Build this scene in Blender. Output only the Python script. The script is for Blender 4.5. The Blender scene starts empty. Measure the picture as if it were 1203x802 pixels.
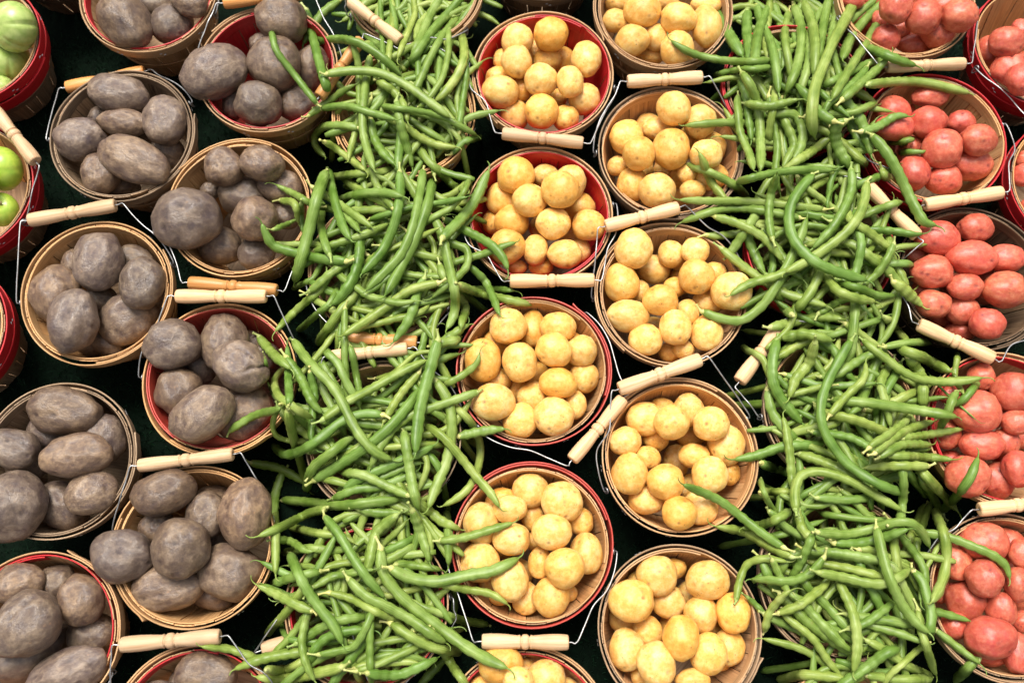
import bpy, bmesh, math, random
import numpy as np
from mathutils import Vector, Matrix, noise

# ------------------------------------------------------------------ camera, sky, sun, exposure
scene = bpy.context.scene
COL = scene.collection
cam_data = bpy.data.cameras.new("camera"); cam = bpy.data.objects.new("camera", cam_data); COL.objects.link(cam)
cam_data.sensor_width = 36.0; cam_data.lens = 32.92; cam_data.clip_start = 0.05; cam_data.clip_end = 200
cam.location = (0, 0, 1.3071); cam.rotation_euler = (math.radians(15), 0, 0)
cam_data.dof.use_dof = True; cam_data.dof.focus_distance = 1.19; cam_data.dof.aperture_fstop = 4.0
scene.camera = cam

SUN_EL, SUN_AZ = 65, -14            # degrees; azimuth from +y towards +x (negative: from the left)
w = bpy.data.worlds.new("World"); scene.world = w; w.use_nodes = True
nt = w.node_tree; bg = nt.nodes["Background"]
sky = nt.nodes.new("ShaderNodeTexSky"); sky.sky_type = 'NISHITA'; sky.sun_disc = False
sky.sun_elevation = math.radians(SUN_EL); sky.sun_rotation = math.radians(SUN_AZ)
sky.air_density = 1.0; sky.dust_density = 6.0; sky.ozone_density = 0.6
hsv = nt.nodes.new("ShaderNodeHueSaturation"); hsv.inputs["Saturation"].default_value = 0.22   # overcast: greyed sky
nt.links.new(sky.outputs[0], hsv.inputs["Color"]); nt.links.new(hsv.outputs[0], bg.inputs[0])
bg.inputs[1].default_value = 0.062
sun_d = bpy.data.lights.new("sun", 'SUN'); sun_d.energy = 1.5; sun_d.angle = math.radians(26); sun_d.color = (1.0, 0.95, 0.86)
sun = bpy.data.objects.new("sun", sun_d); COL.objects.link(sun)
el, az = math.radians(SUN_EL), math.radians(SUN_AZ)
dirv = Vector((math.sin(az) * math.cos(el), math.cos(az) * math.cos(el), math.sin(el)))
sun.rotation_euler = dirv.to_track_quat('Z', 'Y').to_euler(); sun.location = dirv * 5
vs = scene.view_settings; vs.view_transform = 'Standard'; vs.look = 'None'; vs.exposure = 1.55; vs.gamma = 1.0; vs.use_curve_mapping = False
scene.cycles.max_bounces = 6; scene.cycles.diffuse_bounces = 4; scene.cycles.caustics_reflective = False; scene.cycles.caustics_refractive = False
scene.cycles.use_denoising = True
rnd = random.Random(11)

# ------------------------------------------------------------------ data (metres x 10000; measured off the place)
BASKETS = {  # key: (x, y), rim, inside, label
 'P1': ((-5312, 8452), 'tan', 'red', 'tan basket with red inner lip of purple potatoes, topmost in the outer purple row'),
 'P2': ((-5444, 6175), 'old', 'old', 'weathered brown basket of purple potatoes, second down in the outer purple row'),
 'P3': ((-3484, 7195), 'tan', 'redin', 'red lined basket of purple potatoes beside the topmost beans'),
 'P4': ((-3714, 5075), 'light', 'light', 'pale basket of purple potatoes with orange grip in front, second beside the beans'),
 'P5': ((-5537, 3873), 'light', 'light', 'pale wooden basket of purple potatoes with handle laid over its back, outer row'),
 'P6': ((-3799, 2700), 'light', 'redworn', 'basket with worn red inside and one split purple potato, beside the beans'),
 'P7': ((-5787, 1626), 'old', 'old', 'dull weathered basket of purple potatoes, fourth down in the outer purple row'),
 'P8': ((-3943, 558), 'light', 'light', "pale orange basket of purple potatoes under the split one's basket, beside the beans"),
 'P9': ((-5767, -500), 'tan', 'red', 'tan basket with red inner lip of purple potatoes, lowest in the outer row'),
 'P10': ((-3752, -1613), 'tan', 'red', 'red lipped basket of purple potatoes mostly cut off by the bottom edge'),
 'T1': ((-7774, 7639), 'redout', 'light', 'red banded basket of ribbed green tomatoes in the top corner'),
 'T2': ((-7580, 5362), 'redout', 'light', 'red banded basket of shiny green apples below the tomatoes'),
 'T3': ((-7646, 3313), 'redout', 'light', 'red banded basket of which only the wall shows, below the green apples'),
 'B0': ((-7041, 9553), 'dark', 'dark', 'dark brown empty basket behind the green tomatoes'),
 'D0': ((472, 9310), 'dark', 'dark', 'dark brown basket above the topmost yellow potatoes'),
 'Y1': ((449, 7123), 'tan', 'redin', 'red lined basket of yellow potatoes, topmost in the left yellow row'),
 'Y2': ((377, 4976), 'tan', 'redin', 'red lined basket of yellow potatoes, second in the left yellow row'),
 'Y3': ((272, 2802), 'redrim', 'light', 'red rimmed basket of yellow potatoes with plain inside and slanting grip at its lower right'),
 'Y4': ((243, 577), 'redrim', 'light', 'red rimmed basket of yellow potatoes with three bean tips over its left side'),
 'Y5': ((156, -1632), 'tan', 'red', 'red lipped basket of yellow potatoes mostly cut off by the bottom edge'),
 'Y6': ((2202, 8186), 'tan', 'tan', 'plain tan basket of yellow potatoes, topmost in the right yellow row'),
 'Y7': ((2197, 5918), 'old', 'tan', 'weathered basket of yellow potatoes, second in the right yellow row'),
 'Y8': ((2124, 3838), 'tan', 'tan', 'plain tan basket of yellow potatoes, third in the right yellow row'),
 'Y9': ((2136, 1669), 'tan', 'light', 'pale lined basket of yellow potatoes, fourth in the right yellow row'),
 'Y10': ((2034, -420), 'old', 'tan', 'weathered basket of yellow potatoes, lowest in the right yellow row'),
 'L0': ((-1434, 8557), 'tan', 'tan', 'plain bean basket, topmost of the left bean row'),
 'L1': ((-1507, 6509), 'light', 'light', 'pale bean basket, second in the left bean row'),
 'L2': ((-1706, 4197), 'tan', 'tan', 'tan bean basket, third in the left bean row'),
 'L3': ((-1648, 1931), 'old', 'tan', 'weathered bean basket, fourth in the left bean row'),
 'L4': ((-1781, -163), 'tan', 'red', 'red lipped bean basket, lowest in the left bean row'),
 'G0': ((4030, 9526), 'tan', 'tan', 'plain bean basket at the top of the right bean row'),
 'G1': ((3998, 6897), 'redout', 'tan', 'red banded bean basket, second in the right bean row'),
 'G2': ((4157, 4529), 'redout', 'tan', 'red banded bean basket, third in the right bean row'),
 'G3': ((4237, 2284), 'old', 'tan', 'weathered bean basket with grip at its upper left, right bean row'),
 'G4': ((4042, 196), 'old', 'tan', 'weathered bean basket, fifth in the right bean row'),
 'G5': ((4044, -1854), 'tan', 'tan', 'tan bean basket cut off at the bottom of the right row'),
 'R1': ((5724, 8371), 'tan', 'light', 'tan basket of red potatoes, topmost beside the right bean row'),
 'R2': ((7617, 7585), 'redout', 'light', 'red banded basket of red potatoes, topmost in the outer red row'),
 'R3': ((5892, 6111), 'redout', 'light', 'red banded basket of red potatoes with one bean across its back'),
 'R4': ((7829, 5441), 'redout', 'light', 'red banded basket of red potatoes, second in the outer red row'),
 'R5': ((6158, 4078), 'dark', 'dark', 'dark weathered basket of red potatoes with pale grip slanting in front'),
 'R6': ((6330, 2036), 'tan', 'red', 'red lipped basket of red potatoes, fourth beside the right bean row'),
 'R7': ((6078, -43), 'old', 'tan', 'weathered basket of red potatoes, lowest beside the right bean row'),
}
HANDLES = {  # grip ends, ear bearings, varnished
 'P5': ((-6501, 4833, 1320), (-5357, 5055, 1320), -3.00, 0.40, 0),
 'T2': ((-7184, 6464, 1380), (-6490, 5666, 1380), 2.20, -0.48, 0),
 'P2': ((-6455, 7060, 920), (-5348, 7323, 920), -3.08, 0.52, 1),
 'P3': ((-4157, 8181, 1320), (-2966, 8350, 1320), 2.87, 0.12, 1),
 'P4': ((-4276, 3959, 1300), (-3097, 3852, 1300), 3.07, -0.05, 1),
 'P6': ((-4390, 3738, 1400), (-3210, 3738, 1400), 3.13, 0.42, 0),
 'P8': ((-4689, 1529, 1360), (-3476, 1679, 1360), 2.96, 0.68, 0),
 'P10': ((-4671, -600, 1360), (-3471, -503, 1360), 2.87, 0.29, 0),
 'L1': ((-2680, 6648, 1380), (-2137, 7546, 1380), 2.50, 0.51, 1),
 'L0': ((-2145, 8014, 1380), (-1744, 7669, 1380), -2.67, -0.73, 0),
 'L2': ((-2180, 3212, 1300), (-1268, 3143, 1300), -2.98, -0.57, 1),
 'L3': ((-2230, 2940, 1380), (-1444, 3030, 1380), 3.00, 0.37, 0),
 'L4': ((-3039, -675, 1060), (-2106, -396, 1060), -3.03, 0.11, 0),
 'Y1': ((-135, 6098, 1360), (976, 5957, 1360), 2.90, -0.19, 0),
 'Y2': ((-28, 3962, 1360), (1083, 3974, 1360), -3.12, 0.16, 0),
 'Y7': ((1616, 6909, 1340), (2669, 6976, 1340), -3.14, 0.68, 0),
 'Y8': ((1248, 4731, 1360), (2241, 5001, 1360), -3.10, 0.45, 0),
 'Y9': ((1360, 2499, 1400), (2421, 2890, 1400), -2.72, 0.51, 0),
 'Y3': ((1423, 2398, 1300), (755, 1612, 1300), 0.84, -2.33, 0),
 'Y4': ((-360, -561, 1360), (675, -571, 1360), -2.97, -0.08, 0),
 'P1': ((-4819, 9282, 1360), (-6020, 9428, 1360), -0.31, 2.94, 0),
 'P9': ((-4942, -1406, 1360), (-5970, -1527, 1360), -0.43, -3.00, 0),
 'R2': ((7253, 6292, 1360), (8457, 6318, 1360), -2.80, -0.07, 0),
 'R1': ((5277, 7137, 1340), (6374, 7191, 1340), -2.83, -0.14, 0),
 'R3': ((5557, 5038, 1360), (6626, 5224, 1360), 2.91, 0.23, 0),
 'R5': ((5307, 3379, 1320), (6224, 2921, 1320), 2.81, -0.04, 0),
 'G2': ((4838, 5265, 1380), (5345, 4650, 1380), 1.50, -0.25, 0),
 'G3': ((3466, 3297, 1200), (3040, 2757, 1200), 1.33, -3.05, 0),
 'R7': ((5769, 991, 1380), (6720, 1095, 1380), 2.69, 0.10, 0),
}
POTATOES = {  # x, y, z, half axes, heading, layer
 'P1': ('purple', 'topmost basket, outer purple row', [(-5578,7963,1225,476,339,322,-55,0), (-5868,8324,801,264,384,324,0,1), (-4984,8017,1034,320,291,276,0,0), (-5298,8401,947,337,236,287,0,1), (-4647,8199,1300,271,217,206,-20,0)]),
 'P2': ('purple', 'second basket, outer purple row', [(-5572,6799,1196,457,286,271,-12,0), (-4860,6389,1189,314,370,298,10,0), (-5448,6356,1191,345,193,183,-5,0.5), (-6018,6097,1193,360,288,273,8,0), (-5195,5742,1262,546,301,286,-25,0), (-5714,5601,1102,251,283,267,0,1), (-5647,5630,650,291,204,248,0,1), (-4922,6105,794,253,224,239,-40,1), (-5385,6726,824,208,149,179,0,2), (-5949,6612,828,174,174,174,0,2)]),
 'P3': ('purple', 'topmost basket, inner purple row', [(-3322,7962,1274,385,335,318,-20,0), (-4204,7083,1276,492,369,350,25,0), (-3376,7266,1202,388,388,369,0,0.5), (-3568,6630,1202,339,323,307,0,0), (-4029,6828,846,174,249,211,0,1), (-3083,6797,884,311,269,290,-10,1), (-2931,7416,866,251,335,293,0,1), (-3714,7820,809,179,170,174,0,2)]),
 'P4': ('purple', 'second basket, inner purple row', [(-4377,4863,1289,470,411,391,0,0), (-3971,5665,1204,278,262,249,-20,0), (-3428,5673,1338,320,248,236,-12,0), (-3773,5385,815,373,298,283,-20,0.5), (-3237,5470,986,325,246,233,-15,0), (-3474,4871,1300,298,302,283,0,0), (-4085,4673,776,309,269,289,0,1), (-3527,4506,898,257,237,247,0,1), (-4270,5497,809,146,122,134,0,2), (-3137,5034,927,184,176,180,0,1)]),
 'P5': ('purple', 'third basket, outer purple row', [(-5537,4266,1249,337,429,320,0,0), (-4905,3969,1257,299,376,285,5,0), (-6121,3870,1080,325,390,309,10,0), (-5734,3426,1309,321,423,305,-5,0), (-5192,3588,893,413,336,320,35,0.5), (-5175,4394,892,277,218,247,-10,1), (-6019,4355,927,166,217,191,0,1), (-5504,3267,710,232,174,203,-20,1), (-5755,3282,650,232,162,197,0,1), (-5629,3858,851,215,215,215,0,2)]),
 'P6': ('purple', 'third basket, inner purple row', [(-4435,3120,1265,379,333,317,10,0), (-3815,3178,1048,322,398,306,10,0.5), (-3479,2802,1390,371,319,303,-35,0), (-4355,2531,1047,318,344,302,0,0.5), (-3918,2167,1398,434,331,315,40,0), (-3482,2279,971,340,414,323,-25,0), (-4200,2946,787,208,246,227,0,1), (-3586,3268,671,252,194,223,-15,1), (-3374,3116,650,214,194,204,0,1)]),
 'P7': ('purple', 'fourth basket, outer purple row', [(-5763,2255,1182,475,304,289,-5,0), (-6095,2058,795,317,268,293,-30,1), (-5315,1961,924,280,317,266,0,0.5), (-5498,1662,1295,452,282,268,8,0), (-6211,1037,1283,393,430,374,0,0), (-5834,1104,780,370,296,333,-35,1), (-5305,1203,1164,335,273,260,15,0), (-6346,1765,1217,358,249,236,-15,0), (-6362,1640,792,261,261,261,0,1)]),
 'P8': ('purple', 'fourth basket, inner purple row', [(-4367,1200,1259,410,293,278,20,0), (-3864,947,1065,261,319,248,5,0.5), (-3316,949,1265,319,428,304,0,0), (-4786,434,1270,390,325,309,-5,0), (-4030,532,1400,355,362,337,0,0), (-4260,59,1075,446,279,265,5,0.5), (-3532,262,1042,413,359,341,-5,0.5), (-3835,10,661,290,235,263,-15,1), (-4524,792,907,239,228,234,0,1), (-3906,1121,650,337,236,287,-5,1), (-3883,598,600,298,256,267,97,3)]),
 'P9': ('purple', 'lowest basket, outer purple row', [(-6084,99,1162,327,242,230,8,0), (-5778,-370,1448,445,355,337,40,0), (-5297,-95,1139,291,319,276,0,0), (-5734,117,872,237,237,237,0,1), (-5246,-493,819,304,269,286,-10,1), (-5331,-926,1188,478,270,257,20,0), (-6003,-714,885,494,345,419,30,1), (-5758,-500,650,180,180,180,0,2)]),
 'P10': ('purple', 'lowest basket, inner purple row', [(-3682,-968,1156,375,278,264,0,0), (-4267,-1199,986,264,183,174,0,0.5), (-4064,-1072,725,186,215,200,-30,1)]),
 'Y1': ('yellow', 'topmost basket, left yellow row', [(75,7697,1140,229,241,217,0,0), (556,7739,1216,249,257,236,-15,0), (67,7279,1240,221,246,210,0,0), (1067,7385,1143,218,267,207,0,0), (412,7005,1218,235,244,224,0,0), (820,6927,1296,195,236,185,0,0), (1033,6824,1013,236,228,216,0,0), (-167,6870,1134,265,236,224,-10,0), (510,7520,902,200,188,194,0,1), (-209,7235,873,188,159,174,0,1), (321,7750,770,160,189,175,0,1), (758,7650,690,188,201,195,0,1), (-135,7522,891,143,168,155,0,1), (410,6544,1155,243,251,230,0,0), (35,6650,855,215,227,221,0,1), (762,6514,1005,192,196,182,0,0.5), (131,7002,949,157,174,166,0,1), (656,6968,765,142,142,142,0,2)]),
 'Y2': ('yellow', 'second basket, left yellow row', [(56,5559,1181,259,263,246,0,0), (784,5449,1122,227,278,215,-25,0), (652,5220,1455,256,252,239,0,0), (466,5671,913,194,162,178,0,1), (-152,5333,893,219,231,208,0,0.5), (240,5157,1237,235,235,223,0,0), (951,5229,867,218,206,196,0,0.5), (-258,5060,693,168,180,174,0,1), (-6,4962,977,244,228,217,0,0.5), (558,4833,1211,241,222,211,0,0), (782,5171,650,143,159,151,0,1), (1048,4835,1134,235,219,208,0,0), (-72,4519,1143,253,241,229,0,0), (318,4503,1073,176,226,167,0,0.5), (716,4417,1139,240,202,192,0,0), (402,4332,859,166,126,146,0,1), (948,4577,860,143,179,161,0,1), (65,4332,857,142,103,123,0,1), (437,5016,608,191,193,189,121,3), (851,5016,406,202,177,189,168,3)]),
 'Y3': ('yellow', 'third basket, left yellow row', [(-53,3398,1156,247,247,235,0,0), (276,3425,936,184,249,174,0,0.5), (614,3404,1091,247,209,199,0,0), (921,3079,1121,208,208,198,0,0), (548,3048,1243,240,233,221,-30,0), (107,2894,1213,232,269,220,0,0), (-386,2950,1149,249,294,236,0,0), (952,2747,973,196,208,186,0,0.5), (601,2618,1199,253,205,194,-10,0), (-204,2725,894,188,180,171,0,0.5), (-236,2373,1199,275,253,240,0,0), (278,2491,952,217,205,195,0,0.5), (832,2372,1008,150,195,142,0,0.5), (534,2190,1158,267,259,246,0,0), (109,2154,1042,229,229,218,0,0), (-214,3262,850,174,185,179,0,1), (83,2618,753,131,154,142,0,2), (806,3263,873,155,139,147,0,1), (332,2842,577,214,200,189,92,3), (746,2842,580,201,179,189,55,3)]),
 'Y4': ('yellow', 'fourth basket, left yellow row', [(238,1261,1042,228,213,202,0,0), (626,1102,1154,267,263,250,0,0), (-32,1008,1197,218,174,165,0,0), (-134,1114,907,214,203,193,0,0.5), (264,955,876,153,200,145,0,0.5), (496,718,1302,259,223,212,0,0), (931,480,1071,209,259,198,0,0), (639,295,1302,250,250,237,0,0), (-384,834,1113,232,272,221,0,0), (-7,636,1208,233,208,198,0,0), (346,360,1074,151,198,143,0,0.5), (-399,359,1137,244,237,225,0,0), (-21,150,1174,231,267,220,0,0), (485,-49,1096,234,241,223,0,0), (180,-65,891,186,215,177,0,0.5), (877,878,943,168,176,160,0,0.5), (-258,135,786,182,146,164,0,1), (-158,-58,908,138,102,120,0,1), (42,1187,657,150,158,154,0,1), (282,639,800,119,119,119,0,2), (455,1102,751,120,120,120,0,2), (712,-5,883,116,102,109,0,1), (96,257,601,190,176,189,113,3), (-111,617,548,204,189,189,62,3)]),
 'Y5': ('yellow', 'lowest basket, left yellow row', [(-135,-823,1247,263,238,226,0,0), (406,-1004,1128,237,244,226,0,0), (163,-927,853,164,143,154,0,1), (71,-997,1494,180,173,165,0,0), (631,-1152,886,197,169,160,0,0.5), (-351,-1102,988,158,141,134,0,0.5)]),
 'Y6': ('yellow', 'topmost basket, right yellow row', [(1896,8129,1203,274,241,229,0,0), (1527,8086,1022,210,177,168,0,0.5), (1737,7697,1128,248,228,216,0,0), (2099,7827,1015,168,211,190,0,1), (2406,7998,1221,269,228,216,0,0), (2827,7923,1122,229,332,217,0,0), (2382,7559,1123,248,268,235,0,0), (2852,8346,1034,232,160,152,0,0.5), (1583,8471,891,192,135,163,0,1), (2084,7652,781,169,118,143,0,1), (2298,8428,978,170,119,144,0,1), (2055,7865,526,195,198,189,111,3)]),
 'Y7': ('yellow', 'second basket, right yellow row', [(1615,6193,1060,241,257,229,0,0), (1980,6524,771,195,183,174,0,0.5), (2092,6359,1000,234,162,154,0,0.5), (2253,6482,1339,243,243,231,0,0), (1745,5845,1272,231,239,219,0,0), (2211,5935,1222,258,298,245,0,0), (1504,5845,870,155,147,151,0,1), (1687,5521,948,220,240,209,0,0.5), (1999,5341,1158,257,245,233,0,0), (2435,5723,798,181,161,171,0,1), (2632,6361,1192,235,251,223,0,0), (2805,6101,924,233,233,221,0,0), (2660,5805,1327,231,207,197,0,0), (2562,6338,780,155,163,159,0,1), (2777,5627,1001,248,208,198,0,0.5), (2436,5642,1064,137,145,141,0,1), (2507,5401,1051,179,135,129,0,0.5), (1843,5958,615,210,204,189,3,3), (2464,5598,492,211,187,189,170,3), (2257,5958,582,212,183,189,34,3)]),
 'Y8': ('yellow', 'third basket, right yellow row', [(1629,4446,1258,253,273,240,0,0), (1966,4332,762,225,213,203,0,0.5), (1471,4018,1122,239,270,227,0,0), (2182,4466,1005,187,195,178,0,0.5), (1964,3743,1214,243,209,199,0,0), (1539,3555,1132,290,221,210,0,0), (1773,3227,1121,227,208,198,0,0), (2153,3374,1190,216,246,205,0,0), (1741,3952,942,133,156,144,0,1), (2145,3152,762,162,139,150,0,1), (2205,4001,978,156,140,148,0,1), (2477,4452,1162,195,187,178,0,0), (2469,4067,1206,238,249,226,0,0), (2750,4200,1015,172,148,141,0,0.5), (2913,3846,1265,277,262,249,0,0), (2662,3809,940,211,177,168,0,0.5), (2577,3317,1125,209,247,198,0,0), (2349,3622,1050,153,172,145,0,0.5), (2293,3130,974,147,123,135,0,1), (2333,4477,766,126,158,142,0,1), (1977,3517,558,216,184,189,2,3), (2391,4238,547,191,204,189,76,3)]),
 'Y9': ('yellow', 'fourth basket, right yellow row', [(1721,2186,1038,253,223,212,0,0), (1992,2329,846,171,171,171,0,1), (2312,2306,998,207,226,197,0,0.5), (2032,2095,1285,228,228,217,0,0), (2536,2078,1281,229,229,217,0,0), (1458,1880,1126,210,184,175,0,0), (2569,2167,822,171,190,181,0,1), (2766,1840,1027,239,276,227,0,0), (1490,1455,1148,228,264,216,0,0), (1934,1349,1207,237,237,225,0,0), (1719,1162,942,239,202,192,0,0.5), (2093,955,1234,225,218,207,0,0), (2501,1441,1203,227,249,215,0,0), (2819,1494,883,150,157,154,0,1), (2404,1052,1019,226,218,207,0,0), (1737,1679,1014,185,156,148,0,0.5), (2346,1703,1029,203,155,147,0,0.5), (2636,1758,720,172,135,154,0,1), (1893,1958,831,172,172,172,0,1), (2403,1349,588,193,176,189,88,3), (2196,1709,545,217,178,189,95,3), (2403,2069,536,200,205,189,86,3)]),
 'Y10': ('yellow', 'lowest basket, right yellow row', [(1798,200,1111,258,251,238,0,0), (1456,-100,1214,277,266,253,0,0), (1427,-308,714,196,196,187,0,0.5), (1675,-474,883,194,194,185,0,0.5), (1958,-110,898,221,213,203,0,0.5), (2027,-516,1326,216,265,206,0,0), (1407,-672,1047,217,263,207,0,0), (1734,-824,1236,237,271,225,0,0), (1588,-976,870,135,142,139,0,1), (2044,293,845,169,132,151,0,1), (1589,116,824,139,147,143,0,1), (2411,145,1142,268,232,220,0,0), (2713,-235,1127,212,255,202,0,0), (2334,-246,1045,213,230,202,0,0.5), (2374,-713,1161,226,261,215,0,0), (2672,-646,953,194,229,184,0,0.5), (2169,-1016,1154,208,139,132,0,0), (2586,-829,745,150,114,132,0,1), (2094,-380,609,212,190,189,6,3), (2301,-20,545,196,181,189,42,3), (2509,-380,607,193,176,189,167,3)]),
 'R1': ('red', 'topmost basket beside the beans', [(5836,7884,1424,256,240,228,0,0), (5429,8004,1487,228,249,216,0,0), (5391,7720,1148,199,190,181,0,0), (5929,7790,879,268,165,157,0,0), (6158,7863,1143,240,269,228,0,0), (6306,7856,1500,258,229,218,0,0), (5699,8000,932,187,150,142,0,0.5), (6403,8350,1056,210,134,128,0,0.5), (5018,8400,1053,169,135,128,0,0.5), (5407,8149,961,118,135,127,0,1), (5562,8024,577,233,200,202,162,3), (5340,8411,585,227,212,202,89,3), (5562,8798,529,209,216,202,162,3), (6006,8798,586,227,208,202,147,3)]),
 'R2': ('red', 'topmost basket, outer red row', [(6957,7609,991,215,227,204,0,0), (6994,7507,1366,255,226,215,0,0), (7060,7165,1196,254,246,234,0,0), (7248,7409,1044,150,158,154,0,1), (7021,6838,1500,183,224,174,0,0), (7369,7867,1135,133,166,126,0,0.5), (7181,7515,795,151,117,134,0,1), (7358,6868,984,140,115,109,0,0.5), (7257,6984,817,150,133,141,0,1), (7233,7625,502,211,217,202,172,3), (7677,7625,616,223,188,202,162,3)]),
 'R3': ('red', 'second basket beside the beans', [(5399,6567,1101,243,218,208,-30,0), (5325,6249,1249,280,184,175,0,0), (5813,6337,1225,260,240,228,0,0), (5898,5875,1343,277,269,256,0,0), (5950,6807,1088,265,155,147,0,0.5), (6320,6385,1120,202,170,161,0,0.5), (6398,5997,1357,260,220,209,0,0), (6433,5794,1030,286,230,219,0,0), (5545,5596,1189,218,245,207,0,0), (5981,5512,1130,257,217,206,0,0), (6456,5965,758,162,129,145,0,1), (5747,6745,790,117,108,112,0,2), (5663,6091,999,138,138,138,0,1), (5729,5764,587,204,193,202,114,3), (5507,6151,577,225,218,202,39,3), (5729,6538,520,231,187,202,158,3)]),
 'R4': ('red', 'second basket, outer red row', [(7082,5580,1137,159,167,151,0,0), (7226,5874,1022,161,129,123,0,0.5), (7126,5118,1094,134,134,127,0,0)]),
 'R5': ('red', 'third basket beside the beans', [(5743,4620,1194,304,234,222,0,0), (6306,4784,1158,242,203,193,0,0), (6146,4315,1272,326,230,219,0,0), (6643,4339,1183,250,200,190,0,0), (5627,4134,1210,288,230,219,0,0), (6038,3924,1234,238,176,168,0,0.5), (6552,3880,1224,297,248,235,0,0), (5599,3696,1174,236,191,181,0,0), (6047,3674,1009,229,210,200,0,0.5), (6274,3423,1187,220,208,198,0,0), (5563,4481,943,157,141,134,0,0.5), (6096,3422,809,213,149,181,0,1), (5953,4652,846,245,171,208,0,1), (6516,4194,835,126,126,126,0,2), (5550,3981,915,109,125,117,0,1), (5996,3732,567,219,188,202,6,3), (6218,4118,581,207,199,202,138,3), (6663,4118,521,228,214,202,15,3)]),
 'R6': ('red', 'fourth basket beside the beans', [(6170,2723,1073,181,188,172,0,0.5), (6464,2495,1244,267,259,246,0,0), (5919,2221,1304,313,276,262,0,0), (6310,2347,902,204,282,194,0,0.5), (6442,2104,1238,185,170,161,0,0.5), (6004,1826,1175,273,200,190,0,0), (6371,1876,1042,184,184,174,0,0.5), (5629,1991,1039,193,204,184,0,0.5), (5756,2510,1000,159,121,115,0,0.5), (5722,1416,1255,275,264,251,0,0), (6241,1399,938,214,228,203,0,0.5), (6384,1510,1230,183,237,174,0,0), (5721,1685,840,158,111,135,0,1), (5946,2076,558,227,197,202,42,3), (6613,1689,617,205,191,202,112,3), (6835,2076,563,229,213,202,12,3)]),
 'R7': ('red', 'lowest basket beside the beans', [(5872,606,1171,306,245,232,0,0), (5534,360,1105,179,222,170,0,0), (5745,165,1321,219,233,208,0,0), (6298,574,935,200,218,190,0,0.5), (6301,460,1225,161,196,153,0,0), (5625,-91,1021,242,256,230,0,0.5), (5418,-389,1102,162,162,154,0,0), (5742,-514,1286,307,252,239,0,0), (5986,-193,1130,184,205,175,0,0.5), (6185,98,1253,176,212,168,0,0), (5871,-714,934,246,162,154,0,0.5), (6114,-706,1151,181,261,172,0,0), (6297,-349,1001,128,143,136,0,1), (5431,84,776,131,218,174,0,1), (6096,172,827,146,146,146,0,2), (6361,384,600,208,216,202,32,3), (6583,-3,535,218,198,202,98,3)]),
 'T1': ('tomato', 'basket in the corner', [(-7115,7793,1318,353,362,336,0,0), (-7416,7544,905,410,279,265,0,0.5), (-7402,7050,946,228,160,194,0,1)]),
 'T2': ('apple', 'basket under the tomatoes', [(-7073,5662,1160,236,393,224,0,0), (-7006,5054,1169,249,241,229,0,0), (-7206,5291,1500,272,311,259,0,0)]),
}
HEAP = {'L0': 'topmost left bean heap', 'L1': 'second left bean heap', 'L2': 'third left bean heap', 'L3': 'fourth left bean heap', 'L4': 'lowest left bean heap', 'G0': 'topmost right bean heap', 'G1': 'second right bean heap', 'G2': 'third right bean heap', 'G3': 'fourth right bean heap', 'G4': 'fifth right bean heap', 'G5': 'lowest right bean heap'}
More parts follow.
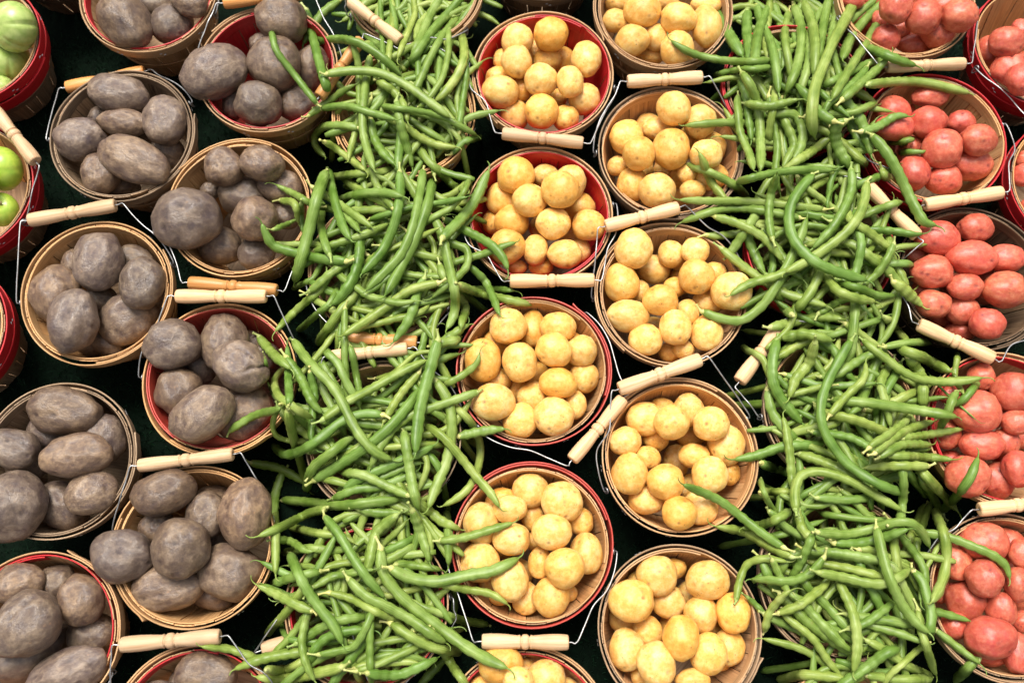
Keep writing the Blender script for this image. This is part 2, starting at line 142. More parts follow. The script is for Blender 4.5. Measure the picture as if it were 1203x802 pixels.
BEANS = [  # radius, centre line from stem to tip
 (73,[5100,8502,942,4856,8063,1190,4610,7645,1447,4414,7290,1612,4269,6983,1687,4094,6600,1774,4007,6298,1835,4000,6077,1760,4116,5965,1491]),
 (65,[-1187,6177,36,-1104,5356,1261,-1111,4998,1543,-1166,4765,1569,-1241,4557,1551,-1356,4290,1521,-1446,4089,1531,-1538,3877,1580,-1626,3666,1656]),
 (66,[5826,1082,36,5487,875,871,5312,710,1327,5327,575,1317,5337,438,1286,5297,254,1281,5206,118,1360,5068,-7,1522,4926,-111,1660]),
 (59,[4322,3101,1541,4128,2818,1568,3947,2523,1603,3829,2218,1642,3853,1920,1628,4049,1587,1602,4259,1398,1624,4490,1248,1666,4892,1186,1356]),
 (59,[-1612,2137,1556,-1803,2160,1531,-1986,2127,1522,-2150,2042,1535,-2280,1923,1562,-2467,1763,1600,-2717,1728,1216,-3001,1760,777,-3356,1998,31]),
 (76,[-2600,5652,1077,-2591,5339,1350,-2578,5023,1618,-2614,4844,1607,-2663,4675,1541,-2723,4437,1489,-2766,4257,1463,-2839,4125,1313,-2938,4040,1052]),
 (69,[-1595,508,1442,-1567,260,1435,-1413,41,1417,-1223,-142,1396,-1016,-297,1365,-728,-500,1338,-508,-643,1386,-283,-755,1494,-47,-846,1617]),
 (67,[4029,5407,1531,3837,5187,1553,3687,4938,1567,3636,4658,1598,3686,4388,1654,3872,4115,1720,4099,4003,1690,4332,3935,1657,4581,3875,1631]),
 (59,[5648,1684,31,5042,1436,1539,5100,1379,1514,5193,1315,1433,5381,1272,1143,5693,1225,627,5841,1164,438,5897,1101,425,5906,1034,508]),
 (64,[5449,8215,941,5330,8012,990,5200,7795,1065,5047,7557,1183,4873,7297,1345,4636,6937,1593,4491,6710,1716,4363,6506,1808,4259,6335,1859]),
 (59,[-2860,3184,1231,-2648,2911,1472,-2444,2685,1635,-2267,2512,1639,-2127,2309,1644,-1970,2018,1648,-1835,1817,1647,-1668,1660,1612,-1463,1570,1538]),
 (67,[4178,8397,937,4195,8163,1033,4176,7901,1156,4120,7617,1309,4060,7371,1410,3967,7087,1501,3884,6884,1565,3812,6725,1564,3764,6614,1480]),
 (62,[4059,3896,34,3768,3622,1269,3796,3656,1465,3872,3754,1480,3946,3879,1475,4014,4025,1494,4036,4139,1514,4104,4239,1528,4188,4344,1541]),
 (62,[-3159,1233,33,-2923,1199,227,-2665,1156,510,-2400,1096,905,-2142,1050,1276,-1871,1050,1468,-1703,1073,1443,-1528,1095,1416,-1361,1117,1396]),
 (64,[3627,8398,937,3632,8180,1009,3648,7946,1109,3665,7691,1247,3657,7427,1397,3637,7113,1538,3643,6932,1559,3642,6753,1582,3637,6571,1611]),
 (61,[-2679,5940,501,-2582,5657,819,-2485,5378,1147,-2410,5160,1348,-2359,5003,1419,-2293,4814,1467,-2242,4684,1520,-2169,4541,1584,-2100,4430,1626]),
 (60,[2498,3558,1301,2726,3462,1313,2987,3435,1312,3212,3568,1353,3370,3744,1442,3554,4044,1491,3689,4291,1495,3810,4542,1507,3909,4798,1526]),
 (65,[-3046,8319,946,-2991,8126,976,-2933,7925,1022,-2869,7709,1094,-2802,7483,1188,-2702,7167,1344,-2617,6912,1478,-2568,6759,1488,-2580,6750,1242]),
 (59,[-2581,5693,31,-2323,5393,805,-2133,5218,1283,-2009,5186,1412,-1892,5165,1488,-1739,5126,1579,-1628,5084,1643,-1519,5035,1698,-1414,4998,1726]),
 (64,[-1443,-358,1395,-1350,-415,1418,-1258,-471,1440,-1166,-523,1437,-1076,-573,1410,-945,-628,1368,-847,-653,1326,-762,-692,951,-700,-763,35]),
 (66,[-2480,1369,1246,-2285,1473,1333,-2094,1574,1422,-1906,1673,1504,-1730,1788,1573,-1520,1974,1585,-1386,2143,1540,-1267,2326,1477,-1159,2521,1409]),
 (62,[4738,5279,1540,4657,5024,1613,4552,4786,1690,4415,4596,1716,4277,4459,1676,4061,4301,1640,3888,4182,1637,3704,4074,1651,3510,3975,1675]),
 (60,[-2552,6881,1583,-2340,6944,1543,-2115,6964,1527,-1881,6933,1537,-1663,6849,1551,-1390,6683,1558,-1198,6528,1561,-1014,6384,1549,-836,6248,1528]),
 (63,[-2023,7359,1237,-2035,7111,1297,-2042,6848,1370,-2043,6590,1448,-2047,6356,1477,-2032,6087,1461,-1987,5879,1484,-1914,5649,1557,-1828,5407,1661]),
 (70,[5534,8475,954,5428,8376,956,5321,8274,960,5213,8155,975,5100,8018,1011,4935,7791,1116,4811,7587,1238,4697,7365,1381,4585,7143,1531]),
 (54,[-2373,4238,1589,-2413,4320,1567,-2453,4423,1537,-2498,4544,1441,-2553,4696,1300,-2661,4990,897,-2746,5252,504,-2800,5473,221,-2835,5661,27]),
 (78,[2827,8561,961,2900,8437,962,2971,8311,968,3035,8180,985,3088,8023,1029,3133,7771,1154,3153,7563,1291,3186,7382,1385,3227,7231,1442]),
 (62,[-2353,1019,1121,-2507,1021,856,-2674,1006,615,-2784,967,541,-2854,901,686,-2883,801,1138,-2930,745,1347,-3013,701,1404,-3096,658,1456]),
 (58,[-2880,7813,931,-2665,7718,1118,-2451,7589,1332,-2239,7403,1576,-2079,7342,1572,-1883,7217,1567,-1749,7110,1559,-1636,7029,1478,-1540,6948,1387]),
 (48,[3594,7064,1470,3467,6974,1593,3347,6904,1683,3261,6905,1672,3201,6972,1557,3117,7057,1392,3053,7097,1287,2978,7117,1207,3170,7797,22]),
 (61,[3431,957,1607,3460,1187,1535,3561,1388,1485,3763,1443,1473,3970,1401,1496,4224,1294,1515,4420,1184,1485,4599,1073,1483,4755,965,1507]),
 (69,[-1447,280,1534,-1285,194,1474,-1104,149,1433,-903,134,1416,-711,168,1408,-453,220,1402,-266,247,1403,-89,318,1400,88,411,1322]),
 (59,[4842,255,1443,4898,182,1470,4930,100,1498,4931,4,1522,4946,-89,1534,4965,-220,1538,4945,-325,1550,4911,-423,1563,5505,-569,82]),
 (70,[4856,6687,1635,5093,6801,1484,5320,6893,1364,5528,6939,1292,5714,6944,1267,5938,6900,1277,6098,6853,1282,6267,6811,1276,6429,6767,1269]),
 (60,[-1224,5609,1235,-1232,5291,1390,-1246,4991,1534,-1279,4732,1598,-1334,4503,1615,-1452,4232,1602,-1594,4063,1590,-1739,3898,1595,-1879,3736,1617]),
 (67,[5010,3036,1360,5024,2963,1521,5097,2925,1546,5232,2925,1422,5488,2984,1029,5671,2965,840,5666,2881,1010,5639,2790,1236,5697,2745,1279]),
 (56,[-762,2336,1229,-604,2174,1364,-494,2070,1100,-428,1927,831,-418,1733,786,-466,1431,1094,-560,1252,1221,-703,1133,1227,-873,1041,1229]),
 (72,[-942,3091,1577,-985,2921,1560,-1027,2750,1546,-1070,2579,1539,-1113,2407,1538,-1155,2172,1548,-1171,1986,1567,-1181,1812,1600,-1180,1647,1643]),
 (55,[3642,695,1679,3864,683,1550,4077,687,1462,4270,720,1441,4438,764,1490,4627,816,1631,4793,800,1659,4990,691,1476,5133,539,1295]),
 (72,[4306,8462,948,4341,8293,998,4357,8097,1080,4330,7865,1221,4271,7594,1410,4214,7300,1550,4186,7117,1584,4168,6982,1597,4138,6848,1604]),
 (69,[-656,8668,953,-756,8530,958,-862,8374,972,-975,8190,1009,-1075,8000,1089,-1195,7682,1268,-1280,7435,1393,-1365,7265,1423,-1470,7271,1206]),
 (61,[-2789,462,994,-2620,309,1445,-2509,171,1632,-2433,46,1609,-2349,-77,1584,-2222,-233,1569,-2122,-341,1568,-2044,-464,1566,-1988,-591,1549]),
 (65,[-973,2608,1388,-855,2435,1380,-782,2245,1376,-761,2037,1364,-776,1837,1319,-831,1570,1292,-906,1375,1318,-973,1186,1373,-1027,996,1440]),
 (50,[-2701,6529,1401,-2792,6642,1437,-2900,6794,1407,-2998,6923,1413,-3089,7029,1467,-3202,7150,1565,-3275,7272,1593,-3333,7462,1557,-3552,8047,924]),
 (59,[3571,7162,1472,3339,7027,1675,3204,7094,1556,3073,7190,1409,2929,7266,1314,2707,7334,1294,2537,7371,1335,2378,7435,1378,2242,7542,1378]),
 (59,[-3263,1081,46,-3130,941,536,-3018,815,942,-2928,700,1268,-2914,606,1290,-2903,483,1299,-2889,391,1329,-2873,299,1373,-2860,208,1404]),
 (60,[4521,3126,1446,4642,2981,1501,4787,2852,1504,4935,2723,1500,5100,2631,1503,5361,2583,1491,5570,2581,1480,5761,2591,1503,5931,2613,1553]),
 (65,[4063,2360,1388,4204,2324,1514,4371,2297,1578,4555,2273,1581,4754,2248,1561,5019,2214,1531,5193,2178,1549,5352,2136,1598,5559,2115,1531]),
 (49,[4749,3021,1523,4812,3037,1505,4895,3057,1491,4987,3075,1483,5076,3090,1477,5224,3119,1396,5562,3269,850,5853,3392,397,6089,3493,23]),
 (58,[-2707,2114,1964,-2713,2032,1818,-2737,1949,1564,-2760,1882,1315,-2807,1817,924,-2859,1714,435,-2861,1613,230,-2837,1495,139,-2801,1371,103]),
 (59,[-2810,1361,191,-2624,1397,949,-2518,1464,1320,-2442,1543,1412,-2334,1602,1507,-2205,1684,1581,-2135,1760,1525,-2066,1838,1447,-1974,1891,1375]),
 (51,[4167,4949,1419,3931,4968,1440,3707,5002,1426,3479,5038,1411,3249,5070,1405,2940,5078,1412,2706,5068,1428,2470,5063,1455,2228,5056,1490]),
 (43,[-1288,4735,1168,-1184,4754,1382,-1072,4764,1553,-963,4835,1536,-856,4915,1485,-727,5027,1516,-644,5103,1614,-603,5330,1398,-665,6098,19]),
 (63,[5915,1088,34,5893,1139,265,5827,1184,588,5699,1217,1023,5579,1252,1432,5622,1350,1529,5665,1436,1547,5714,1530,1536,5772,1627,1507]),
 (59,[3829,4807,1467,3655,4860,1445,3468,4906,1431,3278,4945,1419,3113,5012,1309,2854,5001,1313,2647,4931,1371,2471,4890,1303,2291,4843,1231]),
 (53,[-2302,248,1511,-2358,230,1550,-2406,220,1577,-2480,207,1570,-2570,193,1506,-2687,169,1410,-2786,146,1308,-2876,124,1211,-3219,118,26]),
 (61,[-919,8222,941,-819,8031,987,-732,7801,1072,-687,7512,1217,-682,7194,1406,-766,6943,1431,-857,6778,1459,-958,6625,1475,-1082,6531,1443]),
 (63,[-1509,5450,1505,-1491,5234,1556,-1484,5008,1622,-1502,4800,1665,-1550,4641,1597,-1644,4432,1533,-1731,4275,1525,-1838,4125,1548,-1948,3975,1591]),
 (53,[-2712,3393,26,-2350,2948,1461,-2250,2853,1504,-2177,2751,1529,-2128,2642,1524,-2064,2510,1501,-2012,2429,1475,-1957,2342,1445,-1918,2245,1415]),
 (55,[-429,2464,1416,-621,2389,1442,-820,2317,1453,-1024,2247,1440,-1222,2177,1442,-1442,2017,1485,-1570,1845,1527,-1671,1666,1533,-1752,1482,1508]),
 (68,[4858,5947,1587,4964,5794,1589,5055,5634,1589,5143,5473,1561,5231,5321,1505,5330,5089,1473,5390,4916,1477,5473,4749,1471,5642,4697,1457]),
 (68,[4558,5483,1501,4562,5328,1500,4528,5162,1519,4448,4995,1559,4358,4838,1589,4249,4669,1571,4158,4557,1549,4057,4457,1525,3952,4360,1498]),
 (71,[3154,6843,1645,3222,6673,1692,3315,6577,1574,3373,6459,1474,3409,6307,1410,3413,6072,1385,3391,5875,1425,3346,5636,1541,3282,5385,1721]),
 (61,[-1948,156,1543,-1828,36,1544,-1696,-64,1546,-1544,-132,1536,-1398,-206,1486,-1202,-312,1458,-1054,-408,1474,-916,-497,1466,-780,-576,1384]),
 (59,[-1414,6589,1352,-1340,6714,1430,-1276,6872,1443,-1217,7048,1428,-1155,7233,1402,-1064,7491,1348,-990,7757,1191,-891,7998,1050,-782,8222,931]),
 (64,[-2154,4161,1559,-2313,4193,1507,-2487,4237,1447,-2659,4290,1390,-2834,4346,1343,-3056,4411,1329,-3184,4464,1375,-3252,4569,1465,-3292,4687,1577]),
 (56,[-2102,6170,1374,-2223,6204,1364,-2353,6248,1318,-2494,6280,1246,-2689,6412,947,-2886,6499,570,-2915,6402,470,-2839,6271,506,-2714,6114,609]),
 (58,[-2339,2073,1614,-2209,2187,1584,-2070,2299,1556,-1925,2393,1523,-1772,2490,1476,-1563,2620,1461,-1404,2708,1484,-1240,2794,1474,-1082,2871,1454]),
 (61,[4355,8078,933,4260,7822,1111,4199,7554,1293,4168,7329,1396,4133,7132,1457,4051,6894,1510,4009,6775,1495,3974,6655,1465,3968,6527,1434]),
 (64,[5006,5521,1446,5040,5452,1431,5240,5574,1038,5476,5695,592,5655,5743,289,5802,5717,107,5883,5662,65,5935,5616,53,6003,5566,50]),
 (60,[4395,752,1580,4395,585,1632,4398,423,1683,4414,254,1727,4450,101,1748,4558,-101,1670,4649,-245,1645,4738,-363,1664,4841,-454,1707]),
 (63,[4718,8552,948,4681,8427,960,4631,8263,988,4564,8060,1050,4485,7838,1163,4363,7508,1365,4305,7337,1448,4266,7191,1474,4208,7054,1493]),
 (47,[-1809,6570,1267,-1588,6339,1638,-1427,6321,1625,-1270,6324,1567,-1109,6330,1499,-904,6288,1446,-763,6215,1423,-623,6171,1336,-487,6170,1157]),
 (58,[3149,1580,1253,3246,1581,1055,3407,1619,641,3535,1640,350,3630,1635,231,3677,1591,355,3635,1538,657,3556,1467,1088,3546,1443,1299]),
 (68,[3437,3159,1325,3376,2994,1396,3337,2844,1415,3326,2698,1407,3340,2558,1387,3423,2396,1354,3510,2286,1330,3599,2179,1312,3689,2075,1301]),
 (62,[-1039,4810,1496,-959,4641,1485,-897,4453,1486,-851,4248,1509,-803,4037,1553,-741,3758,1622,-739,3630,1407,-769,3467,1349,-846,3274,1444]),
 (62,[-2785,3473,33,-2572,3362,811,-2390,3309,1376,-2309,3406,1432,-2232,3499,1465,-2147,3622,1442,-2075,3722,1420,-2026,3833,1403,-1996,3958,1388]),
 (59,[4093,8293,931,4020,8069,1036,3944,7830,1173,3876,7574,1342,3847,7363,1441,3861,7155,1456,3882,7036,1436,3903,6908,1416,3875,6775,1404]),
 (54,[-2820,3313,27,-2601,3028,804,-2435,2818,1363,-2372,2724,1371,-2317,2639,1369,-2247,2529,1372,-2189,2452,1378,-2127,2383,1362,-2091,2345,1192]),
 (66,[5122,7738,937,5138,7583,1116,5152,7431,1290,5168,7287,1454,5212,7182,1555,5333,7136,1543,5436,7118,1513,5538,7101,1488,5636,7082,1468]),
 (48,[-1291,6433,1458,-1169,6531,1493,-1075,6665,1500,-986,6839,1475,-936,7039,1434,-899,7331,1379,-906,7589,1291,-921,7898,1104,-879,8197,923]),
 (54,[3084,5400,1311,3104,5226,1789,3264,5287,1749,3431,5343,1699,3597,5385,1661,3827,5433,1604,4009,5476,1525,4183,5498,1475,4348,5506,1452]),
 (66,[4165,6171,1391,4270,6124,1425,4370,6073,1419,4461,5999,1385,4553,5930,1355,4671,5811,1350,4751,5707,1363,5055,5878,808,5437,6150,36]),
 (54,[4587,1682,1548,4672,1641,1540,4747,1595,1546,4793,1529,1572,4824,1448,1604,4989,1370,1378,5272,1342,854,5515,1318,405,5723,1275,27]),
 (67,[-956,3859,1591,-1123,3830,1574,-1290,3785,1551,-1437,3702,1521,-1578,3599,1504,-1757,3458,1520,-1885,3347,1557,-2014,3238,1608,-2142,3129,1665]),
 (72,[3788,8377,946,3724,8229,1005,3646,8037,1094,3550,7798,1231,3461,7555,1398,3393,7289,1530,3363,7140,1569,3338,7010,1592,3322,6872,1610]),
 (55,[-1108,2056,1257,-951,1952,1376,-820,1841,1398,-709,1715,1367,-601,1589,1317,-460,1416,1295,-343,1283,1312,-238,1155,1351,-154,1013,1403]),
 (62,[-814,8841,948,-935,8720,949,-1027,8574,953,-1109,8414,968,-1189,8230,1008,-1259,7918,1137,-1300,7654,1290,-1344,7427,1413,-1419,7289,1400]),
 (53,[-331,-409,27,-434,-388,172,-552,-362,404,-670,-325,757,-762,-279,1212,-909,-227,1279,-1021,-192,1308,-1114,-151,1312,-1205,-77,1311]),
 (55,[3275,530,1499,3163,626,1409,3049,729,1333,2934,837,1282,2811,945,1260,2620,1086,1288,2455,1159,1364,2268,1215,1490,2078,1266,1646]),
 (61,[3510,-1093,33,3505,-1056,392,3505,-998,784,3498,-947,1218,3591,-947,1261,3713,-957,1327,3802,-961,1374,3878,-974,1395,3959,-1026,1399]),
 (50,[-1470,9016,939,-1484,8823,941,-1476,8631,946,-1455,8428,964,-1430,8205,1011,-1480,7880,1153,-1519,7604,1322,-1551,7337,1484,-1592,7156,1509]),
 (56,[5416,8539,944,5328,8447,944,5220,8354,947,5108,8249,958,5000,8129,989,4825,7928,1101,4674,7730,1252,4546,7488,1439,4476,7312,1511]),
 (64,[4434,6384,1771,4520,6463,1765,4630,6574,1702,4753,6704,1609,4882,6839,1512,5045,7007,1405,5137,7096,1391,5202,7155,1431,5261,7208,1479]),
 (49,[-3039,2931,875,-3108,2845,873,-3125,2695,1038,-3004,2494,1407,-2837,2301,1833,-2688,2198,1939,-2602,2135,1904,-2538,2109,1748,-2476,2096,1554]),
 (70,[-903,4467,1608,-836,4580,1538,-739,4724,1456,-657,4862,1376,-580,4997,1308,-487,5192,1247,-432,5328,1232,-375,5467,1240,-318,5597,1260]),
 (57,[-2677,6556,1232,-2541,6556,1265,-2402,6540,1322,-2258,6484,1417,-2114,6388,1533,-1949,6321,1548,-1829,6283,1550,-1702,6224,1587,-1571,6149,1653]),
 (54,[-2642,5007,1428,-2608,5092,1181,-2539,5115,1082,-2437,5054,1167,-2329,4958,1296,-2211,4844,1390,-2134,4756,1462,-2059,4651,1545,-1992,4544,1635]),
 (62,[-2307,897,1328,-2183,774,1462,-2078,656,1519,-1994,534,1542,-1909,410,1573,-1789,254,1612,-1703,143,1582,-1612,39,1534,-1517,-64,1488]),
 (58,[2799,4434,1303,2940,4297,1318,3089,4175,1303,3242,4057,1299,3392,3939,1313,3592,3791,1350,3762,3721,1382,3928,3654,1422,4089,3582,1467]),
 (56,[-2730,5359,1229,-2637,5311,1181,-2530,5239,1189,-2414,5140,1259,-2292,5025,1357,-2136,4879,1472,-2036,4792,1517,-1932,4705,1550,-1836,4622,1590]),
 (54,[4273,6711,1561,4328,6689,1698,4461,6788,1627,4606,6905,1525,4762,7032,1413,4963,7189,1295,5107,7274,1233,5285,7372,1101,5472,7475,927]),
 (60,[3911,4215,1411,3767,4124,1490,3620,4043,1557,3487,3987,1566,3357,3944,1548,3178,3896,1533,3049,3849,1544,2920,3775,1554,2811,3699,1554]),
 (57,[3662,230,1574,3807,206,1534,3948,181,1512,4081,151,1519,4208,115,1553,4358,96,1626,4472,132,1676,4612,195,1638,4779,280,1517]),
 (55,[3160,6696,1311,3120,6507,1396,3116,6351,1429,3117,6227,1423,3130,6089,1406,3178,5907,1427,3201,5746,1505,3189,5550,1639,3160,5345,1805]),
 (57,[4910,1866,1463,4803,1716,1561,4759,1572,1639,4750,1429,1670,4769,1290,1621,4831,1120,1390,4803,982,1377,4730,842,1502,4702,701,1603]),
 (56,[3856,9077,944,3876,8879,945,3866,8677,947,3830,8474,957,3794,8262,985,3717,7948,1073,3639,7691,1180,3604,7433,1296,3613,7194,1396]),
 (52,[3689,6856,1380,3639,6672,1468,3594,6505,1536,3553,6358,1576,3532,6245,1549,3529,6133,1431,3536,6046,1332,3626,6092,982,3735,6182,558]),
 (61,[-684,3840,1563,-589,3892,1257,-484,3917,1030,-368,3900,963,-247,3836,1075,-80,3753,1226,37,3728,1228,161,3717,1185,287,3728,1073]),
 (53,[-3255,-536,26,-3064,-436,579,-2877,-339,1050,-2750,-244,1260,-2665,-156,1342,-2576,-45,1418,-2505,39,1456,-2462,130,1487,-2442,235,1514]),
 (52,[4192,-549,1494,4287,-593,1481,4373,-641,1465,4464,-701,1440,4554,-758,1408,4689,-837,1358,4946,-915,971,5250,-994,478,5527,-1067,26]),
 (70,[-2031,4605,1406,-2012,4453,1455,-2003,4307,1485,-2015,4171,1500,-2039,4033,1519,-2096,3862,1544,-2168,3754,1524,-2244,3664,1496,-2336,3596,1469]),
 (54,[4339,1611,1894,4438,1679,1853,4543,1750,1802,4653,1817,1740,4776,1884,1666,4981,1978,1478,5133,2036,1358,5270,2078,1281,5396,2114,1234]),
 (44,[3514,2427,1128,3435,2500,1211,3364,2577,1286,3319,2669,1322,3282,2767,1341,3241,2909,1333,3168,2986,1299,3166,3127,919,3315,3423,20]),
 (54,[5912,1026,40,5876,1090,54,5839,1144,90,5766,1212,187,5641,1262,392,5380,1307,865,5138,1322,1329,5071,1359,1421,5018,1411,1472]),
 (73,[3488,8301,951,3458,8162,984,3432,7994,1040,3402,7798,1133,3375,7593,1258,3344,7345,1391,3339,7196,1440,3366,7070,1467,3406,6953,1486]),
 (67,[4027,4157,1405,4096,4070,1437,4128,3957,1493,4147,3823,1582,4179,3703,1684,4301,3641,1706,4419,3622,1669,4546,3615,1617,4680,3613,1551]),
 (61,[3944,134,1385,3987,13,1418,4018,-104,1467,4035,-223,1530,4037,-347,1585,4042,-517,1583,4032,-646,1571,4001,-772,1565,3964,-896,1563]),
 (65,[3957,1826,1224,3823,1806,1272,3672,1795,1316,3513,1786,1320,3380,1769,1288,3210,1711,1255,3083,1671,1245,2945,1645,1246,2808,1622,1253]),
 (60,[4579,1608,1733,4674,1607,1724,4772,1607,1706,4949,1631,1509,5131,1653,1314,5305,1659,1202,5386,1644,1236,5450,1624,1308,5509,1604,1386]),
 (65,[3366,3336,1327,3482,3367,1302,3622,3417,1222,3753,3462,1164,3869,3492,1175,4000,3500,1258,4093,3480,1325,4178,3444,1402,4256,3402,1494]),
 (54,[5066,725,1195,5210,702,1230,5348,674,1269,5477,624,1312,5596,563,1358,5763,478,1406,5884,404,1418,5976,303,1428,5996,158,1444]),
 (51,[-2342,3930,1154,-2337,3775,1340,-2365,3675,1377,-2418,3604,1384,-2510,3576,1281,-2680,3587,940,-2825,3596,648,-2959,3622,344,-3110,3657,24]),
 (57,[-960,-420,1415,-918,-509,1342,-875,-597,1263,-832,-683,1116,-789,-781,903,-708,-894,953,-633,-956,1215,-567,-1029,1220,-522,-1113,1099]),
 (63,[3906,582,1466,4061,579,1445,4217,583,1423,4371,611,1409,4527,657,1482,4618,692,1621,4724,731,1710]),
 (45,[-963,3881,1444,-848,3836,1438,-739,3827,1414,-631,3936,1093,-522,4044,768,-344,4084,646,-197,4014,841,-65,3887,1205,41,3864,1239]),
 (51,[-3105,525,25,-2896,524,515,-2678,522,1026,-2519,527,1272,-2405,521,1340,-2284,507,1314,-2185,499,1310,-2082,508,1348,-1975,525,1414]),
 (64,[-1989,-839,1483,-2099,-871,1412,-2237,-903,1343,-2389,-937,1270,-2543,-970,1140,-2750,-1011,964,-2853,-1008,1065,-2940,-984,1230,-3060,-968,1253]),
 (60,[3640,3491,1384,3644,3588,1213,3627,3704,1081,3591,3763,1127,3517,3789,1312,3447,3865,1409,3398,3944,1409,3349,4019,1403,3316,4074,1396]),
 (59,[4968,7095,1391,4884,6986,1427,4768,6855,1494,4632,6705,1597,4495,6562,1700,4355,6432,1744,4268,6359,1745,4210,6268,1731,4166,6162,1716]),
 (47,[5084,5585,1516,5182,5709,1350,5407,5959,908,5593,6167,564,5713,6303,382,5743,6341,431,5676,6270,650,5561,6145,968,5421,6004,1332]),
 (58,[-2616,4374,1383,-2485,4392,1448,-2361,4422,1481,-2240,4457,1499,-2118,4490,1519,-1963,4549,1514,-1855,4615,1474,-1749,4689,1430,-1643,4762,1392]),
 (63,[-1352,1939,1465,-1320,1806,1546,-1298,1685,1556,-1277,1571,1547,-1256,1454,1541,-1224,1299,1559,-1193,1182,1587,-1166,1074,1542,-1142,969,1455]),
 (51,[4267,1670,1934,4327,1717,1918,4395,1754,1899,4486,1805,1865,4587,1863,1802,4751,1959,1643,4889,2041,1493,5009,2111,1353,5118,2186,1225]),
 (58,[3419,4491,1545,3414,4607,1521,3408,4720,1507,3409,4830,1508,3416,4936,1514,3436,5076,1541,3446,5152,1608,3445,5203,1734,3432,5234,1899]),
 (56,[-951,4164,1427,-911,4034,1467,-862,3935,1451,-796,3869,1372,-735,3854,1129,-644,3787,910,-628,3629,1034,-652,3412,1358,-656,3284,1447]),
 (57,[3361,417,1526,3280,464,1449,3201,516,1353,3122,577,1268,3049,649,1164,2936,734,1042,2803,762,1111,2655,774,1225,2529,792,1247]),
 (56,[-2498,5926,339,-2319,5630,792,-2128,5361,1196,-1980,5219,1326,-1847,5125,1385,-1682,5017,1453,-1562,4942,1465,-1450,4928,1427,-1327,4957,1366]),
 (52,[-2762,6076,26,-2567,5876,469,-2368,5700,882,-2179,5550,1234,-2039,5501,1364,-1898,5531,1328,-1792,5563,1274,-1706,5624,1211,-1627,5744,1093]),
 (60,[-1725,6333,1346,-1584,6241,1457,-1481,6160,1477,-1385,6102,1428,-1280,6040,1381,-1127,5980,1340,-1006,5942,1327,-880,5916,1329,-755,5899,1340]),
 (57,[-2818,-859,1686,-2851,-897,1229,-2822,-909,962,-2722,-893,982,-2588,-840,1215,-2485,-786,1223,-2410,-750,1208,-2341,-706,1186,-2273,-658,1166]),
 (48,[-1787,8498,930,-1760,8292,975,-1744,8068,1051,-1739,7815,1178,-1725,7535,1350,-1720,7231,1480,-1737,7085,1459,-1730,6946,1423,-1704,6807,1388]),
 (56,[-1264,1139,1570,-1367,1186,1530,-1469,1233,1502,-1569,1278,1493,-1669,1326,1501,-1800,1386,1510,-1907,1417,1490,-2039,1445,1346,-2182,1474,1151]),
 (65,[-2565,8478,951,-2675,8384,951,-2781,8290,951,-2866,8176,951,-2940,8013,951,-3001,7880,951,-3059,7747,951]),
 (73,[4388,6660,1631,4466,6557,1615,4538,6461,1599,4622,6369,1571,4713,6272,1531,4794,6120,1490,4832,5991,1473,4859,5857,1464,4870,5729,1457]),
 (64,[3810,3034,1687,3814,2941,1549,3805,2847,1432,3735,2751,1397,3616,2626,1415,3558,2504,1430,3510,2377,1439]),
 (63,[-3415,3333,893,-3367,3271,898,-3318,3216,919,-3246,3135,980,-3154,3039,1105,-3005,2899,1365,-2916,2825,1463,-2862,2782,1487,-2803,2735,1502]),
 (52,[4164,4014,1213,4236,3956,1331,4286,3882,1476,4331,3797,1644,4436,3761,1664,4624,3743,1546,4755,3727,1471,4902,3738,1420,5020,3753,1383]),
 (63,[-1873,6905,1364,-1760,6756,1516,-1657,6705,1465,-1577,6615,1449,-1485,6446,1505,-1438,6284,1553,-1418,6165,1568]),
 (49,[-2359,4133,1376,-2243,4003,1420,-2116,3894,1461,-1985,3802,1488,-1858,3707,1511,-1662,3643,1563,-1516,3597,1593,-1372,3583,1611,-1228,3603,1627]),
 (60,[2445,5719,1172,2534,5636,1260,2623,5556,1343,2717,5501,1370,2828,5472,1327,2970,5423,1266,3064,5375,1226,3271,5513,727,3531,5728,32]),
 (73,[4428,6043,1822,4335,6012,1756,4351,5958,1620,4396,5863,1509,4473,5726,1461,4541,5618,1455,4628,5537,1399]),
 (54,[3467,985,1227,3362,934,1398,3270,890,1482,3206,855,1472,3189,837,1247,3135,821,1055,3037,804,1089,2942,788,1143,2874,777,1190]),
 (62,[-1576,6466,1571,-1550,6306,1575,-1517,6150,1565,-1485,6035,1486,-1442,5895,1369,-1407,5771,1303,-1368,5635,1261]),
 (59,[-917,4881,1252,-794,4802,1273,-673,4730,1279,-551,4656,1292,-422,4571,1335,-270,4441,1425,-169,4323,1445,-97,4214,1439,-53,4089,1432]),
 (65,[4265,6031,1843,4178,6100,1817,4100,6192,1780,4075,6352,1670,4031,6539,1584,3965,6649,1569,3909,6766,1528]),
 (41,[-1958,8628,927,-1948,8422,956,-1929,8199,1010,-1896,7949,1111,-1857,7677,1260,-1812,7335,1443,-1793,7121,1507,-1762,6960,1496,-1716,6810,1476]),
 (64,[4826,8596,950,4811,8479,951,4800,8349,955,4779,8210,967,4734,8072,1002,4645,7841,1114,4564,7632,1249,4501,7434,1374,4482,7302,1399]),
 (55,[3735,403,1549,3669,314,1508,3588,233,1488,3481,175,1498,3358,136,1528,3200,132,1540,3103,145,1475,3004,152,1404,2906,159,1336]),
 (59,[3847,2250,1454,3938,2169,1505,4041,2130,1561,4148,2091,1613,4296,2057,1588,4492,1996,1529,4624,1948,1492,4758,1907,1441,4898,1855,1368]),
 (55,[4569,4909,1503,4521,4743,1561,4534,4598,1592,4549,4446,1626,4530,4303,1644,4505,4146,1568,4470,4019,1535,4419,3883,1553,4394,3730,1608]),
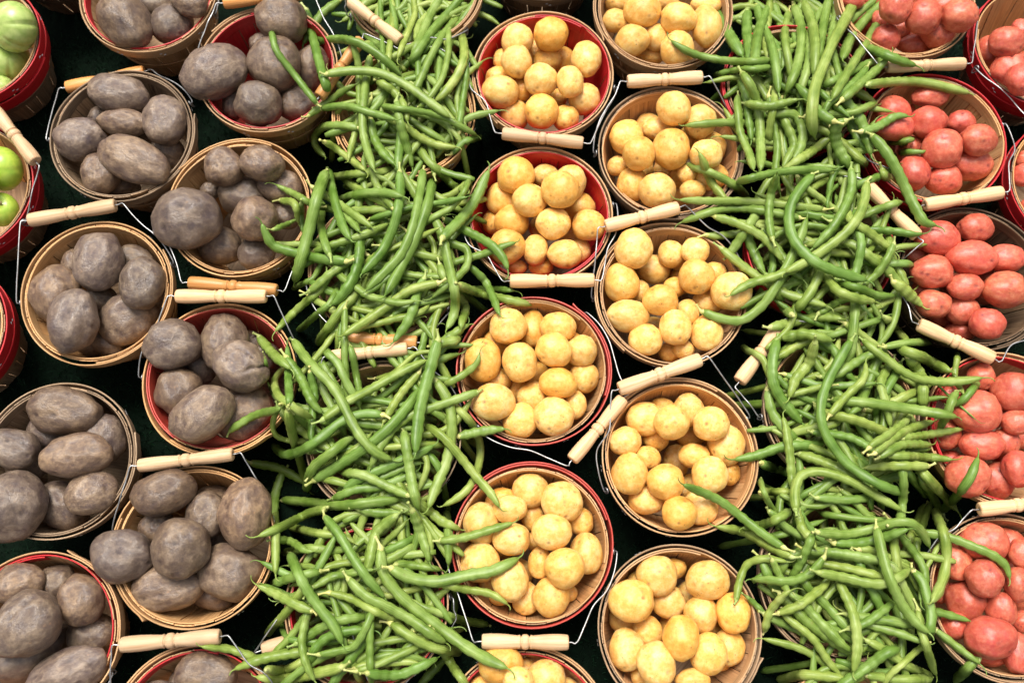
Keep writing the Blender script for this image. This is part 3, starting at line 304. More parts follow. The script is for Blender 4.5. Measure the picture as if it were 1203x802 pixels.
 (52,[-3036,864,25,-2874,829,303,-2683,777,674,-2471,724,1147,-2325,699,1354,-2192,686,1350,-2094,676,1345,-2002,634,1356,-1912,576,1377]),
 (51,[4819,-207,1506,4803,-299,1533,4795,-386,1566,4800,-467,1605,4807,-552,1637,4895,-679,1497,5038,-791,1205,5132,-894,1021,5198,-975,931]),
 (52,[-2185,-3,1457,-2077,-25,1434,-1965,-53,1431,-1856,-97,1466,-1745,-152,1533,-1599,-220,1564,-1509,-260,1445,-1411,-299,1329,-1311,-338,1220]),
 (46,[-1904,4833,1367,-1744,4850,1446,-1580,4870,1514,-1429,4917,1507,-1275,4969,1478,-1064,5007,1480,-903,5014,1530,-742,5015,1606,-583,5021,1674]),
 (55,[3936,2124,1629,4037,2227,1620,4141,2332,1600,4255,2436,1579,4400,2560,1556,4469,2685,1538,4490,2826,1525]),
 (52,[4417,1572,1809,4492,1615,1807,4572,1662,1791,4669,1710,1739,4774,1747,1681,4928,1774,1570,5062,1789,1456,5194,1799,1354,5317,1808,1271]),
 (65,[-1414,898,1531,-1530,825,1442,-1654,721,1403,-1692,580,1433,-1714,396,1478,-1753,268,1469,-1834,150,1455]),
 (52,[-1299,6019,1185,-1234,5869,1252,-1168,5749,1274,-1087,5659,1279,-1003,5601,1211,-908,5607,912,-819,5523,913,-687,5361,1167,-574,5116,1582]),
 (64,[5588,-767,1250,5544,-792,1248,5506,-826,1243,5479,-855,1230,5513,-906,1056,5697,-1001,519,5777,-1055,255,5801,-1100,114,5811,-1156,38]),
 (56,[2727,4870,1353,2845,4822,1382,2962,4762,1423,3070,4690,1466,3191,4625,1472,3339,4528,1452,3436,4414,1439,3508,4313,1431,3569,4209,1426]),
 (55,[-878,4526,1379,-756,4469,1364,-618,4415,1361,-579,4288,1369,-615,4128,1392,-736,3966,1462,-842,3856,1505,-946,3781,1484,-1045,3699,1449]),
 (51,[4807,3444,1453,4862,3426,1424,4997,3455,1176,5193,3525,786,5320,3528,581,5339,3431,665,5257,3314,930,5138,3175,1280,5134,3115,1349]),
 (54,[3977,6243,1557,4087,6265,1583,4186,6262,1616,4304,6258,1629,4426,6260,1626,4592,6272,1634,4732,6324,1618,4914,6457,1470,5082,6588,1317]),
 (54,[-902,1083,27,-865,962,431,-826,845,877,-793,739,1246,-779,652,1360,-773,545,1381,-772,466,1384,-772,387,1379,-772,309,1358]),
 (61,[3218,-4,1414,3307,-94,1416,3380,-186,1418,3475,-297,1417,3578,-387,1407,3732,-491,1385,3846,-572,1371,3954,-653,1363,4051,-717,1361]),
 (54,[-877,609,1423,-732,625,1438,-587,651,1390,-447,690,1367,-268,744,1377,-126,786,1391,16,828,1387]),
 (49,[-2691,2187,1983,-2693,2266,1960,-2745,2384,1778,-2808,2532,1561,-2856,2671,1407,-2896,2833,1299,-2917,2949,1263,-2930,3040,1246,-2943,3125,1237]),
 (64,[3565,493,1481,3704,476,1473,3876,463,1481,4028,440,1515,4206,405,1553,4368,376,1576,4490,361,1617]),
 (63,[-1963,6338,1319,-1942,6233,1308,-1911,6086,1317,-1856,5950,1348,-1764,5789,1404,-1664,5661,1455,-1579,5562,1513]),
 (53,[4806,1835,1614,4926,1858,1548,5058,1886,1455,5192,1914,1364,5314,1937,1310,5449,1961,1288,5547,1977,1285,5645,1994,1282,5743,2011,1278]),
 (65,[-2900,2914,1381,-2821,2810,1386,-2723,2681,1399,-2638,2544,1440,-2538,2369,1520,-2467,2254,1531,-2368,2164,1510]),
 (67,[3634,1689,1262,3744,1649,1300,3877,1592,1347,3993,1526,1403,4134,1443,1452,4253,1395,1459,4396,1400,1466]),
 (52,[3544,6605,1459,3568,6448,1424,3593,6290,1392,3619,6130,1364,3646,5963,1343,3625,5741,1333,3592,5567,1336,3604,5410,1302,3666,5279,1226]),
 (63,[3803,-1067,1421,3882,-1017,1476,3969,-964,1473,4067,-911,1445,4168,-850,1434,4278,-762,1476,4350,-699,1526,4459,-653,1520,4608,-642,1371]),
 (62,[4349,4451,1512,4453,4404,1538,4542,4340,1564,4621,4253,1582,4722,4193,1547,4871,4109,1484,4974,4028,1441,5059,3941,1420,5130,3866,1420]),
 (26,[-3134,2876,1548,-3131,2814,1493,-3221,2828,1096,-3321,2849,658,-3362,2821,435,-3299,2701,567,-3158,2537,953,-2978,2369,1486,-2874,2263,1735]),
 (61,[2898,4358,1244,2963,4440,1270,3026,4531,1319,3090,4622,1385,3163,4728,1397,3269,4885,1354,3354,5012,1312,3453,5125,1275,3561,5231,1241]),
 (54,[-1156,8987,942,-1277,8903,942,-1390,8812,942,-1477,8682,942,-1541,8538,942,-1628,8363,942,-1751,8287,942,-1871,8216,942,-2005,8188,942]),
 (50,[-2613,4968,1502,-2681,4984,1564,-2752,5011,1614,-2899,5165,1393,-3054,5292,1258,-3159,5349,1249,-3228,5383,1265]),
 (61,[4729,4138,1172,4542,3901,1437,4479,3747,1452,4448,3584,1470,4411,3418,1494,4378,3211,1480,4376,3073,1423,4345,2938,1375,4290,2801,1341]),
 (53,[4338,6124,1520,4286,6255,1553,4267,6392,1581,4303,6561,1563,4357,6774,1490,4373,7013,1422,4357,7186,1394,4306,7348,1367,4252,7536,1266]),
 (58,[4447,4949,1440,4441,4795,1560,4467,4677,1639,4537,4605,1666,4630,4556,1631,4768,4493,1561,4865,4431,1536,4947,4365,1534,5009,4299,1545]),
 (60,[3502,6375,1468,3599,6323,1514,3717,6308,1544,3849,6297,1521,3925,6206,1489,3962,6036,1471,3936,5890,1482,3875,5753,1507,3787,5626,1539]),
 (48,[-1996,7217,1082,-1877,7154,1334,-1785,7194,1389,-1684,7227,1428,-1587,7280,1440,-1456,7396,1396,-1358,7487,1352,-1276,7663,1168,-1216,7882,923]),
 (58,[-2368,-210,1497,-2478,-174,1491,-2593,-131,1477,-2713,-77,1408,-2881,-8,1269,-3003,40,1230,-3110,85,1249]),
 (73,[3516,3193,1326,3583,3201,1377,3680,3212,1439,3770,3197,1510,3893,3150,1558,4004,3124,1534,4103,3116,1479]),
 (54,[4629,760,1529,4735,685,1452,4822,595,1390,4907,494,1354,4967,389,1346,5010,241,1369,4980,118,1402,4916,-5,1439,4873,-108,1478]),
 (53,[4572,6460,1503,4580,6592,1482,4582,6718,1469,4570,6839,1465,4551,6960,1459,4540,7150,1414,4546,7304,1352,4556,7469,1274,4688,7817,926]),
 (51,[4234,4745,1496,4352,4747,1498,4470,4763,1493,4594,4817,1465,4725,4881,1424,4873,4934,1443,4965,4950,1513,5064,4976,1552,5257,5087,1362]),
 (51,[-3185,5214,1118,-3097,5162,1203,-2978,5090,1340,-2879,4964,1518,-2871,4890,1442,-2880,4842,1353,-2876,4797,1302]),
 (61,[3327,-29,1537,3467,-116,1464,3563,-221,1436,3666,-347,1456,3800,-494,1476,3896,-592,1472,4016,-674,1465]),
 (51,[3642,5181,1166,3721,5034,1263,3814,4926,1353,3935,4878,1419,4071,4840,1442,4265,4806,1434,4412,4782,1429,4550,4746,1420,4700,4711,1375]),
 (60,[-1249,1195,1463,-1176,1100,1419,-1091,1019,1350,-1000,954,1229,-875,856,1234,-746,798,1294,-644,756,1212]),
 (57,[3628,684,1575,3570,592,1630,3537,508,1594,3504,410,1523,3461,294,1419,3425,216,1354,3424,137,1161]),
 (57,[4569,5371,1067,4583,5310,1283,4636,5299,1388,4708,5317,1436,4790,5346,1466,4965,5452,1360,5081,5520,1306,5146,5539,1370,5175,5539,1487]),
 (45,[-838,5857,1234,-794,5896,1240,-754,5936,1248,-716,5978,1261,-670,6021,1272,-593,6058,1260,-552,6253,896,-513,6503,437,-470,6746,20]),
 (57,[4173,-934,1387,4275,-949,1357,4374,-964,1333,4470,-977,1323,4561,-986,1329,4678,-988,1345,4806,-994,1262,4998,-1012,1029,5196,-1031,791]),
 (49,[-2146,3525,1555,-2148,3373,1538,-2143,3218,1531,-2136,3062,1530,-2134,2912,1505,-2121,2717,1459,-2108,2567,1440,-2093,2418,1427,-2081,2276,1378]),
 (56,[3959,2671,1352,4061,2666,1404,4152,2687,1454,4247,2748,1480,4354,2813,1466,4515,2908,1439,4637,2965,1433,4756,3007,1429,4863,3056,1408]),
 (66,[4749,2994,1347,4726,2919,1329,4679,2812,1308,4629,2703,1296,4566,2580,1306,4479,2433,1362,4405,2314,1436,4309,2221,1516,4209,2145,1548]),
 (60,[3733,6568,1391,3715,6408,1445,3720,6269,1473,3757,6155,1464,3806,6052,1441,3841,5895,1425,3786,5763,1435,3711,5634,1458,3656,5531,1464]),
 (57,[3501,1244,1343,3489,1364,1360,3485,1524,1373,3475,1677,1390,3459,1861,1404,3453,2002,1400,3428,2146,1387]),
 (42,[6400,3306,18,5811,2947,1208,5788,2880,1217,5763,2805,1222,5747,2731,1221,5751,2637,1236,5755,2563,1285,5734,2490,1377,5698,2414,1495]),
 (53,[-1193,2718,1395,-1273,2620,1387,-1353,2524,1376,-1429,2419,1376,-1507,2280,1401,-1562,2160,1445,-1614,2038,1513]),
 (44,[4979,5972,1379,5090,6032,1236,5304,6203,896,5447,6282,732,5486,6239,813,5425,6075,1160,5395,5982,1376,5460,5998,1375,5603,6096,1183]),
 (62,[3227,6494,1465,3289,6428,1556,3397,6379,1613,3515,6361,1646,3675,6400,1638,3797,6431,1647,3870,6432,1690]),
 (61,[3297,2517,1248,3301,2413,1248,3313,2291,1253,3352,2176,1269,3414,2073,1294,3497,1947,1320,3577,1865,1278,3640,1777,1197,3686,1674,1114]),
 (59,[-2080,1246,1317,-1954,1329,1387,-1830,1391,1430,-1689,1446,1440,-1553,1505,1446,-1365,1585,1456,-1225,1643,1462,-1103,1703,1450,-975,1777,1421]),
 (49,[3523,2714,1294,3646,2659,1325,3771,2608,1351,3889,2557,1380,4016,2531,1415,4196,2534,1449,4333,2540,1469,4468,2547,1489,4603,2554,1510]),
 (64,[-2373,-675,1302,-2521,-683,1281,-2678,-705,1273,-2842,-731,1274,-3029,-775,1275,-3170,-825,1284,-3307,-881,1297]),
 (57,[-2580,-586,1307,-2487,-528,1304,-2395,-465,1316,-2284,-406,1358,-2164,-355,1425,-2002,-312,1457,-1884,-293,1413,-1778,-278,1354,-1698,-229,1287]),
 (49,[-1746,-162,1349,-1697,-267,1449,-1674,-361,1538,-1669,-469,1553,-1669,-579,1530,-1664,-730,1511,-1656,-850,1508,-1662,-967,1392,-1673,-1071,1223]),
 (61,[-2426,-821,1300,-2356,-685,1386,-2268,-574,1411,-2139,-489,1454,-1943,-442,1489,-1807,-427,1481,-1659,-427,1487]),
 (55,[-2651,3809,1402,-2555,3878,1425,-2439,3979,1449,-2321,4069,1466,-2178,4186,1434,-2074,4274,1407,-1967,4366,1396]),
 (54,[-1141,8119,927,-1068,7894,1012,-1024,7659,1110,-1025,7419,1215,-1023,7194,1297,-1023,6926,1357,-1027,6749,1372,-1028,6587,1366,-1038,6500,1219]),
 (59,[4362,6025,1374,4294,5983,1339,4217,5926,1329,4123,5846,1368,4012,5743,1459,3857,5602,1595,3776,5548,1597,3702,5506,1575,3629,5466,1551]),
 (54,[3182,-235,1444,3282,-195,1491,3379,-154,1536,3481,-96,1545,3624,-9,1472,3742,63,1407,3854,134,1348]),
 (49,[-975,94,1226,-854,104,1310,-744,79,1351,-634,54,1319,-515,30,1275,-357,9,1259,-245,-19,1287,-142,-75,1316,-49,-139,1289]),
 (53,[3613,375,1299,3759,349,1347,3899,320,1387,4055,283,1458,4241,229,1542,4377,190,1572,4513,158,1618]),
 (59,[-1207,955,1572,-1179,868,1461,-1149,777,1367,-1115,679,1338,-1069,555,1352,-1035,454,1359,-1006,359,1361]),
 (57,[-1680,-899,1601,-1564,-924,1510,-1438,-940,1399,-1295,-929,1353,-1129,-863,1368,-1003,-807,1345,-888,-752,1254]),
 (49,[2704,-89,1361,2752,62,1292,2807,205,1253,2890,340,1283,3034,397,1409,3188,386,1441,3319,358,1468]),
 (66,[5061,2914,1463,5111,2859,1430,5210,2826,1301,5276,2752,1251,5248,2639,1356,5212,2493,1433,5209,2396,1423,5216,2324,1391,5270,2280,1236]),
 (43,[-2301,4498,1383,-2372,4409,1405,-2444,4330,1391,-2515,4257,1317,-2574,4180,1259,-2646,4059,1220,-2741,3999,1204,-2987,4152,601,-3218,4285,19]),
 (52,[4012,7028,1423,4067,6915,1438,4121,6797,1473,4176,6677,1540,4228,6550,1621,4320,6410,1672,4391,6318,1693,4459,6238,1706,4527,6150,1713]),
 (61,[-1152,3963,1451,-1217,3825,1461,-1246,3672,1496,-1274,3506,1542,-1357,3330,1521,-1450,3198,1495,-1515,3090,1502]),
 (51,[-3601,1986,1222,-3536,2033,1255,-3469,2070,1281,-3386,2119,1303,-3295,2160,1341,-3149,2179,1462,-3017,2168,1615,-2901,2146,1787,-2792,2143,1950]),
 (43,[4347,4689,1372,4190,4670,1435,4059,4699,1444,3925,4719,1424,3794,4709,1402,3620,4649,1388,3491,4580,1384,3376,4499,1373,3267,4415,1353]),
 (58,[4717,6009,1587,4815,6041,1571,4963,6113,1518,5088,6201,1466,5225,6285,1461,5339,6307,1471,5430,6290,1479]),
 (57,[-1782,8758,944,-1904,8662,944,-2021,8562,944,-2137,8458,944,-2283,8328,944,-2405,8213,944,-2516,8134,944]),
 (55,[3757,1942,1457,3881,1938,1459,4001,1912,1461,4115,1894,1459,4245,1866,1455,4385,1783,1482,4458,1714,1537,4534,1645,1602,4637,1613,1636]),
 (54,[5080,1494,1616,4926,1487,1679,4778,1481,1731,4663,1483,1713,4563,1494,1571,4462,1492,1510,4342,1483,1501]),
 (51,[-2453,4041,1354,-2492,3923,1342,-2552,3829,1330,-2649,3750,1312,-2765,3717,1162,-2922,3630,1036,-2990,3519,1109,-3046,3393,1220,-3106,3305,1243]),
 (38,[-2028,4173,1246,-1907,4236,1369,-1791,4312,1405,-1656,4362,1427,-1526,4416,1436,-1355,4493,1442,-1220,4540,1477,-1083,4570,1554,-945,4588,1662]),
 (55,[-2880,2202,1677,-2820,2132,1643,-2781,2083,1460,-2717,2019,1346,-2619,1950,1352,-2476,1860,1430,-2372,1792,1471,-2276,1720,1499,-2186,1647,1512]),
 (48,[-728,6137,1330,-724,6241,1369,-712,6349,1377,-700,6497,1342,-685,6640,1306,-659,6829,1302,-644,6944,1330,-633,7055,1359,-624,7178,1365]),
 (53,[3246,7436,1269,3271,7249,1324,3317,7082,1369,3388,6946,1377,3461,6815,1372,3548,6644,1363,3609,6508,1364,3674,6369,1380,3747,6237,1404]),
 (49,[5759,1183,53,5695,1090,80,5623,993,150,5501,872,319,5321,761,625,5018,599,1208,5001,506,1223,5002,412,1234,5006,318,1239]),
 (48,[5693,1169,30,5612,1098,81,5525,1009,187,5385,900,403,5198,797,752,4946,659,1213,4897,584,1222,4847,511,1227,4797,438,1230]),
 (51,[-2536,2692,1612,-2531,2609,1533,-2505,2495,1476,-2494,2378,1453,-2506,2260,1456,-2508,2098,1478,-2505,1981,1498,-2499,1868,1518,-2456,1754,1539]),
 (54,[-856,4226,1265,-707,4262,1296,-562,4313,1286,-414,4357,1298,-228,4395,1363,-74,4448,1404,58,4485,1418]),
 (46,[-2783,2201,1909,-2766,2252,1625,-2707,2264,1437,-2605,2252,1375,-2493,2232,1386,-2346,2205,1424,-2237,2185,1439,-2146,2183,1402,-2068,2211,1248]),
 (52,[3251,-228,1370,3322,-313,1393,3401,-378,1414,3504,-463,1420,3596,-552,1408,3698,-695,1370,3767,-793,1342,3842,-885,1324,3917,-974,1313]),
 (51,[-686,64,1225,-726,21,764,-746,-29,406,-758,-79,190,-763,-142,89,-764,-226,47,-763,-277,41,-762,-328,40,-769,-376,40]),
 (51,[3673,5218,1089,3734,5153,1276,3821,5139,1365,3908,5167,1427,4020,5245,1404,4206,5388,1288,4336,5462,1237,4460,5481,1231,4564,5491,1250]),
 (45,[-2266,-701,1461,-2144,-685,1462,-2022,-658,1478,-1886,-627,1511,-1798,-544,1551,-1712,-395,1602,-1669,-276,1566,-1634,-169,1498,-1594,-62,1424]),
 (47,[-2961,629,1240,-2895,633,1207,-2835,636,1058,-2731,603,1136,-2601,537,1311,-2513,493,1379,-2418,482,1431]),
 (54,[-1562,4881,1607,-1619,4983,1561,-1692,5079,1510,-1775,5196,1455,-1842,5337,1433,-1877,5431,1478,-1896,5489,1537]),
 (51,[-565,4215,1242,-496,4152,1227,-428,4100,1181,-369,4051,1112,-319,3964,1117,-265,3813,1213,-228,3700,1290,-195,3588,1361,-162,3477,1434]),
 (53,[4019,2637,1242,4092,2511,1361,4174,2391,1412,4235,2249,1448,4306,2122,1442,4407,1961,1415,4485,1830,1402,4588,1729,1396,4704,1640,1394]),
 (46,[-1390,8153,921,-1382,7882,1060,-1363,7613,1207,-1335,7367,1324,-1319,7173,1361,-1302,6935,1376,-1294,6768,1378,-1259,6606,1383,-1204,6445,1391]),
 (52,[3990,-406,1502,4066,-382,1522,4167,-344,1544,4257,-293,1555,4380,-215,1524,4494,-153,1466,4603,-106,1382]),
 (44,[5815,6446,20,5752,6343,281,5654,6172,629,5507,5956,1072,5463,5839,1314,5530,5820,1362,5574,5813,1382,5619,5806,1399,5660,5825,1416]),
 (57,[-1797,5914,1273,-1684,5793,1314,-1599,5680,1323,-1522,5548,1324,-1444,5422,1320,-1337,5252,1310,-1258,5125,1309,-1190,5007,1313,-1122,4876,1320]),
 (55,[3884,8452,941,3915,8318,952,3925,8183,976,3929,7997,1031,3921,7803,1129,3891,7514,1303,3857,7343,1369,3817,7202,1390,3777,7067,1401]),
 (58,[3196,6939,1306,3239,6779,1342,3254,6616,1373,3258,6460,1381,3271,6274,1377,3282,6113,1375,3282,5977,1379]),
 (53,[3510,210,1373,3571,68,1367,3684,-40,1355,3803,-164,1347,3928,-323,1375,4012,-439,1414,4096,-551,1445]),
 (53,[-2412,2090,1326,-2248,2078,1432,-2106,2074,1438,-1967,2059,1423,-1826,2045,1411,-1637,2024,1411,-1495,2007,1410,-1355,1999,1399,-1214,1996,1387]),
 (70,[4952,3890,1543,5042,3836,1505,5167,3772,1429,5319,3700,1315,5392,3629,1302]),
 (58,[3047,371,1343,3089,251,1358,3159,104,1335,3247,-20,1310,3365,-153,1307,3439,-263,1322,3466,-400,1349]),
 (64,[3359,4695,1332,3433,4594,1310,3507,4476,1303,3579,4342,1318,3655,4179,1351,3734,4069,1375,3828,3973,1391]),
 (60,[-2665,2119,1848,-2640,2112,1643,-2611,2084,1477,-2547,2027,1377,-2471,1961,1345,-2359,1869,1372,-2289,1806,1408,-2234,1722,1426,-2233,1668,1191]),
 (55,[4933,2894,1297,4852,2802,1330,4767,2692,1375,4688,2573,1433,4675,2456,1484,4697,2316,1497,4716,2210,1487,4728,2107,1475,4735,2002,1464]),
 (62,[4167,420,1459,4220,269,1459,4280,128,1453,4351,-21,1432,4441,-210,1399,4498,-346,1410,4584,-472,1422]),
 (47,[-2847,6437,1240,-2751,6522,1227,-2651,6601,1228,-2546,6671,1255,-2409,6739,1326,-2294,6782,1378,-2183,6820,1407]),
 (52,[-2233,1146,1226,-2087,1179,1370,-1964,1220,1402,-1844,1243,1402,-1723,1248,1396,-1556,1294,1389,-1425,1348,1384,-1323,1392,1378,-1212,1444,1373]),
 (50,[-2257,8686,939,-2293,8519,940,-2294,8349,945,-2253,8174,958,-2222,7978,994,-2069,7766,1096,-1931,7590,1215,-1787,7418,1347,-1651,7311,1400]),
 (61,[-682,1917,1250,-611,1936,1235,-510,1961,1224,-403,1982,1231,-274,1999,1252,-169,2004,1287,-95,2000,1340]),
 (52,[-2411,-141,1422,-2457,-269,1406,-2481,-411,1398,-2494,-566,1403,-2452,-746,1419,-2395,-879,1411,-2322,-1004,1390]),
 (48,[-2228,7388,1517,-2198,7305,1469,-2170,7208,1403,-2157,7099,1338,-2148,6958,1321,-2128,6742,1366,-2115,6579,1402,-2087,6450,1421,-2037,6342,1390]),
 (48,[-2391,59,1458,-2292,122,1431,-2187,179,1420,-2065,210,1437,-1899,232,1505,-1770,250,1546,-1649,267,1543]),
 (57,[-2161,-1069,1234,-2077,-964,1300,-1975,-837,1363,-1883,-719,1402,-1775,-580,1416,-1707,-470,1391,-1679,-334,1362]),
 (48,[-1144,8399,938,-1022,8374,938,-901,8349,938,-775,8323,938,-652,8298,938,-493,8270,938,-377,8221,938,-270,8150,938,-178,8067,938]),
 (63,[3528,998,1364,3541,880,1363,3560,744,1407,3627,625,1482,3642,514,1595]),
 (56,[3937,3197,1373,4033,3122,1376,4144,3038,1382,4191,2917,1394,4240,2759,1410,4318,2658,1407,4417,2575,1402]),
 (52,[4965,4378,1635,4930,4290,1616,4873,4185,1601,4816,4090,1575,4737,3991,1520,4635,3908,1515,4545,3840,1543]),
 (51,[3898,5358,1436,3949,5234,1488,4031,5166,1472,4140,5112,1421,4248,5046,1383,4377,4948,1364,4462,4874,1364,4553,4802,1363,4680,4767,1276]),
 (48,[-1920,4333,1328,-1819,4238,1337,-1689,4184,1349,-1553,4119,1363,-1406,4062,1369,-1206,4027,1379,-1061,4014,1400,-927,3999,1411,-806,4042,1370]),
 (53,[6129,2670,1009,5958,2565,1290,5817,2474,1481,5741,2409,1542,5693,2358,1540,5644,2316,1495,5606,2305,1445,5554,2289,1434,5473,2260,1501]),
 (58,[5083,4650,1230,5017,4487,1381,4991,4362,1441,5010,4268,1430,5063,4189,1386,5120,4080,1366,5154,3975,1373,5190,3894,1363,5219,3817,1326]),
 (49,[-1958,3322,1462,-1827,3342,1449,-1663,3374,1458,-1508,3404,1481,-1327,3449,1483,-1191,3502,1468,-1080,3627,1372]),
 (48,[3058,-443,1223,3053,-363,1333,3073,-259,1391,3113,-172,1436,3173,-78,1557,3222,-13,1655,3285,31,1689]),
 (52,[-2213,1261,1074,-2069,1255,1203,-1929,1290,1305,-1786,1330,1370,-1648,1378,1378,-1474,1451,1382,-1366,1502,1383,-1247,1556,1375,-1115,1565,1348]),
 (54,[-1194,-454,1376,-1120,-376,1320,-1057,-286,1266,-1005,-189,1219,-931,-66,1214,-831,13,1248,-737,69,1291]),
 (49,[-2671,98,1223,-2530,139,1330,-2422,197,1357,-2312,262,1372,-2191,317,1380,-2017,349,1387,-1889,370,1394,-1773,398,1401,-1656,448,1407]),
 (54,[3942,621,1239,4048,587,1306,4163,552,1341,4287,508,1354,4406,467,1357,4567,415,1344,4714,374,1295,4859,328,1234,5051,280,1059]),
 (48,[4853,2692,1277,4810,2547,1320,4766,2402,1368,4729,2259,1397,4710,2132,1384,4672,1962,1398,4629,1820,1440,4619,1688,1459,4631,1562,1451]),
 (51,[4732,4657,1428,4845,4647,1440,4963,4643,1437,5088,4635,1421,5228,4600,1440,5333,4579,1465,5441,4581,1467]),
 (52,[2634,4654,1243,2775,4651,1222,2946,4683,1180,3103,4687,1212,3290,4704,1228,3432,4665,1238,3568,4598,1259]),
]
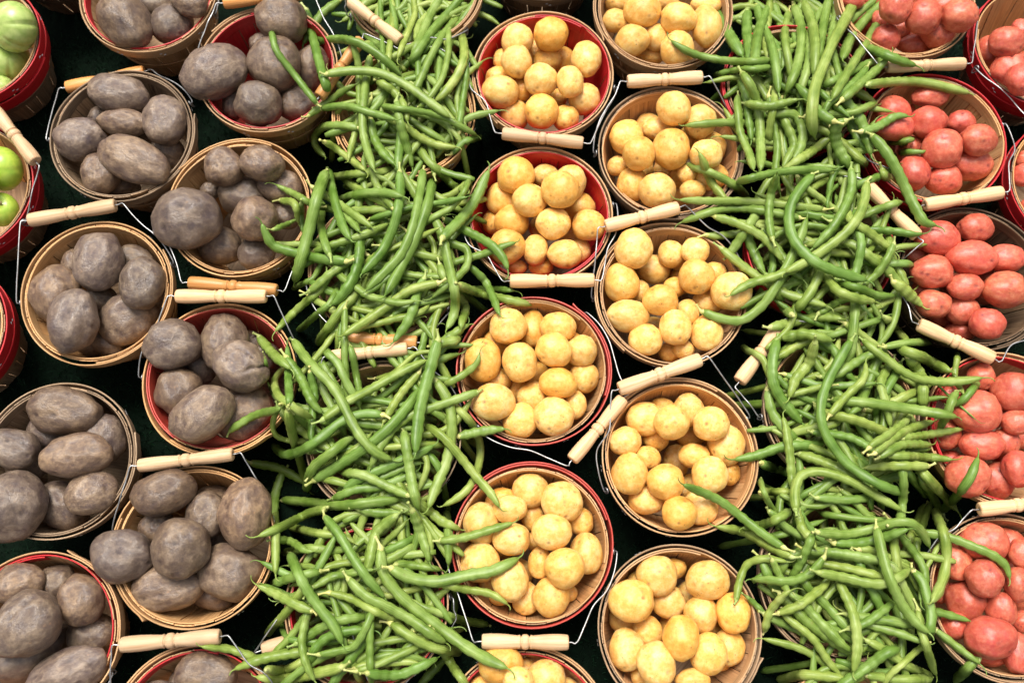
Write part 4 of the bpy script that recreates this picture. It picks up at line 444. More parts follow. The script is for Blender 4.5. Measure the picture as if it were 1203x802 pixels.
FILL = [
 (40,[-945,8020,591,-998,8424,605,-1225,8663,607,-1665,8777,629]),
 (52,[-2100,8328,669,-1701,8568,640,-1481,8833,618,-1319,9269,603]),
 (44,[-1357,7831,613,-1350,8121,640,-1491,8346,621,-1820,8508,657]),
 (41,[-782,8543,646,-1159,8675,659,-1409,8835,628,-1686,9123,585]),
 (41,[-1165,8336,600,-1486,8497,650,-1750,8535,659,-2103,8469,705]),
 (46,[-989,7970,608,-1153,8261,670,-1271,8586,665,-1338,9043,718]),
 (41,[-2027,8596,672,-1630,8732,682,-1403,8942,655,-1249,9272,702]),
 (52,[-1947,8023,680,-1714,8215,676,-1414,8368,674,-971,8461,660]),
 (43,[-759,8251,732,-963,8571,687,-1080,8847,689,-1157,9241,707]),
 (48,[-1209,8385,637,-1594,8576,689,-1835,8788,689,-1981,9062,672]),
 (49,[-1024,7934,654,-1158,8127,698,-1400,8272,709,-1782,8312,725]),
 (41,[-1008,8307,716,-1264,8631,699,-1502,8827,704,-1869,9018,722]),
 (43,[-1920,7997,736,-1788,8311,715,-1599,8475,717,-1268,8558,703]),
 (42,[-1697,8207,777,-1307,8431,727,-993,8549,732,-686,8627,706]),
 (43,[-1805,8225,717,-1623,8669,742,-1692,9009,718,-1890,9157,721]),
 (47,[-1017,8040,688,-1326,8283,738,-1609,8308,753,-1955,8121,692]),
 (48,[-1704,8414,804,-1313,8631,736,-1114,8894,734,-1069,9220,742]),
 (51,[-1562,8157,777,-1708,8473,752,-1887,8659,761,-2152,8803,748]),
 (41,[-1198,7834,770,-1118,8128,761,-1153,8372,757,-1312,8665,800]),
 (50,[-1060,8616,735,-1363,8865,767,-1531,9104,757,-1618,9297,736]),
 (42,[-1568,7805,719,-1645,8128,765,-1766,8344,791,-2005,8577,827]),
 (46,[-1258,8161,839,-1113,8481,799,-1042,8734,797,-1002,9083,796]),
 (43,[-2064,8434,834,-1862,8703,790,-1765,8935,794,-1716,9268,748]),
 (49,[-1126,7859,781,-1287,8176,812,-1467,8370,812,-1769,8558,744]),
 (45,[-1993,8468,841,-1539,8580,797,-1229,8740,803,-872,9042,790]),
 (46,[-1212,8074,824,-1472,8413,813,-1744,8572,802,-2166,8634,862]),
 (42,[-1561,8590,809,-1205,8399,835,-910,8400,820,-659,8587,797]),
 (42,[-1728,8283,780,-1630,8680,826,-1411,8879,819,-1007,8939,859]),
 (48,[-1942,8117,851,-1640,8329,840,-1372,8350,846,-1040,8188,892]),
 (41,[-733,8864,813,-1032,8710,831,-1276,8729,834,-1548,8927,899]),
 (41,[-2102,8320,884,-1804,8578,870,-1521,8623,855,-1156,8471,832]),
 (43,[-863,8019,897,-1095,8205,860,-1395,8281,870,-1807,8195,902]),
 (42,[-1762,8417,832,-1485,8620,879,-1344,8831,873,-1260,9165,816]),
 (48,[-1787,7951,901,-1688,8278,873,-1589,8514,876,-1426,8815,906]),
 (50,[-668,8422,938,-1055,8469,893,-1292,8628,888,-1483,8968,869]),
 (50,[-1557,8457,910,-1712,8783,883,-1805,9037,895,-1821,9249,947]),
 (40,[-1756,7843,910,-1526,8242,901,-1338,8531,889,-1069,8905,959]),
 (47,[-1150,8211,944,-1186,8666,914,-1167,9007,905,-1142,9298,952]),
 (45,[-2188,8294,973,-1899,8454,904,-1597,8600,912,-1191,8790,953]),
 (48,[-1199,7995,939,-1375,8374,929,-1387,8682,922,-1239,9073,948]),
 (49,[-1110,8572,912,-1388,8832,947,-1618,9000,942,-1942,9178,906]),
 (40,[-1312,7892,893,-1407,8318,937,-1633,8539,954,-2061,8625,928]),
 (47,[-1703,8549,899,-1273,8572,943,-1006,8739,945,-829,9088,921]),
 (47,[-2240,8615,990,-2004,8707,944,-1732,8865,954,-1457,9187,930]),
 (44,[-1513,7752,957,-1355,8009,961,-1150,8146,972,-813,8181,1019]),
 (50,[-835,8519,949,-1170,8845,982,-1322,9155,961,-1389,9367,1001]),
 (47,[-1042,5950,605,-1034,6361,634,-1248,6630,619,-1697,6782,608]),
 (51,[-2202,6416,606,-1844,6625,642,-1554,6737,621,-1148,6824,656]),
 (41,[-1895,5889,601,-1582,6130,624,-1399,6367,633,-1239,6736,608]),
 (41,[-820,6763,591,-1173,6743,660,-1477,6758,628,-1876,6836,645]),
 (48,[-1169,6445,701,-1561,6463,651,-1854,6486,660,-2241,6532,669]),
 (43,[-2033,6367,614,-1601,6448,643,-1273,6473,648,-833,6457,718]),
 (47,[-1845,6308,647,-1672,6666,681,-1477,6889,680,-1144,7107,722]),
 (41,[-2171,6181,731,-1722,6263,666,-1470,6496,663,-1341,6951,626]),
 (45,[-1364,6142,673,-1228,6498,690,-1119,6762,671,-1009,7059,715]),
 (51,[-1366,6201,690,-1724,6481,706,-1836,6791,696,-1734,7217,716]),
 (46,[-835,6264,646,-1184,6123,697,-1461,6133,692,-1798,6300,680]),
 (48,[-1656,6350,756,-1512,6727,714,-1279,6905,714,-892,6934,693]),
 (47,[-2032,5974,666,-1813,6269,706,-1582,6520,699,-1249,6830,659]),
 (48,[-1041,5998,755,-1260,6353,716,-1460,6592,720,-1769,6871,670]),
 (44,[-2236,6500,754,-1895,6779,716,-1591,6900,720,-1152,6931,680]),
 (47,[-1740,5850,776,-1566,6231,739,-1493,6535,726,-1475,6954,785]),
 (41,[-1560,6244,770,-1279,6593,732,-1196,6912,750,-1305,7238,726]),
 (41,[-1306,6502,696,-1727,6468,761,-1998,6612,740,-2136,6933,797]),
 (46,[-1942,6157,713,-1482,6249,770,-1189,6435,754,-909,6813,814]),
 (48,[-1173,6330,819,-1419,6570,776,-1611,6741,766,-1879,6958,755]),
 (49,[-1955,5889,820,-1880,6025,778,-1706,6310,777,-1489,6698,773]),
 (47,[-1626,6447,757,-1273,6509,795,-1029,6618,788,-805,6816,737]),
 (45,[-1987,6282,837,-1762,6533,788,-1652,6759,806,-1595,7091,748]),
 (46,[-977,6105,769,-1312,6198,806,-1570,6218,797,-1915,6175,828]),
 (43,[-917,6388,808,-1237,6705,797,-1353,7014,807,-1359,7266,850]),
 (49,[-1747,5879,848,-1857,6247,813,-1989,6502,814,-2222,6805,827]),
 (50,[-880,6062,783,-1143,6276,815,-1282,6485,821,-1376,6811,766]),
 (43,[-1502,6300,805,-1610,6737,819,-1737,7048,817,-1852,7205,782]),
 (48,[-1740,6024,852,-1556,6349,833,-1494,6620,838,-1519,6993,871]),
 (49,[-990,6127,797,-1037,6570,842,-1215,6845,845,-1601,7069,869]),
 (50,[-1565,5962,903,-1688,6396,862,-1723,6731,852,-1694,7180,910]),
 (45,[-894,6328,922,-1231,6258,863,-1477,6317,876,-1745,6534,854]),
 (48,[-1901,6743,922,-1545,6862,867,-1337,7044,867,-1227,7244,848]),
 (43,[-1681,5938,828,-1640,6276,879,-1655,6530,871,-1735,6861,847]),
 (45,[-1615,5914,935,-1452,6350,891,-1251,6632,885,-891,6927,908]),
 (42,[-2277,6654,922,-1951,6813,894,-1686,6862,892,-1324,6830,885]),
 (43,[-1009,6057,889,-1374,6134,894,-1633,6238,910,-1950,6433,917]),
 (51,[-1726,6573,930,-1382,6777,898,-1090,6809,899,-730,6679,863]),
 (43,[-1530,5906,931,-1687,6355,909,-1956,6573,910,-2298,6614,906]),
 (47,[-1289,5739,951,-1222,6118,934,-1161,6424,925,-1056,6827,906]),
 (44,[-1094,6613,960,-1421,6682,917,-1666,6733,932,-1993,6802,991]),
 (44,[-2093,6431,912,-1769,6287,949,-1519,6339,927,-1279,6601,882]),
 (51,[-733,6286,899,-918,6550,956,-1208,6697,947,-1637,6772,933]),
 (44,[-1330,6329,978,-1682,6586,945,-1967,6746,945,-2238,6852,897]),
 (41,[-1916,5971,991,-1551,6188,977,-1297,6379,972,-988,6669,987]),
 (47,[-1261,6179,943,-1424,6561,961,-1391,6862,976,-1150,7201,969]),
 (44,[-1868,4007,657,-1498,4139,620,-1230,4259,612,-1010,4408,570]),
 (51,[-1690,4081,654,-1914,4328,628,-2009,4556,633,-2011,4859,660]),
 (47,[-2227,3874,656,-1826,3847,632,-1529,3888,642,-1150,4024,649]),
 (49,[-1283,3939,641,-1544,4188,629,-1738,4376,660,-1993,4630,594]),
 (44,[-2146,3608,694,-2047,3970,636,-2088,4297,637,-2292,4641,682]),
 (42,[-1443,3509,615,-1373,3833,659,-1405,4149,644,-1520,4559,604]),
 (49,[-2248,4334,698,-1914,4507,668,-1736,4718,662,-1637,4932,645]),
 (44,[-1964,3503,659,-1956,3692,682,-1836,3936,662,-1595,4211,720]),
 (52,[-1917,4212,742,-1472,4318,675,-1132,4364,676,-976,4329,641]),
 (47,[-2252,3923,688,-2083,4217,691,-1936,4425,682,-1716,4684,750]),
 (50,[-1353,3540,714,-1487,3768,701,-1653,4041,693,-1882,4398,663]),
 (43,[-2073,4575,697,-1740,4480,693,-1492,4534,691,-1229,4760,671]),
 (51,[-1744,3657,666,-1793,4008,726,-1811,4272,713,-1811,4626,693]),
 (45,[-955,4229,748,-1141,4094,737,-1457,4160,711,-1783,4460,694]),
 (41,[-2037,3962,786,-1930,4397,722,-2027,4707,729,-2182,4781,696]),
 (44,[-1077,4111,748,-1544,4091,748,-1889,4144,723,-2328,4301,720]),
 (42,[-1325,3842,724,-1464,4217,736,-1563,4501,748,-1690,4881,735]),
 (48,[-1391,3853,810,-1687,4088,755,-1843,4322,760,-1946,4685,763]),
 (48,[-1090,3751,804,-1388,3961,753,-1680,4068,755,-2097,4102,768]),
 (51,[-2183,4360,757,-1843,4406,753,-1593,4467,768,-1269,4582,723]),
 (43,[-1564,3508,767,-1817,3827,781,-2032,4044,785,-2349,4299,808]),
 (51,[-956,4042,774,-1234,4148,793,-1392,4370,787,-1388,4749,797]),
 (44,[-2079,3829,803,-2011,4246,807,-2010,4563,798,-2036,4891,771]),
 (44,[-1557,3441,857,-1552,3669,810,-1707,3914,814,-2052,4110,859]),
 (51,[-1960,4023,766,-1700,4375,808,-1406,4496,799,-974,4430,856]),
 (46,[-2424,3908,805,-2200,3970,813,-1983,4210,820,-1885,4642,787]),
 (51,[-1377,3598,814,-1551,3988,819,-1611,4301,810,-1592,4728,764]),
 (42,[-1292,4350,878,-1703,4475,839,-1993,4616,830,-2245,4757,793]),
 (44,[-2049,3497,866,-1903,3675,838,-1800,3953,827,-1751,4348,792]),
 (41,[-1772,4040,823,-1374,4277,855,-1234,4580,853,-1373,4904,804]),
 (49,[-2471,4030,822,-2160,4233,841,-1866,4304,854,-1461,4273,826]),
 (52,[-1026,3805,919,-1395,3895,860,-1696,4010,875,-2083,4200,875]),
 (50,[-1927,4159,864,-1670,4478,871,-1633,4773,887,-1786,4980,851]),
 (43,[-2206,3587,923,-2077,3875,889,-1900,4059,889,-1595,4221,906]),
 (51,[-1763,3799,894,-1456,4044,896,-1350,4310,877,-1407,4699,876]),
 (46,[-2303,4083,935,-2058,4370,882,-1877,4587,890,-1637,4879,899]),
 (48,[-1892,3425,922,-1741,3813,908,-1681,4144,906,-1681,4594,909]),
 (49,[-1812,3805,888,-1653,4246,918,-1407,4487,894,-1021,4603,873]),
 (41,[-2422,3846,858,-2323,4049,929,-2066,4245,906,-1693,4459,935]),
 (45,[-973,3877,932,-1208,3929,939,-1538,3941,932,-1969,3836,947]),
 (44,[-2310,4271,906,-1898,4433,934,-1654,4651,948,-1473,4964,971]),
 (43,[-1517,3652,955,-1835,3767,937,-2083,3814,951,-2418,3825,950]),
 (45,[-1532,3814,969,-1271,4166,948,-1262,4482,941,-1505,4848,969]),
 (42,[-2197,3793,996,-2154,4241,940,-2039,4555,969,-1781,4923,956]),
 (48,[-1609,3504,952,-1653,3852,959,-1572,4096,959,-1327,4347,994]),
 (48,[-1711,4159,917,-1598,4490,974,-1473,4721,959,-1310,4904,967]),
 (49,[-1331,1399,566,-1387,1793,611,-1265,2053,628,-987,2234,577]),
 (47,[-2331,1846,653,-2025,2081,613,-1858,2315,619,-1733,2655,679]),
 (51,[-1826,1222,681,-1636,1389,626,-1628,1686,639,-1842,2037,615]),
 (46,[-1991,2401,628,-1615,2185,640,-1304,2217,656,-1091,2407,607]),
 (49,[-2197,1442,614,-2001,1777,662,-1722,1986,647,-1273,2126,685]),
 (51,[-1179,1363,670,-1336,1637,653,-1392,1876,671,-1371,2205,716]),
 (47,[-1163,1863,644,-1556,2016,664,-1822,2187,682,-2125,2480,621]),
 (46,[-1599,1222,683,-1764,1563,687,-1739,1837,660,-1515,2142,666]),
 (47,[-1401,1540,657,-1527,1846,668,-1560,2089,674,-1520,2417,735]),
 (40,[-1851,1491,677,-1838,1866,680,-1821,2146,696,-1789,2519,689]),
 (46,[-983,1694,703,-1385,1675,696,-1683,1712,696,-2069,1827,662]),
 (51,[-2028,2189,674,-1684,2223,691,-1425,2235,694,-1079,2234,663]),
 (48,[-2293,1549,769,-1946,1729,713,-1717,1938,726,-1492,2288,657]),
 (50,[-1104,1412,699,-1233,1736,731,-1468,1976,723,-1864,2193,751]),
 (42,[-1562,1730,694,-1787,2058,731,-1865,2343,724,-1821,2664,780]),
 (42,[-1453,1201,775,-1622,1500,732,-1740,1807,735,-1860,2231,725]),
 (40,[-1547,1720,723,-1425,2068,746,-1259,2286,748,-1061,2409,699]),
 (51,[-2283,1515,810,-2100,1790,768,-2010,2111,751,-2076,2558,709]),
 (46,[-1611,1265,709,-1471,1617,754,-1504,1892,757,-1725,2201,747]),
 (47,[-1281,1742,736,-1563,2009,761,-1743,2237,781,-1937,2574,743]),
 (43,[-1578,1170,828,-1843,1438,790,-2014,1745,765,-2194,2178,753]),
 (51,[-1971,2055,836,-1585,1956,771,-1291,1985,773,-932,2157,760]),
 (42,[-1387,1784,793,-1743,1972,791,-1948,2189,796,-2106,2547,826]),
 (41,[-2094,1593,833,-1728,1655,809,-1457,1715,808,-1100,1815,800]),
 (48,[-1030,1799,790,-1312,2172,819,-1613,2339,797,-2078,2380,849]),
 (50,[-1498,1734,807,-1871,1772,825,-2130,1877,818,-2402,2104,824]),
 (45,[-1509,1195,809,-1459,1655,814,-1320,1969,837,-1015,2316,861]),
 (42,[-1308,2155,801,-1669,2208,831,-1898,2348,824,-2071,2583,887]),
 (48,[-2139,1508,881,-1838,1756,849,-1558,1782,827,-1217,1594,785]),
 (49,[-1913,1870,866,-1537,1985,862,-1290,2143,849,-1041,2422,856]),
 (50,[-1956,1418,874,-1996,1854,861,-1896,2162,869,-1607,2492,867]),
 (42,[-2033,1700,831,-1647,1681,870,-1373,1763,873,-1061,1992,903]),
 (47,[-991,2183,883,-1417,2300,870,-1739,2379,871,-2171,2472,851]),
 (40,[-1894,1181,901,-1867,1560,870,-2013,1859,888,-2403,2100,931]),
 (51,[-941,1739,851,-1333,1860,878,-1616,1980,870,-1975,2177,921]),
 (46,[-2233,1716,885,-1992,2081,902,-1874,2385,881,-1786,2711,857]),
 (42,[-1511,1149,896,-1642,1523,912,-1625,1834,917,-1445,2215,911]),
 (44,[-1903,2166,886,-1485,2227,916,-1191,2339,894,-1024,2425,919]),
 (40,[-2384,1623,924,-2211,1805,916,-2015,1970,902,-1754,2190,912]),
 (44,[-988,1479,929,-1142,1629,927,-1448,1655,940,-1819,1443,886]),
 (51,[-2222,2123,907,-1842,2192,941,-1553,2200,942,-1170,2153,911]),
 (46,[-1704,1207,884,-1755,1548,925,-1908,1748,946,-2223,1887,960]),
 (41,[-1291,1460,901,-1449,1832,945,-1455,2131,961,-1314,2510,979]),
 (49,[-2106,1564,912,-2021,1988,956,-2133,2280,963,-2299,2409,943]),
 (44,[-1153,1291,968,-1374,1431,973,-1608,1568,961,-1942,1706,936]),
 (50,[-988,2402,928,-1335,2361,969,-1576,2452,984,-1810,2715,974]),
 (44,[-1054,-151,611,-1323,-171,633,-1588,-146,606,-1932,-59,635]),
 (45,[-2286,-479,590,-1985,-189,643,-1769,38,617,-1493,353,659]),
 (42,[-2001,-860,580,-1867,-603,620,-1622,-356,638,-1194,-162,690]),
 (40,[-1474,-386,613,-1523,-28,631,-1679,185,654,-2004,342,596]),
 (51,[-2453,-461,695,-2184,-268,654,-1935,-169,666,-1581,-114,680]),
 (46,[-1614,-812,687,-1538,-435,651,-1631,-172,647,-1926,75,700]),
 (52,[-2443,-127,647,-2013,48,677,-1711,219,679,-1371,451,685]),
 (43,[-1348,-632,664,-1734,-426,662,-2035,-299,673,-2451,-165,691]),
 (52,[-1943,-300,725,-1530,-97,690,-1228,69,695,-1117,168,641]),
 (41,[-1752,-437,688,-1958,-176,706,-2063,49,678,-2129,375,680]),
 (43,[-1725,-907,714,-1604,-629,708,-1695,-348,685,-2018,-95,706]),
 (51,[-1154,50,766,-1545,141,708,-1740,354,699,-1793,585,711]),
 (43,[-2283,-720,761,-2196,-448,728,-2002,-275,726,-1662,-178,753]),
 (48,[-1410,-733,750,-1431,-372,732,-1460,-103,734,-1518,254,701]),
 (48,[-2279,-507,773,-2062,-72,730,-1758,105,736,-1273,79,731]),
 (50,[-2332,-679,741,-1967,-647,752,-1720,-417,722,-1576,23,779]),
 (44,[-2089,-167,771,-1714,2,740,-1411,14,748,-1025,-127,725]),
 (48,[-1582,-164,693,-2006,-160,752,-2322,-129,760,-2535,-74,768]),
 (42,[-1414,-829,707,-1389,-589,748,-1586,-372,756,-1977,-268,715]),
 (47,[-2024,-325,776,-1803,86,768,-1843,420,761,-2065,545,798]),
 (44,[-2417,-587,790,-2197,-548,770,-1891,-404,767,-1493,-193,793]),
 (41,[-1231,-459,757,-1465,-216,780,-1659,-54,800,-1939,133,753]),
 (46,[-2538,-34,830,-2175,-8,783,-1868,19,779,-1462,72,777]),
 (41,[-2205,-573,767,-1860,-440,784,-1593,-370,785,-1228,-315,813]),
 (48,[-1525,-307,763,-1576,87,815,-1511,375,819,-1404,510,751]),
 (51,[-2554,-201,850,-2193,-284,831,-1935,-186,801,-1712,124,785]),
 (41,[-1072,-477,818,-1427,-274,830,-1730,-273,811,-2093,-478,791]),
 (48,[-2464,209,773,-2116,211,844,-1791,295,839,-1438,534,879]),
 (51,[-1473,-877,792,-1844,-721,847,-2009,-480,825,-2020,-77,881]),
 (43,[-1929,-286,893,-1538,-78,835,-1305,154,848,-1238,399,862]),
 (43,[-2524,-381,908,-2143,-158,853,-1824,-80,853,-1383,-102,910]),
 (48,[-1600,-927,847,-1622,-574,847,-1587,-281,858,-1464,93,811]),
 (43,[-1798,-316,849,-1725,142,864,-1676,486,883,-1667,615,852]),
 (42,[-2425,-618,879,-2264,-535,890,-2041,-359,864,-1771,-91,827]),
 (49,[-995,-246,885,-1259,-225,892,-1599,-149,898,-2035,9,838]),
 (49,[-1574,-267,852,-1844,-12,908,-2104,66,899,-2470,-1,903]),
 (51,[-2178,-804,855,-1871,-499,889,-1703,-223,891,-1572,190,917]),
 (47,[-1927,-442,854,-1616,-93,915,-1564,242,920,-1755,633,890]),
 (49,[-1940,-613,868,-2036,-295,927,-2191,-105,920,-2482,54,966]),
 (50,[-1133,-632,876,-1314,-544,937,-1471,-345,916,-1568,-15,935]),
 (44,[-1385,-347,941,-1683,24,928,-1997,176,920,-2472,180,968]),
 (41,[-1898,-958,962,-2027,-740,926,-2024,-390,930,-1921,67,1000]),
 (45,[-987,-28,914,-1178,-31,951,-1430,-26,954,-1765,15,892]),
 (43,[-1959,-502,990,-1993,-175,957,-1998,71,960,-1977,399,981]),
 (50,[-1510,-925,912,-1599,-703,948,-1643,-451,964,-1634,-110,1022]),
 (49,[-1114,-36,945,-1493,176,960,-1665,444,976,-1718,645,961]),
 (49,[4542,9019,612,4461,9393,620,4343,9653,623,4115,9961,564]),
 (49,[4383,9461,620,3971,9669,648,3643,9777,652,3345,9793,670]),
 (41,[4158,8793,731,4100,9130,686,3991,9444,707,3778,9834,646]),
 (40,[3828,9876,739,4167,9862,739,4420,9883,728,4678,9910,766]),
 (51,[4372,9245,720,4015,9423,757,3763,9584,776,3451,9833,767]),
 (50,[4634,9049,781,4305,9268,803,4206,9534,807,4310,9915,759]),
 (48,[4317,9112,837,4110,9541,852,3853,9783,852,3413,9966,829]),
 (47,[3616,8857,902,3831,9103,888,3928,9426,886,3890,9881,859]),
 (46,[4505,9121,931,4399,9522,917,4491,9809,923,4682,9983,936]),
 (52,[3980,9053,950,3861,9490,928,3663,9760,950,3353,9959,995]),
 (51,[3826,6747,636,4247,6863,631,4567,6927,617,4723,6959,666]),
 (50,[3716,6523,667,3768,6950,628,3752,7270,622,3711,7567,601]),
 (47,[3931,6170,694,3972,6393,631,4112,6630,637,4408,6857,687]),
 (50,[3646,7122,600,4090,7190,649,4414,7277,630,4613,7296,606]),
 (51,[3767,6373,641,3812,6729,660,3739,6984,636,3513,7264,689]),
 (47,[4350,6250,692,4328,6614,674,4100,6857,662,3651,6957,666]),
 (40,[4487,6949,657,4094,6973,658,3844,7116,655,3623,7442,625]),
 (46,[3901,6164,635,3838,6400,677,3759,6639,674,3598,6935,670]),
 (48,[3759,6921,631,4121,6923,674,4333,7075,680,4452,7417,733]),
 (44,[4233,6646,662,3912,6907,683,3643,7058,682,3308,7174,665]),
 (48,[4723,6720,724,4336,6533,696,4016,6535,711,3623,6725,668]),
 (43,[3539,6839,689,3906,7084,709,4225,7096,720,4609,6880,648]),
 (42,[4153,6573,738,3807,6651,718,3605,6815,727,3454,7135,719]),
 (50,[3724,6453,727,4105,6712,723,4257,7012,717,4238,7473,684]),
 (42,[3820,6638,751,3826,6974,736,3909,7209,732,4113,7476,788]),
 (49,[4606,6586,682,4148,6705,753,3818,6835,725,3403,7062,766]),
 (45,[4563,6634,763,4310,6966,732,4206,7258,738,4179,7632,687]),
 (46,[3240,6863,697,3548,6860,761,3878,6983,756,4240,7291,732]),
 (48,[3754,6616,778,4100,6626,771,4299,6776,752,4402,7107,764]),
 (44,[4483,6961,813,4085,7164,761,3906,7437,766,3908,7654,808]),
 (46,[4191,6158,802,3889,6524,777,3787,6860,779,3833,7334,778]),
 (48,[4105,6358,781,4214,6792,778,4396,7070,797,4658,7287,779]),
 (47,[3538,6610,814,3745,6908,798,3918,7118,796,4172,7378,828]),
 (49,[3973,6128,768,4028,6390,807,4155,6647,802,4421,6925,810]),
 (48,[4601,6870,865,4251,7063,824,3958,7073,820,3595,6903,839]),
 (43,[3325,6516,839,3577,6708,825,3785,6888,828,4042,7151,803]),
 (41,[3747,6733,793,4127,6752,816,4407,6801,832,4771,6913,848]),
 (49,[4222,7016,840,3962,7237,826,3718,7272,836,3406,7133,879]),
 (48,[4138,6198,800,3958,6578,842,3948,6887,851,4105,7278,888]),
 (49,[3738,6881,841,4080,6943,854,4301,7076,854,4517,7349,801]),
 (45,[3931,6443,839,3673,6827,854,3631,7163,850,3785,7599,835]),
 (45,[3668,6395,873,4077,6498,855,4385,6574,853,4754,6684,806]),
 (40,[3574,6844,829,3914,7117,885,4192,7289,858,4563,7445,920]),
 (41,[4249,6350,898,3918,6631,872,3757,6910,876,3679,7337,927]),
 (42,[3672,7017,860,4022,6874,887,4290,6929,894,4554,7201,872]),
 (45,[3961,6455,872,3938,6836,892,3904,7120,886,3835,7495,840]),
 (50,[4416,6222,953,4125,6365,906,3874,6463,889,3524,6546,898]),
 (45,[4372,6751,939,4307,7090,908,4272,7346,896,4234,7658,953]),
 (44,[3233,6670,934,3455,6761,907,3596,6966,905,3591,7312,873]),
 (40,[4334,6171,932,4332,6537,938,4215,6816,937,3937,7117,882]),
 (50,[3662,6634,981,3932,6903,923,3978,7174,933,3812,7517,979]),
 (47,[3576,6214,972,3628,6400,937,3910,6597,926,4380,6639,929]),
 (49,[4691,6532,996,4505,6884,950,4399,7162,947,4303,7547,984]),
 (48,[4288,7082,997,3880,7036,964,3573,7046,944,3218,7103,937]),
 (46,[3515,6455,946,3945,6564,976,4246,6704,949,4607,6964,1010]),
 (47,[3616,7401,937,4013,7306,964,4315,7331,984,4616,7423,948]),
 (47,[4510,3896,659,4442,4362,608,4566,4682,605,4784,4897,618]),
 (50,[3439,4422,646,3838,4616,633,4147,4740,613,4570,4876,625]),
 (49,[4331,3819,639,4208,4091,624,4171,4423,649,4231,4867,578]),
 (46,[4502,4215,698,4302,4505,636,4082,4641,655,3734,4689,681]),
 (46,[4230,3985,678,3930,4324,642,3822,4639,636,3853,5091,665]),
 (41,[3840,4127,660,4195,4329,654,4320,4595,649,4249,4998,610]),
 (42,[3642,4699,680,3938,4861,653,4183,4910,663,4518,4874,634]),
 (48,[3833,3863,721,4038,4249,672,4146,4587,670,4209,5056,652]),
 (42,[4898,4571,733,4679,4650,668,4342,4657,686,3893,4609,638]),
 (43,[4671,4460,646,4279,4529,696,3981,4544,693,3584,4516,729]),
 (51,[4563,3904,708,4353,4105,698,4266,4361,692,4303,4725,745]),
 (47,[4725,4662,721,4388,4832,700,4186,5027,695,4022,5264,681]),
 (49,[3832,3854,708,3849,4183,700,3776,4483,726,3534,4825,724]),
 (51,[4638,3952,702,4534,4294,738,4470,4618,728,4462,5059,747]),
 (41,[3822,4125,737,3959,4539,742,4205,4737,723,4639,4779,672]),
 (43,[3733,3904,777,3961,4011,734,4249,4207,742,4656,4431,698]),
 (51,[4897,4686,757,4629,4742,736,4321,4868,761,3988,5170,775]),
 (41,[3840,3992,807,3794,4397,766,3717,4691,742,3593,5037,810]),
 (41,[3637,4253,720,4054,4407,765,4338,4578,748,4669,4875,819]),
 (42,[4430,4425,783,4235,4745,763,4039,4944,756,3723,5145,781]),
 (51,[3508,4125,785,3841,4306,780,4185,4379,780,4658,4337,769]),
 (44,[4677,3992,835,4658,4433,782,4547,4741,795,4278,5092,736]),
 (51,[4111,4134,810,4056,4478,808,4035,4738,797,4033,5087,809]),
 (50,[4818,4135,791,4375,4232,789,4050,4365,788,3648,4609,779]),
 (49,[4795,4723,839,4463,4814,793,4214,4879,819,3880,4963,763]),
 (43,[3390,4423,822,3585,4394,804,3894,4398,818,4306,4407,802]),
 (41,[4001,4070,822,4192,4369,834,4250,4626,818,4206,4978,824]),
 (48,[4189,4382,781,4093,4699,838,3974,4916,837,3758,5168,873]),
 (48,[3932,3801,781,4000,4131,855,4123,4348,829,4371,4576,852]),
 (50,[4826,4222,906,4683,4636,859,4424,4817,851,3986,4809,809]),
 (44,[4117,4076,811,3921,4499,855,3660,4722,869,3416,4782,839]),
 (49,[3768,4225,887,4078,4405,867,4301,4553,877,4585,4770,884]),
 (44,[4740,4504,834,4373,4790,882,4042,4877,867,3582,4807,915]),
 (45,[4484,4298,932,4113,4336,876,3889,4491,894,3722,4825,901]),
 (45,[4935,4393,927,4757,4447,895,4485,4542,898,4137,4706,832]),
 (48,[4532,4862,889,4103,4745,909,3785,4812,908,3535,5020,913]),
 (41,[3784,3828,890,4071,3989,908,4228,4232,900,4299,4617,928]),
 (48,[4117,4289,915,4313,4634,910,4428,4907,923,4513,5241,914]),
 (48,[3867,3975,868,3893,4363,923,3947,4649,906,4062,5020,914]),
 (40,[4418,3773,907,4463,4142,914,4487,4433,929,4512,4821,937]),
 (46,[4505,4723,969,4202,4965,922,3927,5043,935,3542,4997,900]),
 (44,[4202,3751,964,4056,4113,947,3862,4327,935,3517,4507,897]),
 (46,[4758,4028,988,4654,4485,955,4529,4812,956,4303,5222,942]),
 (47,[4539,4550,980,4159,4591,946,3874,4607,968,3492,4606,963]),
 (44,[3963,3744,1004,4243,3981,956,4330,4303,955,4239,4750,1016]),
 (49,[4731,4602,935,4448,4884,966,4243,5102,961,3994,5323,948]),
 (47,[4508,1704,641,4423,2127,627,4345,2441,634,4219,2853,659]),
 (48,[3831,2049,595,3864,2440,639,4003,2693,620,4315,2930,610]),
 (44,[4771,1785,613,4396,1855,646,4157,2063,631,3991,2461,612]),
 (46,[4088,1887,678,4191,2230,642,4375,2415,650,4718,2521,662]),
 (40,[4429,2177,632,4075,2183,658,3848,2310,654,3658,2610,633]),
 (48,[4770,1777,700,4631,1947,661,4499,2224,660,4440,2632,696]),
 (40,[4649,2191,723,4321,2421,657,4041,2526,679,3642,2566,717]),
 (48,[3755,1722,657,3936,1838,672,4157,1987,680,4468,2160,623]),
 (46,[3917,2345,633,4322,2352,677,4622,2397,672,4949,2492,628]),
 (46,[4256,1928,644,4054,2235,706,4042,2503,675,4218,2827,713]),
 (48,[4794,1788,676,4514,1979,708,4220,1993,697,3867,1791,753]),
 (49,[4342,2123,739,4380,2492,717,4280,2745,717,4000,2989,707]),
 (50,[3557,1969,675,3860,2097,724,4142,2194,703,4527,2295,758]),
